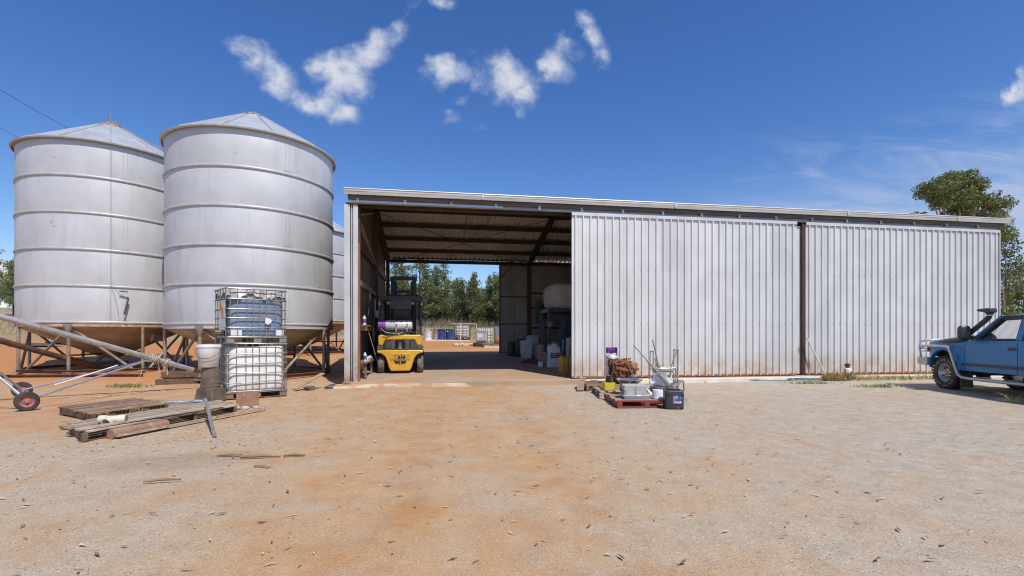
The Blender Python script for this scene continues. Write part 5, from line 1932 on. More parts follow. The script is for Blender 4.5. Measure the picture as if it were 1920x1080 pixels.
    m = MB()
    m.box((0, .18, 1.255), (.95, .34, .045)).box((-.35, .18, 1.22), (.3, .4, .06)).tube([(-.1, -.0, 1.27), (.35, -.0, 1.27)], .02, 7)
    for x in (-.4, .3):
        m.box((x, .18, 1.29), (.05, .3, .06))
    m.build('cylinder_cradle', M['black'], t, bevel=.006)
    # overhead guard
    for x in (-.60, .61):
        m = MB()
        m.tube([(x, .12, 1.17), (x, .16, 1.6), (x, .30, 2.28)], .043, 8)
        m.build('guard_leg', mat('guard_blue_black', (.035, .04, .055), (.055, .055, .065), .4, .1, 4), t)
        m = MB()
        m.tube([(x * .95, 1.62, .85), (x * .95, 1.60, 1.3), (x * .93, 1.35, 2.30)], .04, 8)
        m.build('guard_leg', M['black'], t)
    m = MB()
    m.box((0, .30, 2.32), (1.36, .12, .15)).box((0, 1.33, 2.33), (1.16, .08, .08)).box((-.62, .8, 2.33), (.08, 1.1, .09)).box((.62, .8, 2.33), (.08, 1.1, .09))
    for k in range(7):
        m.box((-.45 + k * .15, .82, 2.335), (.035, 1.0, .05))
    m.build('overhead_guard', M['black'], t, bevel=.012)
    for s in (-1, 1):
        m = MB()
        m.box((s * .64, .225, 2.18), (.055, .05, .18), mi=0).box((s * .64, .198, 2.22), (.04, .01, .07), mi=1).box((s * .64, .198, 2.14), (.04, .01, .07), mi=2)
        m.build('tail_light', [M['black'], M['label_red'], M['label_white']], t, bevel=.004)
        m = MB()
        m.box((s * .37, .25, 2.17), (.13, .06, .11), mi=0).box((s * .37, .216, 2.17), (.105, .01, .085), mi=1)
        m.build('work_lamp', [M['black'], M['rust_plate']], t, bevel=.008)
    m = MB()
    m.prism([(.07, 2.06), (.23, 2.06), (.225, 2.22), (.20, 2.27), (.10, 2.27), (.075, 2.22)], .225, .232)
    m.prism([(.095, 2.08), (.135, 2.08), (.13, 2.22), (.105, 2.22)], .221, .226, mi=1)
    m.prism([(.165, 2.08), (.205, 2.08), (.195, 2.22), (.17, 2.22)], .221, .226, mi=1)
    m.build('warning_sticker', [M['yellow'], M['rust_dark']], t, smooth=0)
    m = MB()
    m.lathe([(0, 0), (.052, 0), (.052, .006), (0, .008)], 18, (-.14, .234, 2.14), Matrix.Rotation(R(90), 3, 'X'))
    m.lathe([(0, 0), (.026, 0), (.026, .003), (0, .003)], 14, (-.14, .227, 2.14), Matrix.Rotation(R(90), 3, 'X'), mi=1)
    m.build('round_sticker', [M['label_white'], M['charcoal']], t)
    # seat, column, mast
    m = MB()
    m.hexa([(-.27, .75, 1.25), (.27, .75, 1.25), (.27, 1.22, 1.22), (-.27, 1.22, 1.22), (-.27, .75, 1.38), (.27, .75, 1.38), (.27, 1.22, 1.36), (-.27, 1.22, 1.36)])
    m.hexa([(-.26, .66, 1.30), (.26, .66, 1.30), (.26, .80, 1.30), (-.26, .80, 1.30), (-.23, .52, 2.02), (.23, .52, 2.02), (.23, .64, 2.02), (-.23, .64, 2.02)])
    m.box((0, .23, 2.14), (.66, .02, .30))
    m.build('seat', M['black_plastic'], t, bevel=.03)
    m = MB()
    m.lathe([(.15, 0), (.17, .015), (.17, .0), (.15, 0)], 18, (-.02, 1.42, 1.58), Matrix.Rotation(R(35), 3, 'X'))
    m.tube([(-.02, 1.42, 1.58), (-.02, 1.6, 1.2)], .03, 8)
    m.build('steering_wheel', M['black'], t)
    for s in (-1, 1):
        for (x, w_, y, zt) in ((.365, .14, 1.98, 3.16), (.27, .06, 2.06, 3.05)):
            m = MB()
            m.box((s * x, y, zt / 2 + .06), (w_, .12, zt - .12))
            m.build('mast_rail', M['black'], t, bevel=.006)
        m = MB()
        m.tube([(s * .22, 1.95, .3), (s * .22, 1.95, 2.75)], .035, 8)
        m.build('lift_cylinder', M['charcoal'], t)
    m = MB()
    m.box((0, 1.98, 3.14), (.90, .10, .13))
    m.build('mast_crossbar', M['black'], t, bevel=.01)
    m = MB()
    m.box((0, 1.98, 2.68), (.86, .08, .10)).box((0, 1.98, .5), (.8, .1, .15))
    m.build('mast_brace', M['black'], t, bevel=.01)
    m = MB()
    for z in (1.1, 2.55):
        m.box((0, 2.16, z), (1.04, .04, .10))
    for k in range(9):
        m.box((-.48 + k * .12, 2.16, 1.8), (.035, .03, 1.45))
    m.box((0, 2.17, .35), (1.04, .05, .14)).box((0, 2.17, .75), (1.04, .05, .12))
    m.build('load_backrest', M['black'], t)
    for s in (-1, 1):
        m = MB()
        m.box((s * .28, 2.22, .42), (.12, .05, .75)).box((s * .28, 2.75, .06), (.12, 1.1, .045))
        m.build('fork', M['charcoal'], t)


build_forklift()


# ------------------------------------------------------------------ stored things inside the shed
def inside(name, label, cat, x, y, dz=0.0, rz=0.0, group=None):
    return thing(name, label, cat, (x, y, floor_z(y) + dz), rz, group)


def bin_(x, y, label, h=.62, rx=.20):
    t = inside('bin', label, 'bin', x, y)
    m = MB()
    rbox(m, 0, 0, 0, h, rx, rx, 6, 24, .5)
    m.build('bin_body', M['black_plastic'], t)
    m = MB()
    m.box((0, 0, h + .01), (rx * 2.1, rx * 2.1, .03))
    m.build('rim', M['charcoal'], t, bevel=.01)


bin_(3.62, 22.35, 'left one of two black bins by the rear door leaf')
bin_(3.93, 21.75, 'right one of two black bins, closest to the white square bag')
t = inside('bulk_bag', 'small square white woven bag standing before the rear door leaf', 'bag', 4.02, 20.75, 0, -.1)
m = MB()
m.hexa([(-.22, -.2, 0), (.22, -.2, 0), (.25, .22, 0), (-.2, .22, 0), (-.29, -.24, .78), (.27, -.24, .80), (.30, .26, .74), (-.27, .26, .76)])
m.build('bag_body', M['cloth_white'], t, bevel=.04)
t = inside('bulk_bag', 'taller crumpled white woven bag behind the small square white bag', 'bag', 4.45, 21.45, 0, .2)
m = MB()
m.blob((0, 0, .48), (.30, .27, .50), 16, 10, .05, pw=.55)
m.build('bag_body', M['cloth_white'], t)
t = inside('box', 'small reddish brown box resting on top of the bins', 'box', 3.98, 21.9, .64, .2)
m = MB()
m.box((0, 0, .07), (.36, .28, .13)).box((0, 0, .14), (.30, .22, .02))
m.build('box_body', M['rust_dark'], t, bevel=.01)
# white pails
for k, (x, y, h, r, lab) in enumerate(((4.55, 19.3, .34, .17, 'white pail behind the grey sack, near the rear door leaf'), (4.66, 20.9, .55, .22, 'upright white tub standing behind the white pail'), (4.52, 16.55, .35, .15, 'white pail with a dark corner, between the printed sack and the yellow drum'))):
    t = inside('pail', lab, 'pail', x, y)
    m = MB()
    m.lathe([(0, 0), (r * .88, 0), (r, h), (r * 1.06, h + .005), (r * 1.06, h + .04), (0, h + .045)], 20)
    m.build('pail_body', M['cloth_white'], t)
    m = MB()
    m.box((.04, -r * .95, h * .4), (r * .8, .03, h * .5))
    m.build('label', M['charcoal'] if k == 2 else M['label_white'], t)
t = inside('sack', 'squat grey sack slumped behind the orange shovel handle', 'sack', 4.15, 17.85)
m = MB()
m.blob((0, 0, .24), (.24, .20, .27), 16, 9, .05, pw=.6)
m.build('sack_body', M['grey_sack'], t)
m = MB()
m.blob((0, 0, .50), (.17, .14, .04), 12, 5, .1)
m.build('sack_mouth', M['charcoal'], t)
# printed sack
t = inside('sack', 'upright white sack with a dark red printed panel', 'sack', 4.30, 17.0, 0, -.1)
m = MB()


def sackf(u, v):
    a = u * 2 * math.pi
    z = v * .80
    k = 1 - .10 * v + .05 * math.sin(v * 9) - (.25 * max(0, v - .86) / .14)
    sg = lambda q: math.copysign(abs(q) ** .6, q)
    return (.255 * k * sg(math.cos(a)) + .012 * math.sin(17 * v + 5 * a), .16 * k * sg(math.sin(a)) + .01 * math.sin(11 * v + 3 * a), z + (.05 * math.sin(3 * a) * v if v > .9 else 0))


m.grid(sackf, 36, 16)
m.build('sack_body', M['cloth_white'], t)
m = MB()
m.box((.0, -.158, .42), (.30, .012, .17), (.04, 0, .02), mi=0)
for k, (x, z, w_) in enumerate(((-.09, .455, .04), (-.04, .455, .035), (.0, .455, .03), (.04, .455, .035), (.09, .455, .04), (-.05, .40, .12), (.06, .40, .08))):
    m.box((x, -.166, z), (w_, .004, .03 if k < 5 else .02), (.04, 0, .02), mi=1)
m.build('printed_panel', [M['label_maroon'], M['cloth_white']], t, smooth=0)
t = inside('cloth_bundle', 'small brown bundle lying on the mouth of the printed sack', 'bundle', 4.36, 17.12, .80)
m = MB()
m.blob((0, 0, .05), (.15, .11, .075), 12, 7, .12)
m.build('bundle_body', M['rust_plate'], t)
# yellow drums by the door edge
for k, (x, y, mt, lab) in enumerate(((4.13, 15.10, 'yellow_plastic', 'tall yellow plastic drum just inside the open edge of the door'), (4.42, 14.95, 'olive', 'olive plastic drum half hidden behind the door edge'))):
    t = inside('plastic_drum', lab, 'drum', x, y, 0, .1)
    m = MB()
    rbox(m, 0, 0, 0, .52, .145, .145, 14, 28, .42, ridges=2)
    m.build('drum_body', M[mt], t)
    m = MB()
    m.box((.02, 0, .545), (.16, .04, .035)).lathe([(.035, .50), (.035, .56), (0, .56)], 12, (-.08, -.06, 0))
    m.build('drum_handle', M[mt], t, bevel=.008)
t = inside('tall_box', 'grey fibre sheet box standing behind the yellow drum', 'box', 4.52, 15.6, .0, .1)
m = MB()
m.box((0, 0, .55), (.26, .3, 1.1)).box((-.12, -.14, .56), (.03, .03, 1.15))
m.build('box_body', M['grey_sack'], t, bevel=.01)
m = MB()
m.tube([(4.72, 17.4, floor_z(17.4)), (4.80, 17.6, floor_z(17.4) + .95)], .045, 8)
tag(m.build('pole', M['steel']), 'thick grey pole standing between the printed sack and the yellow drum', 'pole')
m = MB()
m.tube([(3.85, 17.2, floor_z(17.2) + .05), (4.45, 19.2, 1.83)], .020, 7)
b = m.build('orange_shovel', M['orange_plastic'])
tag(b, 'long orange handled shovel leaning by the blue stand', 'shovel')
m = MB()
m.box((3.84, 17.17, floor_z(17.2) + .09), (.16, .04, .20), (.2, 0, 0))
m.build('blade', M['white_plastic'], b)
m = MB()
m.tube([(3.97, 18.6, floor_z(18.6) + .05), (4.45, 19.9, 1.70)], .017, 7)
b = m.build('yellow_broom', M['olive'])
tag(b, 'thin yellow handled broom leaning left of the orange shovel', 'broom')
m = MB()
m.box((3.96, 18.57, floor_z(18.6) + .05), (.32, .06, .09))
m.build('brush', M['charcoal'], b)
t = inside('reel', 'small pale round reel hung high on the blue stand', 'reel', 4.62, 19.0, 1.35)
m = MB()
m.lathe([(0, -.03), (.11, -.03), (.11, .03), (0, .03)], 18, (0, 0, .14), Matrix.Rotation(R(80), 3, 'X'))
m.build('reel_disc', M['grey_sack'], t)
# blue stand with big bag
t = inside('steel_stand', 'blue steel stand carrying the big bulk bag', 'stand', 5.55, 20.2)
for (x, y) in ((-.80, -.65), (.80, -.65), (-.80, .65), (.80, .65)):
    m = MB()
    m.box((x, y, 1.0), (.11, .11, 2.0))
    m.build('leg', M['blue_steel'], t)
m = MB()
for y in (-.65, .65):
    m.box((0, y, 2.03), (1.72, .12, .16))
for x in (-.80, .80):
    m.box((x, 0, 2.03), (.12, 1.3, .158))
m.box((0, 0, 2.10), (1.6, 1.3, .02))
m.build('top_frame', M['blue_steel'], t, bevel=.008)
m = MB()
m.hexa([(-.35, -.4, .5), (-.1, -.4, .5), (-.1, .3, .5), (-.35, .3, .5), (.05, -.5, 1.9), (.70, -.5, 1.9), (.70, .4, 1.9), (.05, .4, 1.9)])
m.build('chute', M['blue_steel'], t)
m = MB()
for x in (-.8, .8):
    m.bar((x, -.6, .2), (x, .6, 1.8), .04, .04)
m.bar((-.75, -.66, 1.8), (.75, -.66, .3), .04, .04)
m.build('brace', M['blue_steel'], t, smooth=0)
t = thing('bulk_bag', 'big pale bulk bag sitting on top of the blue steel stand', 'bag', (5.60, 20.1, floor_z(20.2) + 2.12), .1)
m = MB()
m.blob((0, 0, .50), (.88, .68, .54), 26, 14, .025, pw=.45)
m.build('bag_body', M['fibc'], t)
m = MB()
for (x, y) in ((-.6, -.45), (.5, -.45), (-.55, .4), (.55, .4)):
    m.tube([(x - .1, y, .92), (x - .05, y, 1.12), (x + .05, y, 1.14), (x + .12, y, .92)], .03, 6)
m.blob((0, -.1, 1.03), (.5, .35, .07), 14, 6, .2)
m.build('lifting_loop', M['grey_sack'], t)
m = MB()
m.box((4.84, 22.0, 2.42), (.30, .05, 1.10), (0, 0, .1))
tag(m.build('fibre_panel', M['green_sheet']), 'pale green panel hanging in front of the back wall', 'panel')
m = MB()
m.box((5.12, 22.2, 2.45), (.30, .05, .70), (0, 0, .1))
tag(m.build('fibre_panel', M['dark_green']), 'dark green panel half hidden behind the big bulk bag', 'panel')
# left wall: shelf, cans, tools
t = thing('wall_shelf', 'rough timber shelf fixed to the left wall inside the shed', 'shelf', (-1.86, 15.4, 1.62))
m = MB()
m.box((-.05, 0, 0), (.20, 1.8, .03))
m.build('shelf_board', M['wood_brown'], t)
m = MB()
m.box((-.05, -.8, -.08), (.2, .03, .14)).box((-.05, .8, -.08), (.2, .03, .14))
m.build('shelf_bracket', M['dusty_wood'], t)
t = thing('workbench', 'low timber bench along the left wall behind the corner post', 'bench', (-1.84, 14.9, floor_z(14.9)))
m = MB()
m.box((-.04, 0, .45), (.30, 1.5, .04))
m.build('bench_top', M['wood_brown'], t)
for y in (-.65, .65):
    m = MB()
    m.box((.04, y, .22), (.06, .06, .43))
    m.build('leg', M['wood_brown'], t)
for k, (x, y, z, r, h, mt, lab, nm) in enumerate(((-1.88, 14.62, 1.636, .05, .27, 'label_white', 'white bottle standing on the timber wall shelf', 'bottle'), (-1.84, 14.45, floor_z(14.9) + .471, .045, .26, 'label_white', 'white and blue bottle standing on the low bench', 'bottle'))):
    t = thing(nm, lab, 'bottle', (x, y, z))
    m = MB()
    m.lathe([(0, 0), (r, 0), (r, h * .75), (r * .4, h * .88), (r * .4, h), (0, h)], 14)
    m.build('bottle_body', M[mt], t)
    m = MB()
    m.lathe([(r * 1.01, h * .2), (r * 1.02, h * .6)], 14)
    m.build('label', M['label_blue'] if k else M['purple'], t)
t = thing('paper_pile', 'crumpled blue and white packet on the low bench', 'packet', (-1.84, 14.9, floor_z(14.9) + .47))
m = MB()
m.box((0, 0, .05), (.16, .2, .09), (.2, .4, .3), mi=0).box((.05, .12, .07), (.12, .16, .1), (-.3, .5, .6), mi=1).box((.08, -.05, .10), (.10, .12, .02), (.5, -.4, .2), mi=2)
m.build('packet_body', [M['label_white'], M['label_blue'], M['pvc']], t, smooth=0)
t = thing('wall_bucket', 'small white holder with two upright handles hung on the left wall', 'holder', (-1.84, 17.6, 1.95))
m = MB()
m.lathe([(0, 0), (.10, 0), (.12, .24), (.10, .24), (.0, .05)], 16)
m.build('holder_cup', M['cloth_white'], t)
m = MB()
m.tube([(-.05, -.1, .2), (-.05, -.16, .62)], .022, 7)
m.tube([(.06, .1, .2), (.07, .18, .60)], .022, 7)
m.build('tool_handle', M['cloth_white'], t)
m = MB()
m.tube([(-1.55, 15.9, floor_z(15.9)), (-1.92, 15.5, 1.6)], .019, 7)
b = m.build('rake_handle', M['stick'])
tag(b, 'brown wooden handle leaning against the dark left wall beside the forklift', 'handle')
m = MB()
m.blob((-1.80, 16.2, 1.35), (.05, .14, .24), 10, 6)
tag(m.build('hanging_bag', M['olive']), 'small tan bag hanging under the wall shelf', 'bag')
m = MB()
m.box((-2.0, 17.0, 2.65), (.02, .10, .30)).box((-2.0, 16.55, 2.1), (.02, .07, .24))
tag(m.build('wall_notice', M['label_white'], smooth=0), 'two narrow pale strips of paper stuck on the left wall', 'paper strip')
m = MB()
m.blob((0, 0, .02), (.6, .38, .16), 16, 6, .12)
tag(m.build('dirt_heap', M['mud'], None, loc=(4.0, 18.7, floor_z(18.7) - .02)), 'low dark heap of spilt dirt on the shed floor', 'dirt heap')
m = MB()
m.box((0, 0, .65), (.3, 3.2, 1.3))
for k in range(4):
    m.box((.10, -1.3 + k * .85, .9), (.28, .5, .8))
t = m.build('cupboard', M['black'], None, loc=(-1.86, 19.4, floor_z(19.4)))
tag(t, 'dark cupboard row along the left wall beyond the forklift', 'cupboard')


# ------------------------------------------------------------------ blue truck
def build_truck():
    PAINT = mat('blue_paint', (.020, .195, .44), (.018, .177, .40), .42, 0, 1.5, coat=.15)
    t = thing('pickup_truck', 'faded blue four wheel drive with bull bar and black snorkel parked beside the shed', 'truck', (13.51, 10.13, 0), R(73.7))
    XA = (0.0, -3.34)

    def zlow(x):
        z = .50 + .02 * max(0, x)
        for xc in XA:
            d = x - xc
            if abs(d) < .53:
                z = max(z, .43 + math.sqrt(max(0, .53 ** 2 - d * d)) * 1.02)
        return z

    def zup(x):
        return 1.215 if x < -.70 else 1.215 - .055 * ((x + .70) / 1.42) ** 1.3

    def ywid(x, z):
        y = .925 - .10 * max(0, z - 1.0) ** 1.5 * 2.2 - .05 * max(0, .62 - z)
        y += .012 * math.exp(-((z - 1.13) / .05) ** 2)
        if x > .25:
            y -= .16 * ((x - .25) / .5) ** 2
        for xc in XA:
            d = math.hypot(x - xc, z - .43)
            y += .045 * math.exp(-((d - .54) / .075) ** 2)
        return y

    def side(name, xa, xb, s, nu):
        m = MB()

        def fn(u, v):
            x = xa + (xb - xa) * u
            zl, zu = zlow(x), zup(x)
            z = zl + (zu - zl) * v
            return (x, s * ywid(x, z), z)

        def inner(u, v):
            x, y, z = fn(u, 0)
            return (x, y - s * .10 * v, z + .0 * v)

        def edge(u, v, uu):
            x, y, z = fn(uu, v)
            return (x, y - s * .03 * u, z)
        m.grid(fn, nu, 14)
        m.grid(inner, nu, 1)
        m.grid(lambda u, v: edge(u, v, 0), 1, 14)
        m.grid(lambda u, v: edge(u, v, 1), 1, 14)
        return m.build(name, PAINT, t, smooth=40)
    CUTS = (('fender', .72, -.645, 34), ('door', -.66, -2.035, 16), ('rear_door', -2.05, -2.86, 10), ('quarter_panel', -2.875, -4.55, 34))

    def glass_y(z):
        return .885 - .33 * (z - 1.22)
    GL = glass_mat('tinted_glass', (.31, .39, .22), .05)
    for s in (1, -1):
        for nm, xa, xb, nu in CUTS:
            p = side(nm, xa, xb, s, nu)
            m = MB()
            a, b = (xa, xb) if nm != 'fender' else (-.60, xb)
            for k in range(4):
                q0, q1 = a + (b - a) * k / 4, a + (b - a) * (k + 1) / 4
                if nm == 'quarter_panel' and q1 > -3.9:
                    continue
                m.bar((q0, s * (ywid(q0, .65) + .012), .65), (q1, s * (ywid(q1, .65) + .012), .645), .03, .058)
            m.build('side_moulding', M['black_plastic'], p, smooth=0)
            if 'door' in nm:
                m = MB()
                hx = xb + .12
                m.box((hx, s * (ywid(hx, 1.04) + .004), 1.04), (.20, .02, .065))
                m.build('handle', M['black_plastic'], p, bevel=.006)
        # side windows and pillars
        wins = [[(-1.00, 1.245), (-1.43, 1.685), (-1.95, 1.70), (-1.98, 1.245)], [(-2.13, 1.245), (-2.13, 1.70), (-2.80, 1.70), (-2.82, 1.245)], [(-2.97, 1.245), (-2.97, 1.70), (-4.18, 1.68), (-4.34, 1.245)]]
        for w_ in wins:
            m = MB()
            m.add([(x, s * (glass_y(z) - .012), z) for x, z in w_], [(0, 1, 2, 3)])
            m.build('side_window', GL, t, smooth=0)
        P = lambda x, z, o=0: (x, s * (glass_y(z) + o), z)
        for (a, b, w_) in (((-2.05, 1.215), (-2.04, 1.74), .15), ((-2.89, 1.215), (-2.885, 1.74), .15), ((-4.42, 1.215), (-4.22, 1.74), .20)):
            m = MB()
            m.bar(P(*a), P(*b), .06, w_, up=(1, 0, 0))
            m.build('pillar', PAINT, t, smooth=0, bevel=.012)
        m = MB()
        m.bar((-.86, s * .86, 1.225), (-1.46, s * .715, 1.755), .09, .085, up=(1, 0, 0))
        m.build('pillar', PAINT, t, smooth=0, bevel=.012)
        m = MB()
        for w_ in wins:
            for i in range(4):
                m.bar(P(*w_[i], .004), P(*w_[(i + 1) % 4], .004), .03, .035)
        m.bar((-1.40, s * .735, 1.735), (-4.2, s * .735, 1.735), .05, .05)
        m.bar((-.98, s * .885, 1.24), (-1.44, s * .755, 1.70), .05, .05)
        m.build('window_trim', M['black'], t, smooth=0)
        # mirror
        m = MB()
        m.blob((-.86, s * 1.09, 1.385), (.065, .125, .175), 14, 8, pw=.5)
        m.tube([(-.90, s * .9, 1.30), (-.87, s * 1.02, 1.30)], .03, 8)
        m.tube([(-.92, s * .86, 1.28), (-.80, s * .9, 1.27)], .05, 8)
        mi = m.build('mirror', M['black_plastic'], t)
        m = MB()
        m.box((-.925, s * 1.09, 1.37), (.012, .16, .20))
        m.build('mirror_glass', mat('mirror_grey', (.10, .115, .105), (.07, .08, .075), .15, .3, 3), mi)
        # brush bar and step
        m = MB()
        pts = [(.88, s * .80, 1.06), (.80, s * .93, 1.06), (.62, s * 1.0, 1.065), (0, s * 1.05, 1.065), (-.26, s * 1.06, 1.06), (-.345, s * 1.055, 1.03), (-.385, s * 1.055, .96), (-.56, s * 1.045, .52), (-.62, s * 1.04, .40), (-.72, s * 1.03, .345), (-.95, s * 1.03, .33), (-2.75, s * 1.03, .33), (-2.85, s * .95, .34)]
        m.tube(pts, .034, 10)
        m.build('brush_bar', M['alloy'], t)
        m = MB()
        m.box((-1.8, s * .95, .345), (1.95, .13, .02))
        for x in (-1.0, -1.8, -2.6):
            m.box((x, s * .82, .36), (.05, .36, .04))
        m.build('step_board', M['alloy'], t)
        m = MB()
        m.box((-.53, s * .80, .27), (.02, .27, .36), (0, .06, 0)).box((-3.90, s * .80, .30), (.02, .27, .36))
        m.build('mudflap', M['black_plastic'], t)
        m = MB()
        m.box((.705, s * .80, .99), (.05, .09, .17))
        m.build('indicator', M['orange_plastic'], t, bevel=.006)
        m = MB()
        m.box((.72, s * .60, 1.0), (.04, .28, .15))
        m.build('headlight', mat('lamp_lens', (.6, .62, .64), (.5, .52, .55), .1, .3, 8), t, bevel=.01)
    # bonnet
    m = MB()

    def hood(u, v):
        x = .74 - 1.52 * u
        y = -1 + 2 * v
        hw = ywid(x, 1.19) - .02
        ze = zup(x)
        z = ze + .10 * (1 - abs(y) ** 3.2) + .018 * (1 if abs(y) < .55 else 0) * min(1, u * 4)
        if u < .10:
            z -= .09 * ((.10 - u) / .10) ** 2
        return (x, y * hw, z)
    m.grid(hood, 22, 24)
    m.build('bonnet', PAINT, t, smooth=50)
    m = MB()
    m.box((.69, 0, .96), (.06, 1.5, .34))
    m.build('grille_panel', M['black'], t)
    m = MB()
    for k in range(4):
        m.box((.725, 0, .86 + k * .075), (.02, .9, .022))
    m.build('grille_bar', M['alloy'], t, smooth=0)
    # bull bar
    m = MB()
    prof = [(.60, .56), (.93, .56), (.96, .60), (.96, .73), (.93, .765), (.60, .765)]
    m.prism(prof, -.93, .93)
    m.build('bumper', M['alloy'], t, bevel=.02)
    for s in (1, -1):
        m = MB()
        m.tube([(.90, s * .88, .77), (.98, s * .86, 1.02), (1.02, s * .82, 1.15), (.98, s * .76, 1.205), (.80, s * .70, 1.20), (.68, s * .68, 1.19)], .030, 9)
        m.build('bull_bar_hoop', M['chrome'], t)
        m = MB()
        m.tube([(.88, s * .40, .77), (.95, s * .40, 1.15), (.93, s * .36, 1.22)], .028, 9)
        m.build('bull_bar_upright', M['chrome'], t)
        m = MB()
        m.tube([(.98, s * .84, 1.06), (.90, s * .86, 1.06), (.72, s * .95, 1.06)], .028, 9)
        m.build('bull_bar_stay', M['chrome'], t)
        m = MB()
        m.tube([(.95, s * .86, .92), (.75, s * .86, .92)], .018, 8)
        m.build('bull_bar_stay', M['chrome'], t)
    m = MB()
    m.tube([(.98, -.80, 1.19), (.98, -.4, 1.215), (.98, .4, 1.215), (.98, .80, 1.19)], .030, 9)
    m.build('bull_bar_rail', M['chrome'], t)
    m = MB()
    m.tube([(.96, -.84, 1.0), (.96, .84, 1.0)], .026, 9)
    m.build('bull_bar_rail', M['chrome'], t)
    # windscreen, roof, tail
    m = MB()
    m.add([(-.84, .80, 1.265), (-.74, 0, 1.285), (-.84, -.80, 1.265), (-1.44, -.70, 1.76), (-1.37, 0, 1.80), (-1.44, .70, 1.76)], [(0, 1, 4, 5), (1, 2, 3, 4)])
    m.build('windscreen', GL, t)
    m = MB()
    m.grid(lambda u, v: (-1.36 - .08 * abs(2 * v - 1) ** 2 - 2.93 * u, (-1 + 2 * v) * .745, 1.845 - .10 * abs(-1 + 2 * v) ** 4 - .05 * max(0, .12 - u) / .12 - .03 * max(0, u - .9) / .1), 18, 20)
    m.grid(lambda u, v: (-1.36 - .08 * abs(2 * v - 1) ** 2 - 2.93 * u, (-1 + 2 * v) * .72, 1.795 - .10 * abs(-1 + 2 * v) ** 4 - .03 * max(0, .12 - u) / .12), 18, 20)
    m.build('roof', PAINT, t, smooth=50)
    m = MB()
    m.box((-4.53, 0, .86), (.05, 1.74, .68)).box((-.80, 0, 1.235), (.16, 1.56, .03))
    m.build('tailgate', PAINT, t, bevel=.02)
    m = MB()
    m.add([(-4.50, .80, 1.22), (-4.50, -.80, 1.22), (-4.28, -.70, 1.76), (-4.28, .70, 1.76)], [(0, 1, 2, 3)])
    m.build('rear_window', GL, t, smooth=0)
    m = MB()
    m.box((-4.62, 0, .62), (.14, 1.86, .18))
    m.build('rear_bumper', M['alloy'], t, bevel=.02)
    # snorkel on the near side
    m = MB()
    m.tube([(.36, .82, 1.13), (.26, .85, 1.155), (-.05, .885, 1.185), (-.40, .90, 1.215), (-.58, .915, 1.25), (-.70, .925, 1.30)], [.03, .06, .068, .068, .07, .068], 12)
    m.tube([(-.62, .92, 1.27), (-.82, .90, 1.42), (-1.10, .83, 1.66), (-1.18, .81, 1.74), (-1.20, .81, 1.80)], [.055, .055, .055, .055, .055], 12)
    m.tube([(-1.20, .81, 1.775), (-1.20, .81, 1.80)], .062, 14)
    m.tube([(-1.20, .81, 1.80), (-1.21, .81, 1.86)], .07, 12)
    m.prism([(-1.30, 1.84), (-1.30, 1.925), (-1.22, 1.945), (-.96, 1.935), (-.93, 1.915), (-.98, 1.875), (-1.12, 1.86), (-1.18, 1.835)], .73, .89)
    m.build('snorkel', M['black_plastic'], t, bevel=.012)
    m = MB()
    m.lathe([(.064, 0), (.064, .015), (.058, .018)], 14, (-1.20, .81, 1.778))
    m.build('hose_clamp', M['chrome'], t)
    # wheels and underbody
    for x in XA:
        for s in (1, -1):
            c = (x, s * .80, .405)
            w_ = wheel_parts(t, c, (0, s, 0), .405, .255, M['alloy'], M['rubber'], lugs=34, rim_r=.56)
            m = MB()
            for k in range(8):
                a = k * math.pi / 4 + .2
                m.lathe([(0, 0), (.026, 0), (.026, .012), (0, .012)], 10, (.125 * math.cos(a), s * .062, .125 * math.sin(a)), Matrix.Rotation(R(-90 * s), 3, 'X'))
            m.build('rim_hole', M['black'], w_)
            m = MB()
            m.lathe([(.06, 0), (.055, .06), (.045, .075), (0, .075)], 16, (0, s * .055, 0), Matrix.Rotation(R(-90 * s), 3, 'X'))
            hc = m.build('hub_cap', M['chrome'], w_)
            m = MB()
            m.box((0, s * .132, 0), (.055, .006, .018)).box((0, s * .132, 0), (.022, .0062, .03))
            m.build('emblem', mat('gold_emblem', (.45, .30, .06), (.4, .26, .05), .4, .3, 5), hc)
            m = MB()
            for (a0, a1, n_) in ((.55, 2.55, 12), (3.7, 5.7, 12)):
                for k in range(n_):
                    if k % 4 == 3 and k != 11:
                        continue
                    a = a0 + (a1 - a0) * k / (n_ - 1)
                    m.box((.318 * math.cos(a), s * .1265, .318 * math.sin(a)), (.030, .005, .024), (0, -a + math.pi / 2, 0))
            m.build('tyre_lettering', mat('dull_white_rubber', (.38, .37, .35), (.28, .27, .25), .7, 0, 20), w_, smooth=0)['kind'] = 'stuff'
    m = MB()
    m.box((-2.0, 0, .60), (4.9, 1.36, .22)).box((.35, 0, .85), (.5, 1.3, .5)).box((-1.75, 0, .70), (2.1, 1.70, .30))
    for x in XA:
        m.tube([(x, -.7, .40), (x, .7, .40)], .06, 10)
        m.blob((x, .05, .40), (.16, .16, .16), 10, 7)
        for s in (1, -1):
            m.box((x, s * .64, .85), (1.1, .04, .6))
    m.bar((.3, .45, .45), (-.9, .5, .5), .06, .10)
    m.bar((.3, -.45, .45), (-.9, -.5, .5), .06, .10)
    m.build('chassis', M['dark_steel'], t, smooth=0)
    # cabin
    m = MB()
    m.box((-.98, 0, 1.12), (.36, 1.5, .26))
    m.blob((-1.0, .0, 1.24), (.2, .72, .07), 12, 6)
    m.build('dashboard', mat('dash_grey', (.12, .125, .13), (.10, .10, .11), .6, 0, 4), t, bevel=.03)
    m = MB()
    pts = [(-1.30 - .06 * math.sin(a), .40 + .19 * math.cos(a), 1.33 + .175 * math.sin(a)) for a in np.linspace(0, 2 * math.pi, 25)[:-1]]
    m.tube(pts, .016, 7, closed=True)
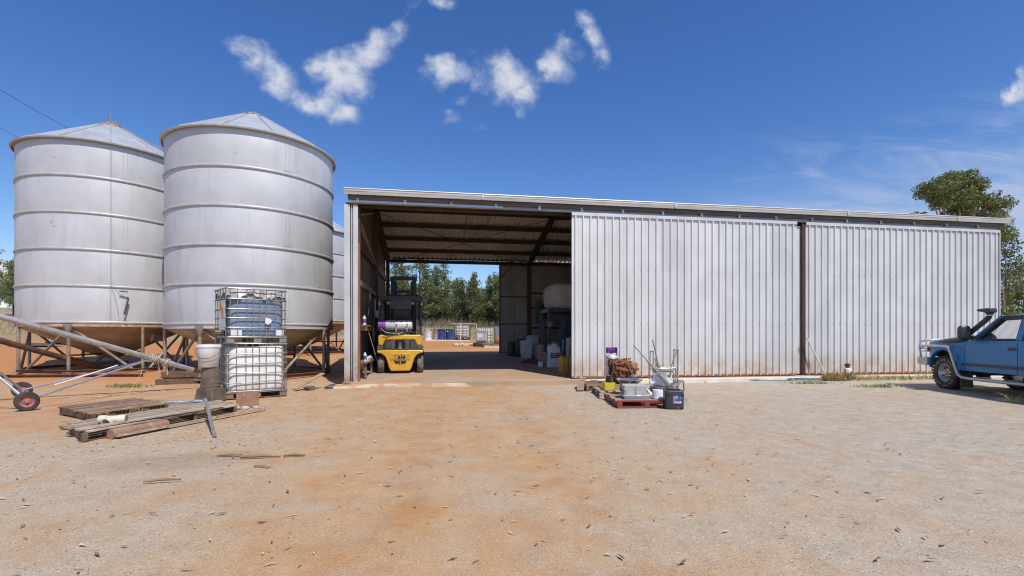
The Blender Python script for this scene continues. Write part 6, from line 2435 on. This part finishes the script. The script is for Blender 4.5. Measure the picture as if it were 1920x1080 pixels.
    m.tube([(-1.30, .40, 1.33), (-1.10, .40, 1.2)], .03, 7)
    m.bar((-1.30, .22, 1.33), (-1.30, .58, 1.33), .03, .03)
    m.build('steering_wheel', M['black_plastic'], t)
    for x in (-1.95, -2.9):
        for y in (.38, -.38):
            m = MB()
            m.blob((x + .25, y, .98), (.30, .27, .10), 12, 7, pw=.6)
            m.blob((x - .05, y, 1.28), (.10, .26, .34), 12, 8, 0, (0, -.22, 0), pw=.6)
            m.blob((x - .12, y, 1.60), (.06, .13, .09), 10, 6, pw=.7)
            m.build('seat', M['charcoal'], t)


build_truck()


# ------------------------------------------------------------------ yard behind the shed
def at_ground(l, w):
    p = W3(l, w)
    p.z = ground_z(p.x, p.y)
    return p


def drum(l, w, mt, label, group=None, h=.88, r=.29):
    t = thing('drum', label, 'drum', at_ground(l, w), random.uniform(0, 3), group)
    m = MB()
    m.lathe([(0, 0), (r, 0), (r + .012, .012), (r, .03), (r, h * .32), (r + .014, h * .34), (r, h * .36), (r, h * .64), (r + .014, h * .66), (r, h * .68), (r, h - .03), (r + .012, h - .012), (r, h), (r - .02, h - .02), (0, h - .02)], 28)
    m.build('drum_shell', M[mt], t)
    m = MB()
    m.lathe([(.035, h - .02), (.035, h), (0, h)], 10, (.16, 0, 0))
    m.build('bung', M['steel'], t)
    return t


random.seed(4)
drum(-6.55, 38.5, 'drum_white', 'white drum with rust bands, first of the drum row behind the forklift mast')
drum(-5.95, 39.2, 'drum_mixed', 'blue grey and rust streaked drum, second of the row')
drum(-5.48, 38.2, 'drum_blue', 'dark blue drum left of the thin red gap in the drum row')
drum(-4.80, 38.2, 'drum_blue', 'dark blue drum with a white mark, right end of the drum row')
m = MB()
m.box((0, 0, 0), (.09, .012, .08))
o = m.build('paper_scrap', M['label_white'], None, loc=W3(-4.95, 37.91, ground_z(*yard(-4.95, 38)) + .72))
tag(o, 'small white scrap stuck on the right hand blue drum', 'paper scrap')
t = thing('post', 'thin red painted post standing between the two blue drums', 'post', at_ground(-5.14, 38.5))
MB().box((0, 0, .42), (.10, .05, .84)).build('post_shaft', M['red_paint'], t)
cage_tank('white cage tank standing behind the blue drums in the rear yard', at_ground(-3.95, 39.3), -YAW, 'white_plastic', detail=False, cagemat='charcoal')
cage_tank('pale cage tank with faded front window near the rear door, on tyres', at_ground(-1.78, 32.6) + Vector((0, 0, .02)), -YAW + .05, 'white_dirty', detail=False, cagemat='olive')
t = bpy.data.objects.get('white_corner')
c0 = at_ground(-1.78, 32.0)
m = MB()
m.box((-.1, 0, .62), (.70, .02, .52), mi=0).box((-.22, -.014, .68), (.34, .01, .26), mi=1)
o = m.build('window_board', [M['tray'] if 'tray' in M else mat('faded_board', (.40, .45, .46), (.33, .38, .40), .6, 0, 4), M['label_white']], None, smooth=0, loc=W3(-1.86, 32.02, c0.z), rot=(0, 0, -YAW + .05))
tag(o, 'faded grey board with white sheet leaning on the pale cage tank', 'board')
# pipe rail
t = thing('pipe_rail', 'cream pipe rail with one upright beside the white cage tank', 'rail', at_ground(-4.0, 38.3))
g = Vector(t.location)
m = MB()
m.tube([W3(-4.75, 38.4, g.z + 1.28) - g, W3(-2.75, 38.2, g.z + 1.28) - g], .035, 7)
m.build('rail', M['pvc'], t)
m = MB()
m.tube([(0, 0, 0), (0, 0, 1.28)], .045, 7)
m.tube([W3(-2.75, 38.2, g.z + .0) - g, W3(-2.75, 38.2, g.z + 1.28) - g], .03, 7)
m.build('upright', M['pvc'], t)
# tyres, sleeper, slabs
for k, (l, w, z, lab) in enumerate(((-1.60, 30.6, .0, 'half buried brown tyre, middle one of three before the pale cage tank'), (-1.02, 30.5, 0, 'half buried brown tyre, rightmost of three before the pale cage tank'), (-2.15, 30.9, .05, 'dark worn tyre, leftmost of three before the pale cage tank'))):
    t = thing('old_tyre', lab, 'tyre', at_ground(l, w) + Vector((0, 0, z)), 0, 'old tyres before the pale tank')
    m = MB()
    m.lathe([(.14, .02), (.24, .0), (.29, .03), (.305, .11), (.29, .20), (.24, .23), (.14, .21), (.15, .12), (.14, .02)], 24)
    m.build('tyre', M['rubber_dust'] if k < 2 else M['rubber'], t)
m = MB()
m.bar(at_ground(-1.65, 29.6) + Vector((0, 0, .08)), at_ground(-.45, 29.4) + Vector((0, 0, .08)), .3, .16)
tag(m.build('sleeper', M['broom_wood'], smooth=0, bevel=.01), 'pale timber sleeper lying before the half buried tyres', 'timber')
random.seed(12)
for k in range(5):
    l, w = -3.6 + k * .30, 32.0 + .25 * (k % 2)
    m = MB()
    m.blob((0, 0, .06), (.24, .22, .12), 8, 5, .22)
    tag(m.build('concrete_lump', M['rock'], None, loc=at_ground(l, w)), 'broken pale concrete lump in the row on the red ground behind the shed', 'concrete lump', 'broken concrete lumps behind the shed')
t = thing('clay_pot', 'large round orange clay pot beside the rear door leaf', 'pot', at_ground(-.72, 31.6))
m = MB()
m.lathe([(0, 0), (.22, 0), (.40, .18), (.44, .36), (.36, .56), (.30, .60), (0, .60)], 22)
m.build('pot_body', M['terracotta'], t)
t = thing('grey_tank', 'small grey steel tank behind the clay pot', 'tank', at_ground(-.78, 33.6))
m = MB()
m.box((0, 0, .62), (.8, .6, 1.24)).box((0, 0, 1.25), (.84, .64, .03))
m.build('tank_body', mat('grey_tank', (.27, .28, .31), (.22, .22, .24), .5, .2, 4), t, bevel=.02)
m = MB()
m.bar(at_ground(-6.5, 37.3) + Vector((0, 0, .05)), at_ground(-3.2, 37.2) + Vector((0, 0, .05)), .22, .12)
tag(m.build('kerb_log', M['broom_wood'], smooth=0, bevel=.02), 'long pale log edging the ground before the drum row', 'log')
# behind the silos
for k, (l, w, lab) in enumerate(((-28.3, 31.0, 'white cage tank far behind the left silo, left one of the pair'), (-26.9, 31.0, 'white cage tank far behind the left silo, right one of the pair'))):
    p = at_ground(l, w)
    cage_tank(lab, p, -YAW, 'white_plastic', detail=False, cagemat='charcoal')
m = MB()
m.grid(lambda u, v: tuple(at_ground(-29.5 + 2.6 * u, 28.6 + 1.2 * v) + Vector((0, 0, .06 + .12 * math.sin(3.1 * u) * math.sin(3.1 * v)))), 10, 6)
tag(m.build('tarpaulin', M['charcoal']), 'dark tarpaulin spread on the ground behind the far left silo', 'tarpaulin')
m = MB()
m.grid(lambda u, v: tuple(at_ground(-24.6 + 2.3 * u, 28.8 + 1.0 * v) + Vector((0, 0, .06 + .08 * math.sin(5 * u) * math.sin(4 * v)))), 10, 6)
tag(m.build('white_sheeting', M['label_white']), 'crumpled white sheeting on the red ground behind the far left silo', 'sheeting')

# power lines
for k, (a, b, lab) in enumerate((((-24.5, 20.0, 13.6), (-29.5, 40.0, 15.3), 'upper thin overhead wire running behind the left silo roof'), ((-24.5, 20.0, 11.9), (-39.0, 46.0, 17.0), 'lower thin overhead wire running behind the left silo roof'))):
    A, B = W3(*a), W3(*b)
    pts = [A.lerp(B, s) + Vector((0, 0, -.5 * math.sin(math.pi * s))) for s in np.linspace(0, 1, 12)]
    m = MB()
    m.tube(pts, .013, 4)
    tag(m.build('overhead_wire', M['wire']), lab, 'wire')


# ------------------------------------------------------------------ trees
LEAF = {'pine': leaf_mat('pine_foliage', (.16, .205, .075), (.29, .31, .13), .28, .9),
        'pine2': leaf_mat('olive_foliage', (.185, .205, .075), (.31, .295, .12), .28, .9),
        'gum': leaf_mat('gum_foliage', (.145, .185, .055), (.26, .285, .10), .30, 1.2),
        'dark': leaf_mat('dark_foliage', (.075, .105, .042), (.13, .155, .062), .25, .9)}


def leaf_quads(C, S, rng, aspect=.45, droop=0.0):
    """random leaf sprays: centres C (n,3), sizes S (n,)"""
    n = len(C)
    d = rng.normal(size=(n, 3))
    d[:, 2] = d[:, 2] * .6 - droop
    d /= np.linalg.norm(d, axis=1, keepdims=True)
    e = np.cross(d, rng.normal(size=(n, 3)))
    e /= np.linalg.norm(e, axis=1, keepdims=True)
    a, b = d * S[:, None] * .5, e * S[:, None] * .5 * aspect
    V = np.stack([C - a, C - b, C + a, C + b], 1).reshape(-1, 3)
    F = np.arange(n * 4).reshape(n, 4)
    return V, F


def crown_mesh(name, clumps, per, size, material, rng, droop=0.0, flat=.8):
    Cs, Ss = [], []
    for (c, r) in clumps:
        k = max(6, int(per * (r / .6) ** 2))
        v = rng.normal(size=(k, 3))
        v /= np.linalg.norm(v, axis=1, keepdims=True)
        rad = r * (.45 + .62 * rng.random((k, 1)) ** .6)
        v = v * rad
        v[:, 2] *= flat
        Cs.append(np.array(c) + v)
        Ss.append(size * rng.uniform(.6, 1.4, k))
    V, F = leaf_quads(np.concatenate(Cs), np.concatenate(Ss), rng, .5, droop)
    return np_mesh(name, V, F, material)


def pine_proto(seed, h, rmax, lo, mt, n=112, narrow=1.15):
    rng = np.random.default_rng(seed)
    rs = random.Random(seed)
    trunk = MB()
    lean = (rs.uniform(-.3, .3), rs.uniform(-.3, .3))
    axis = lambda t_: Vector((lean[0] * t_ * t_, lean[1] * t_ * t_, h * t_))
    pts = [axis(k / 8) for k in range(9)]
    trunk.tube([pts[0] - Vector((0, 0, .3))] + pts[1:], [.17, .15, .135, .12, .10, .08, .06, .04, .015], 8)
    clumps = []
    for i in range(n):
        t_ = lo + (1 - lo) * (i + rs.random()) / n
        u = (t_ - lo) / (1 - lo)
        prof = (math.sin(math.pi * min(1, u * 1.15 + .13)) ** .7 if u < .78 else max(.12, (1 - u) / .22 * .62)) * narrow
        a = rs.uniform(0, 2 * math.pi)
        rr = rmax * prof * rs.uniform(.25, 1.05)
        base = axis(max(.1, t_ - .06))
        c = axis(t_) + Vector((rr * math.cos(a), rr * math.sin(a), rs.uniform(-.2, .25)))
        cr = rs.uniform(.30, .62) * (1.1 - .45 * u)
        clumps.append((tuple(c), cr))
        if i % 2 == 0:
            trunk.tube([base, base.lerp(c, .6) + Vector((0, 0, .08)), c], [.035 * (1.2 - u), .02, .008], 5, caps=False)
    for i in range(14):            # dead lower twigs
        t_ = rs.uniform(.08, lo + .15)
        a = rs.uniform(0, 6.28)
        p = axis(t_)
        trunk.tube([p, p + Vector((.9 * math.cos(a), .9 * math.sin(a), rs.uniform(-.1, .35)))], [.018, .005], 4, caps=False)
    return trunk.mesh('trunk_mesh', M['bark']), crown_mesh('crown_mesh', clumps, 78, .20, mt, rng)


def plant_tree(name, label, cat, p, tm, cm, s=(1, 1, 1), rz=0.0, group=None):
    t = thing(name, label, cat, p, rz, group)
    t.scale = s
    for nm, me in (('trunk', tm), ('crown', cm)):
        o = bpy.data.objects.new(nm, me)
        COL.objects.link(o)
        o.parent = t
    return t


PR = [pine_proto(31, 8.2, 1.75, .20, LEAF['pine']), pine_proto(32, 7.2, 1.45, .17, LEAF['pine2']), pine_proto(33, 9.3, 2.0, .24, LEAF['pine']), pine_proto(34, 6.2, 1.35, .13, LEAF['dark']), pine_proto(35, 8.6, 1.4, .26, LEAF['pine2'])]
KIND = ('mid green cypress pine with a broad crown, in the wood behind the shed', 'olive tinged cypress pine of medium height, in the wood behind the shed', 'tall grey green cypress pine standing in the wood behind the shed', 'short dark cypress pine low in the wood behind the shed', 'slim olive cypress pine with a high crown, in the wood behind the shed')
rs = random.Random(99)
# (l, w, proto, scale): front rank seen through the open bay, chosen for its skyline
front = [(-14.2, 60, 2, 1.0), (-12.9, 58, 0, 1.02), (-11.6, 62, 2, 1.08), (-10.2, 59, 0, .98), (-9.3, 62, 1, 1.05), (-8.1, 60, 0, .98), (-7.0, 63, 1, .84), (-6.0, 60, 3, .92), (-4.9, 62, 3, .92), (-4.2, 58, 1, .90), (-3.0, 62, 1, .82), (-2.0, 60, 3, 1.02), (-1.2, 57, 0, .80), (-.2, 56, 2, 1.02), (1.1, 58, 0, 1.02), (2.4, 56, 1, 1.1), (3.8, 59, 2, 1.0), (5.2, 60, 0, 1.0)]
rows = list(front)
for k in range(26):
    l = -17 + k * 1.0 + rs.uniform(-.4, .4)
    rows.append((l, 66 + rs.uniform(-2, 3), rs.choice((0, 1, 3, 3, 4)), rs.uniform(.68, .86)))
for k in range(18):
    l = -18 + k * 1.6 + rs.uniform(-.6, .6)
    rows.append((l, 73 + rs.uniform(-3, 3), rs.choice((1, 3, 4)), rs.uniform(.72, .9)))
for k in range(9):                  # left of the far silo
    rows.append((-62.0 - k * 1.55 + rs.uniform(-.5, .5) - 0, 62 + (k % 3) * 2.2 + rs.uniform(-1, 1), rs.choice((0, 2, 0, 4)), rs.uniform(.86, 1.08)))
ORD = ('first', 'second', 'third', 'fourth', 'fifth', 'sixth', 'seventh', 'eighth', 'ninth', 'tenth', 'eleventh', 'twelfth', 'thirteenth', 'fourteenth', 'fifteenth', 'sixteenth', 'seventeenth', 'eighteenth')
SHORT = ('broad mid green cypress pine', 'olive tinged cypress pine', 'tall grey green cypress pine', 'short dark cypress pine', 'slim olive cypress pine')
for i, (l, w, k, s) in enumerate(rows):
    p = at_ground(l, w)
    left = l < -40
    if left:
        lab, grp = 'dark green pine in the clump at the far left edge beyond the paddock', 'pines at the far left edge'
    elif i < len(front):
        lab, grp = '%s, %s from the left in the front rank of the wood' % (SHORT[k], ORD[i]), 'pines of the wood behind the shed'
    else:
        lab, grp = '%s deeper in the wood behind the shed' % SHORT[k], 'pines of the wood behind the shed'
    plant_tree('cypress_pine', lab, 'tree', p, *PR[k], s=(s * rs.uniform(.9, 1.1), s * rs.uniform(.9, 1.1), s), rz=rs.uniform(0, 6.28), group=grp)


# the wood goes on far behind the front ranks as one mass
rng = np.random.default_rng(77)
C = []
for _ in range(16000):
    l, w = rng.uniform(-52, 40), rng.uniform(84, 104)
    p = at_ground(l, w)
    top = 3.3 + 1.2 * math.sin(l * .9) * math.sin(l * .37 + 1)
    C.append((p.x, p.y, p.z + top * rng.random() ** .8))
V, F = leaf_quads(np.array(C), rng.uniform(.45, 1.1, len(C)), rng, .6)
tag(np_obj('far_wood', np_mesh('far_wood', V, F, LEAF['dark'])), kind='stuff')


# gum tree behind the right end of the shed
def gum_tree():
    rng = np.random.default_rng(5)
    rs = random.Random(5)
    p = at_ground(34.2, 37.0)
    o = p.copy()
    t = thing('gum_tree', 'tall gum tree with a rounded olive crown rising behind the right end of the shed', 'tree', p)
    tr = MB()
    L_ = lambda l, w, z: W3(l, w, z) - o
    f = lambda px, py, w=37.0: L_((1802 + (px - 1800) * (.76 if px < 1850 else .86) - 960) / 925 * w, w, 1.33 + (629 - py - 1) / 925 * w + rs.uniform(-.1, .1))
    base = Vector((0, 0, -.2))
    fork = f(1800, 470)
    tr.tube([base, base.lerp(fork, .5) + Vector((.15, 0, 0)), fork], [.30, .25, .20], 9)
    heads = [(1740, 352, 36.2), (1765, 338, 37.5), (1792, 335, 36.6), (1815, 345, 37.8), (1842, 352, 37), (1738, 368, 37.4), (1862, 375, 36.4), (1775, 365, 37.8), (1808, 368, 36.2), (1835, 380, 37.6),
             (1878, 390, 37), (1868, 405, 36.5), (1848, 400, 37.8), (1888, 415, 37.3), (1880, 440, 37), (1895, 440, 36.4), (1872, 455, 37.5), (1758, 375, 36.4), (1790, 385, 37.2), (1820, 395, 36.6), (1780, 405, 37.5), (1725, 358, 36.8), (1800, 352, 38), (1828, 365, 38)]
    clumps = []
    for k, (x, y, w) in enumerate(heads):
        c = f(x, y, w)
        mid = fork.lerp(c, .55) + Vector((rs.uniform(-.3, .3), rs.uniform(-.3, .3), -.35))
        tr.tube([fork.lerp(base, .1 * (k % 3)), mid, c], [.10, .055, .015], 6, caps=False)
        clumps.append((tuple(c), rs.uniform(.62, .95)))
        for j in range(7):
            q = c + Vector((rs.uniform(-.7, .7), rs.uniform(-.7, .7), rs.uniform(-.45, .45)))
            clumps.append((tuple(q), rs.uniform(.28, .48)))
            tr.tube([c.lerp(mid, .3), q], [.018, .005], 4, caps=False)
    tr.build('trunk', M['gum_bark'], t)
    np_obj('crown', crown_mesh('gum_crown', clumps, 200, .165, LEAF['gum'], rng, droop=.55, flat=.75), t)


gum_tree()


def bushy_tree(label, heads, w, leaf, seed, base_px, per=95, size=.17):
    rng = np.random.default_rng(seed)
    rs = random.Random(seed)
    p = at_ground((base_px - 960) / 925 * w, w)
    t = thing('bushy_tree', label, 'tree', p)
    tr = MB()
    clumps = []
    for (x, y, r) in heads:
        ww = w + rs.uniform(-.8, .8)
        c = W3((x - 960) / 925 * ww, ww, 1.33 + (629 - y) / 925 * ww) - p
        tr.tube([Vector((0, 0, -.2)), Vector((c.x * .35, c.y * .35, max(.5, c.z * .55))), c], [.10, .06, .012], 6, caps=False)
        clumps.append((tuple(c), r))
        for j in range(6):
            q = c + Vector((rs.uniform(-.8, .8) * r * 1.3, rs.uniform(-.8, .8) * r * 1.3, rs.uniform(-.6, .6) * r))
            clumps.append((tuple(q), r * rs.uniform(.4, .65)))
    tr.build('trunk', M['gum_bark'], t)
    np_obj('crown', crown_mesh('bush_crown', clumps, per, size, leaf, rng, droop=.3, flat=.85), t)


bushy_tree('dark leafy tree behind the shed corner below the tall gum', [(1885, 470, .7), (1895, 490, .8), (1882, 505, .7), (1905, 500, .6), (1890, 525, .75), (1878, 545, .7), (1896, 555, .7), (1884, 575, .7), (1910, 520, .5), (1880, 600, .7), (1900, 595, .6)], 33.0, LEAF['dark'], 61, 1888)
bushy_tree('bushy green tree at the far right edge behind the truck', [(1925, 505, .7), (1935, 530, .9), (1915, 545, .6), (1922, 570, .8), (1940, 560, .8), (1910, 590, .7), (1930, 600, .8), (1950, 520, .8)], 30.0, LEAF['pine'], 62, 1930)
bushy_tree('yellow green shrub at the foot of the shed corner behind the truck', [(1880, 520, .35), (1884, 560, .4), (1890, 585, .5), (1878, 585, .4), (1900, 605, .5), (1880, 612, .5)], 27.0, LEAF['gum'], 63, 1884)
bushy_tree('small dark tree top showing over the shed roof left of the gum', [(1716, 402, .35), (1722, 404, .3), (1733, 403, .3), (1708, 404, .25), (1725, 425, .9), (1715, 440, .9)], 44.0, LEAF['dark'], 64, 1722)


# ------------------------------------------------------------------ ground cover
def blades(name, pts, h, wd, mats, rng, mi=None, tri=True, lean=.5):
    n = len(pts)
    P = np.asarray(pts, dtype=float)
    a = rng.uniform(0, 2 * np.pi, n)
    hh = h * rng.uniform(.5, 1.3, n)
    d = np.stack([np.cos(a), np.sin(a), np.zeros(n)], 1) * (wd * rng.uniform(.6, 1.4, n))[:, None]
    a2 = rng.uniform(0, 2 * np.pi, n)
    tip = P + np.stack([np.cos(a2) * hh * lean * rng.random(n), np.sin(a2) * hh * lean * rng.random(n), hh], 1)
    V = np.stack([P - d / 2, P + d / 2, tip], 1).reshape(-1, 3)
    F = np.arange(n * 3).reshape(n, 3)
    o = np_obj(name, np_mesh(name, V, F, mats, mi))
    return tag(o, kind='stuff')


def gpoints(n, l0, l1, w0, w1, rng, ragged=True):
    out = []
    for _ in range(n):
        l, w = rng.uniform(l0, l1), rng.uniform(w0, w1)
        p = at_ground(l, w)
        out.append((p.x, p.y, p.z - .02))
    return out


rng = np.random.default_rng(8)
STRAW = [mat('straw_a', (.46, .36, .19), (.36, .27, .13), .9, 0, 2), mat('straw_b', (.36, .29, .17), (.27, .21, .12), .9, 0, 2), mat('straw_c', (.52, .43, .26), (.42, .33, .18), .9, 0, 2)]
pts = gpoints(15000, -16, 7, 41.0, 58, rng) + gpoints(9000, -75, -38, 36, 62, rng)
blades('dry_grass', pts, .36, .07, STRAW, rng, rng.integers(0, 3, len(pts)))
pts = gpoints(5200, -18, 8, 54, 66, rng)
blades('dry_scrub', pts, 1.25, .035, [mat('scrub_a', (.24, .18, .12), (.33, .26, .18), .9, 0, 1), mat('scrub_b', (.30, .24, .15), (.20, .15, .10), .9, 0, 1)], rng, rng.integers(0, 2, len(pts)), lean=.9)

GREEN = [mat('weed_green', (.13, .20, .05), (.09, .15, .04), .7, 0, 3), mat('weed_yellow', (.58, .47, .17), (.45, .36, .13), .8, 0, 3), mat('weed_red', (.36, .13, .055), (.26, .10, .05), .8, 0, 3)]
pts, mi = [], []
for _ in range(2600):
    t_ = rng.random()
    x = 11.65 + rng.random() ** 1.6 * 4.9
    y = 13.16 - rng.random() ** 1.5 * (.55 if x > 12.8 else .40)
    if x > 12.9 and rng.random() < .45:
        continue
    pts.append((x, y, 0))
    r = rng.random()
    mi.append((0 if r < .30 else 1) if x > 12.5 else (0 if r < .35 else (1 if r < .72 else 2)))
blades('weeds', pts, .13, .022, GREEN, rng, mi, lean=1.1)
pts = [(11.72 + rng.random() * .95, 13.30 - rng.random() * .30, .02) for _ in range(520)]
blades('weeds', pts, .19, .022, GREEN, rng, rng.choice([0, 1, 1, 1, 2, 2], len(pts)), lean=.9)
pts = []
for (l, w, n, sl, sw) in ((-9.9, 12.7, 500, .55, .18), (-7.1, 9.6, 240, .5, .14), (-6.75, 9.1, 130, .4, .2), (10.3, 10.0, 60, .25, .1), (10.0, 9.0, 120, .5, .15), (9.4, 12.7, 260, .5, .15), (8.2, 13.6, 200, .7, .12), (-4.7, 15.6, 500, .7, .5), (-6.3, 8.4, 160, .7, .5)):
    for _ in range(n):
        p = W3(l + rng.normal() * sl * .5, w + rng.normal() * sw * .5)
        pts.append((p.x, p.y, ground_z(p.x, p.y) + .0))
blades('green_grass', pts, .085, .016, GREEN[:2], rng, rng.choice([0, 0, 1], len(pts)), lean=1.0)
t = thing('weed', 'spiky dry weed growing in the shade beside the truck', 'weed', W3(9.92, 9.78))
m = MB()
rs = random.Random(3)
for k in range(34):
    a, e = rs.uniform(0, 6.28), rs.uniform(.1, .9)
    L1 = rs.uniform(.10, .30)
    m.tube([(0, 0, 0), (L1 * .6 * math.cos(a), L1 * .6 * math.sin(a), L1 * e * .8), (L1 * 1.2 * math.cos(a), L1 * 1.2 * math.sin(a), L1 * e)], [.003, .002, .0006], 4, caps=False)
m.build('stems', GREEN[1], t)


def scatter_litter():
    """fallen gum leaves, straw and pebbles over the open yard, thicker near the timber"""
    rng = np.random.default_rng(17)
    V, F, MI = [], [], []
    n = 4200
    for i in range(n):
        if i < 2700:
            l, w = rng.uniform(-6.5, 9.5), 1.9 + rng.random() ** .8 * 10.5
        elif i < 3900:
            l, w = -4.7 + rng.normal() * .75, 6.9 + rng.normal() * .9
        else:
            l, w = 1.9 + rng.normal() * .35, 9.6 + rng.normal() * .9
        p = W3(l, w, .006)
        a = rng.uniform(0, 6.28)
        L_ = rng.uniform(.03, .095) * (1.0 if i < 2700 else 1.2)
        wd = L_ * rng.uniform(.14, .28) if i < 2700 else L_ * .075
        d, e = np.array([math.cos(a), math.sin(a), 0]), np.array([-math.sin(a), math.cos(a), 0])
        c = np.array(p)
        h = rng.uniform(.001, .007)
        o = len(V)
        bend = e * L_ * rng.uniform(-.15, .15)
        V += [c - d * L_ / 2, c + e * wd / 2 + bend + [0, 0, h], c + d * L_ / 2 + [0, 0, h * .5], c - e * wd / 2 + bend + [0, 0, h * .7]]
        F.append([o, o + 1, o + 2, o + 3])
        MI.append(int(rng.choice([0, 0, 0, 2, 2, 2, 2, 3, 3, 3, 1])) if i < 2700 else int(rng.choice([0, 2, 2, 2])))
    lm = [mat('leaf_tan', (.44, .30, .15), (.34, .22, .10), .8, 0, 8), mat('leaf_dark', (.12, .075, .045), (.18, .11, .06), .8, 0, 8), mat('leaf_pale', (.68, .56, .37), (.58, .45, .27), .8, 0, 8), mat('leaf_brown', (.27, .155, .08), (.2, .12, .06), .8, 0, 8)]
    tag(np_obj('leaf_litter', np_mesh('leaf_litter', V, F, lm, MI)), kind='stuff')
    oc = np.array([[1, 0, 0], [0, 1, 0], [-1, 0, 0], [0, -1, 0], [0, 0, 1]], dtype=float)
    of = np.array([[0, 1, 4], [1, 2, 4], [2, 3, 4], [3, 0, 4]])
    n = 7500
    w = 1.9 + rng.random(n) ** 1.25 * 8.5
    l = rng.uniform(-1.1, 1.1, n) * w
    keep = rng.random(n) < np.clip(.45 + .05 * l + (l < -1.5) * .25, .12, 1)
    l, w = l[keep], w[keep]
    n = len(l)
    c, s = math.cos(YAW), math.sin(YAW)
    C = np.stack([l * c + w * s, -l * s + w * c, np.full(n, -.001)], 1)
    r = rng.uniform(.002, .006, n) * np.where(rng.random(n) > .97, 1.6, 1)
    S = np.stack([r * rng.uniform(.8, 1.5, n), r * rng.uniform(.7, 1.2, n), r * rng.uniform(.5, .9, n)], 1)
    V = (C[:, None, :] + oc[None] * S[:, None, :]).reshape(-1, 3)
    F = (of[None] + 5 * np.arange(n)[:, None, None]).reshape(-1, 3)
    gm = [mat('pebble_a', (.40, .36, .31), (.30, .26, .22), .9, 0, 30), mat('pebble_b', (.20, .165, .14), (.14, .11, .09), .9, 0, 30), mat('pebble_c', (.50, .45, .39), (.44, .39, .33), .9, 0, 30), mat('pebble_d', (.40, .215, .115), (.33, .17, .09), .9, 0, 30)]
    tag(np_obj('gravel', np_mesh('gravel', V, F, gm, np.repeat(rng.integers(0, 4, n), 4))), kind='stuff')


scatter_litter()
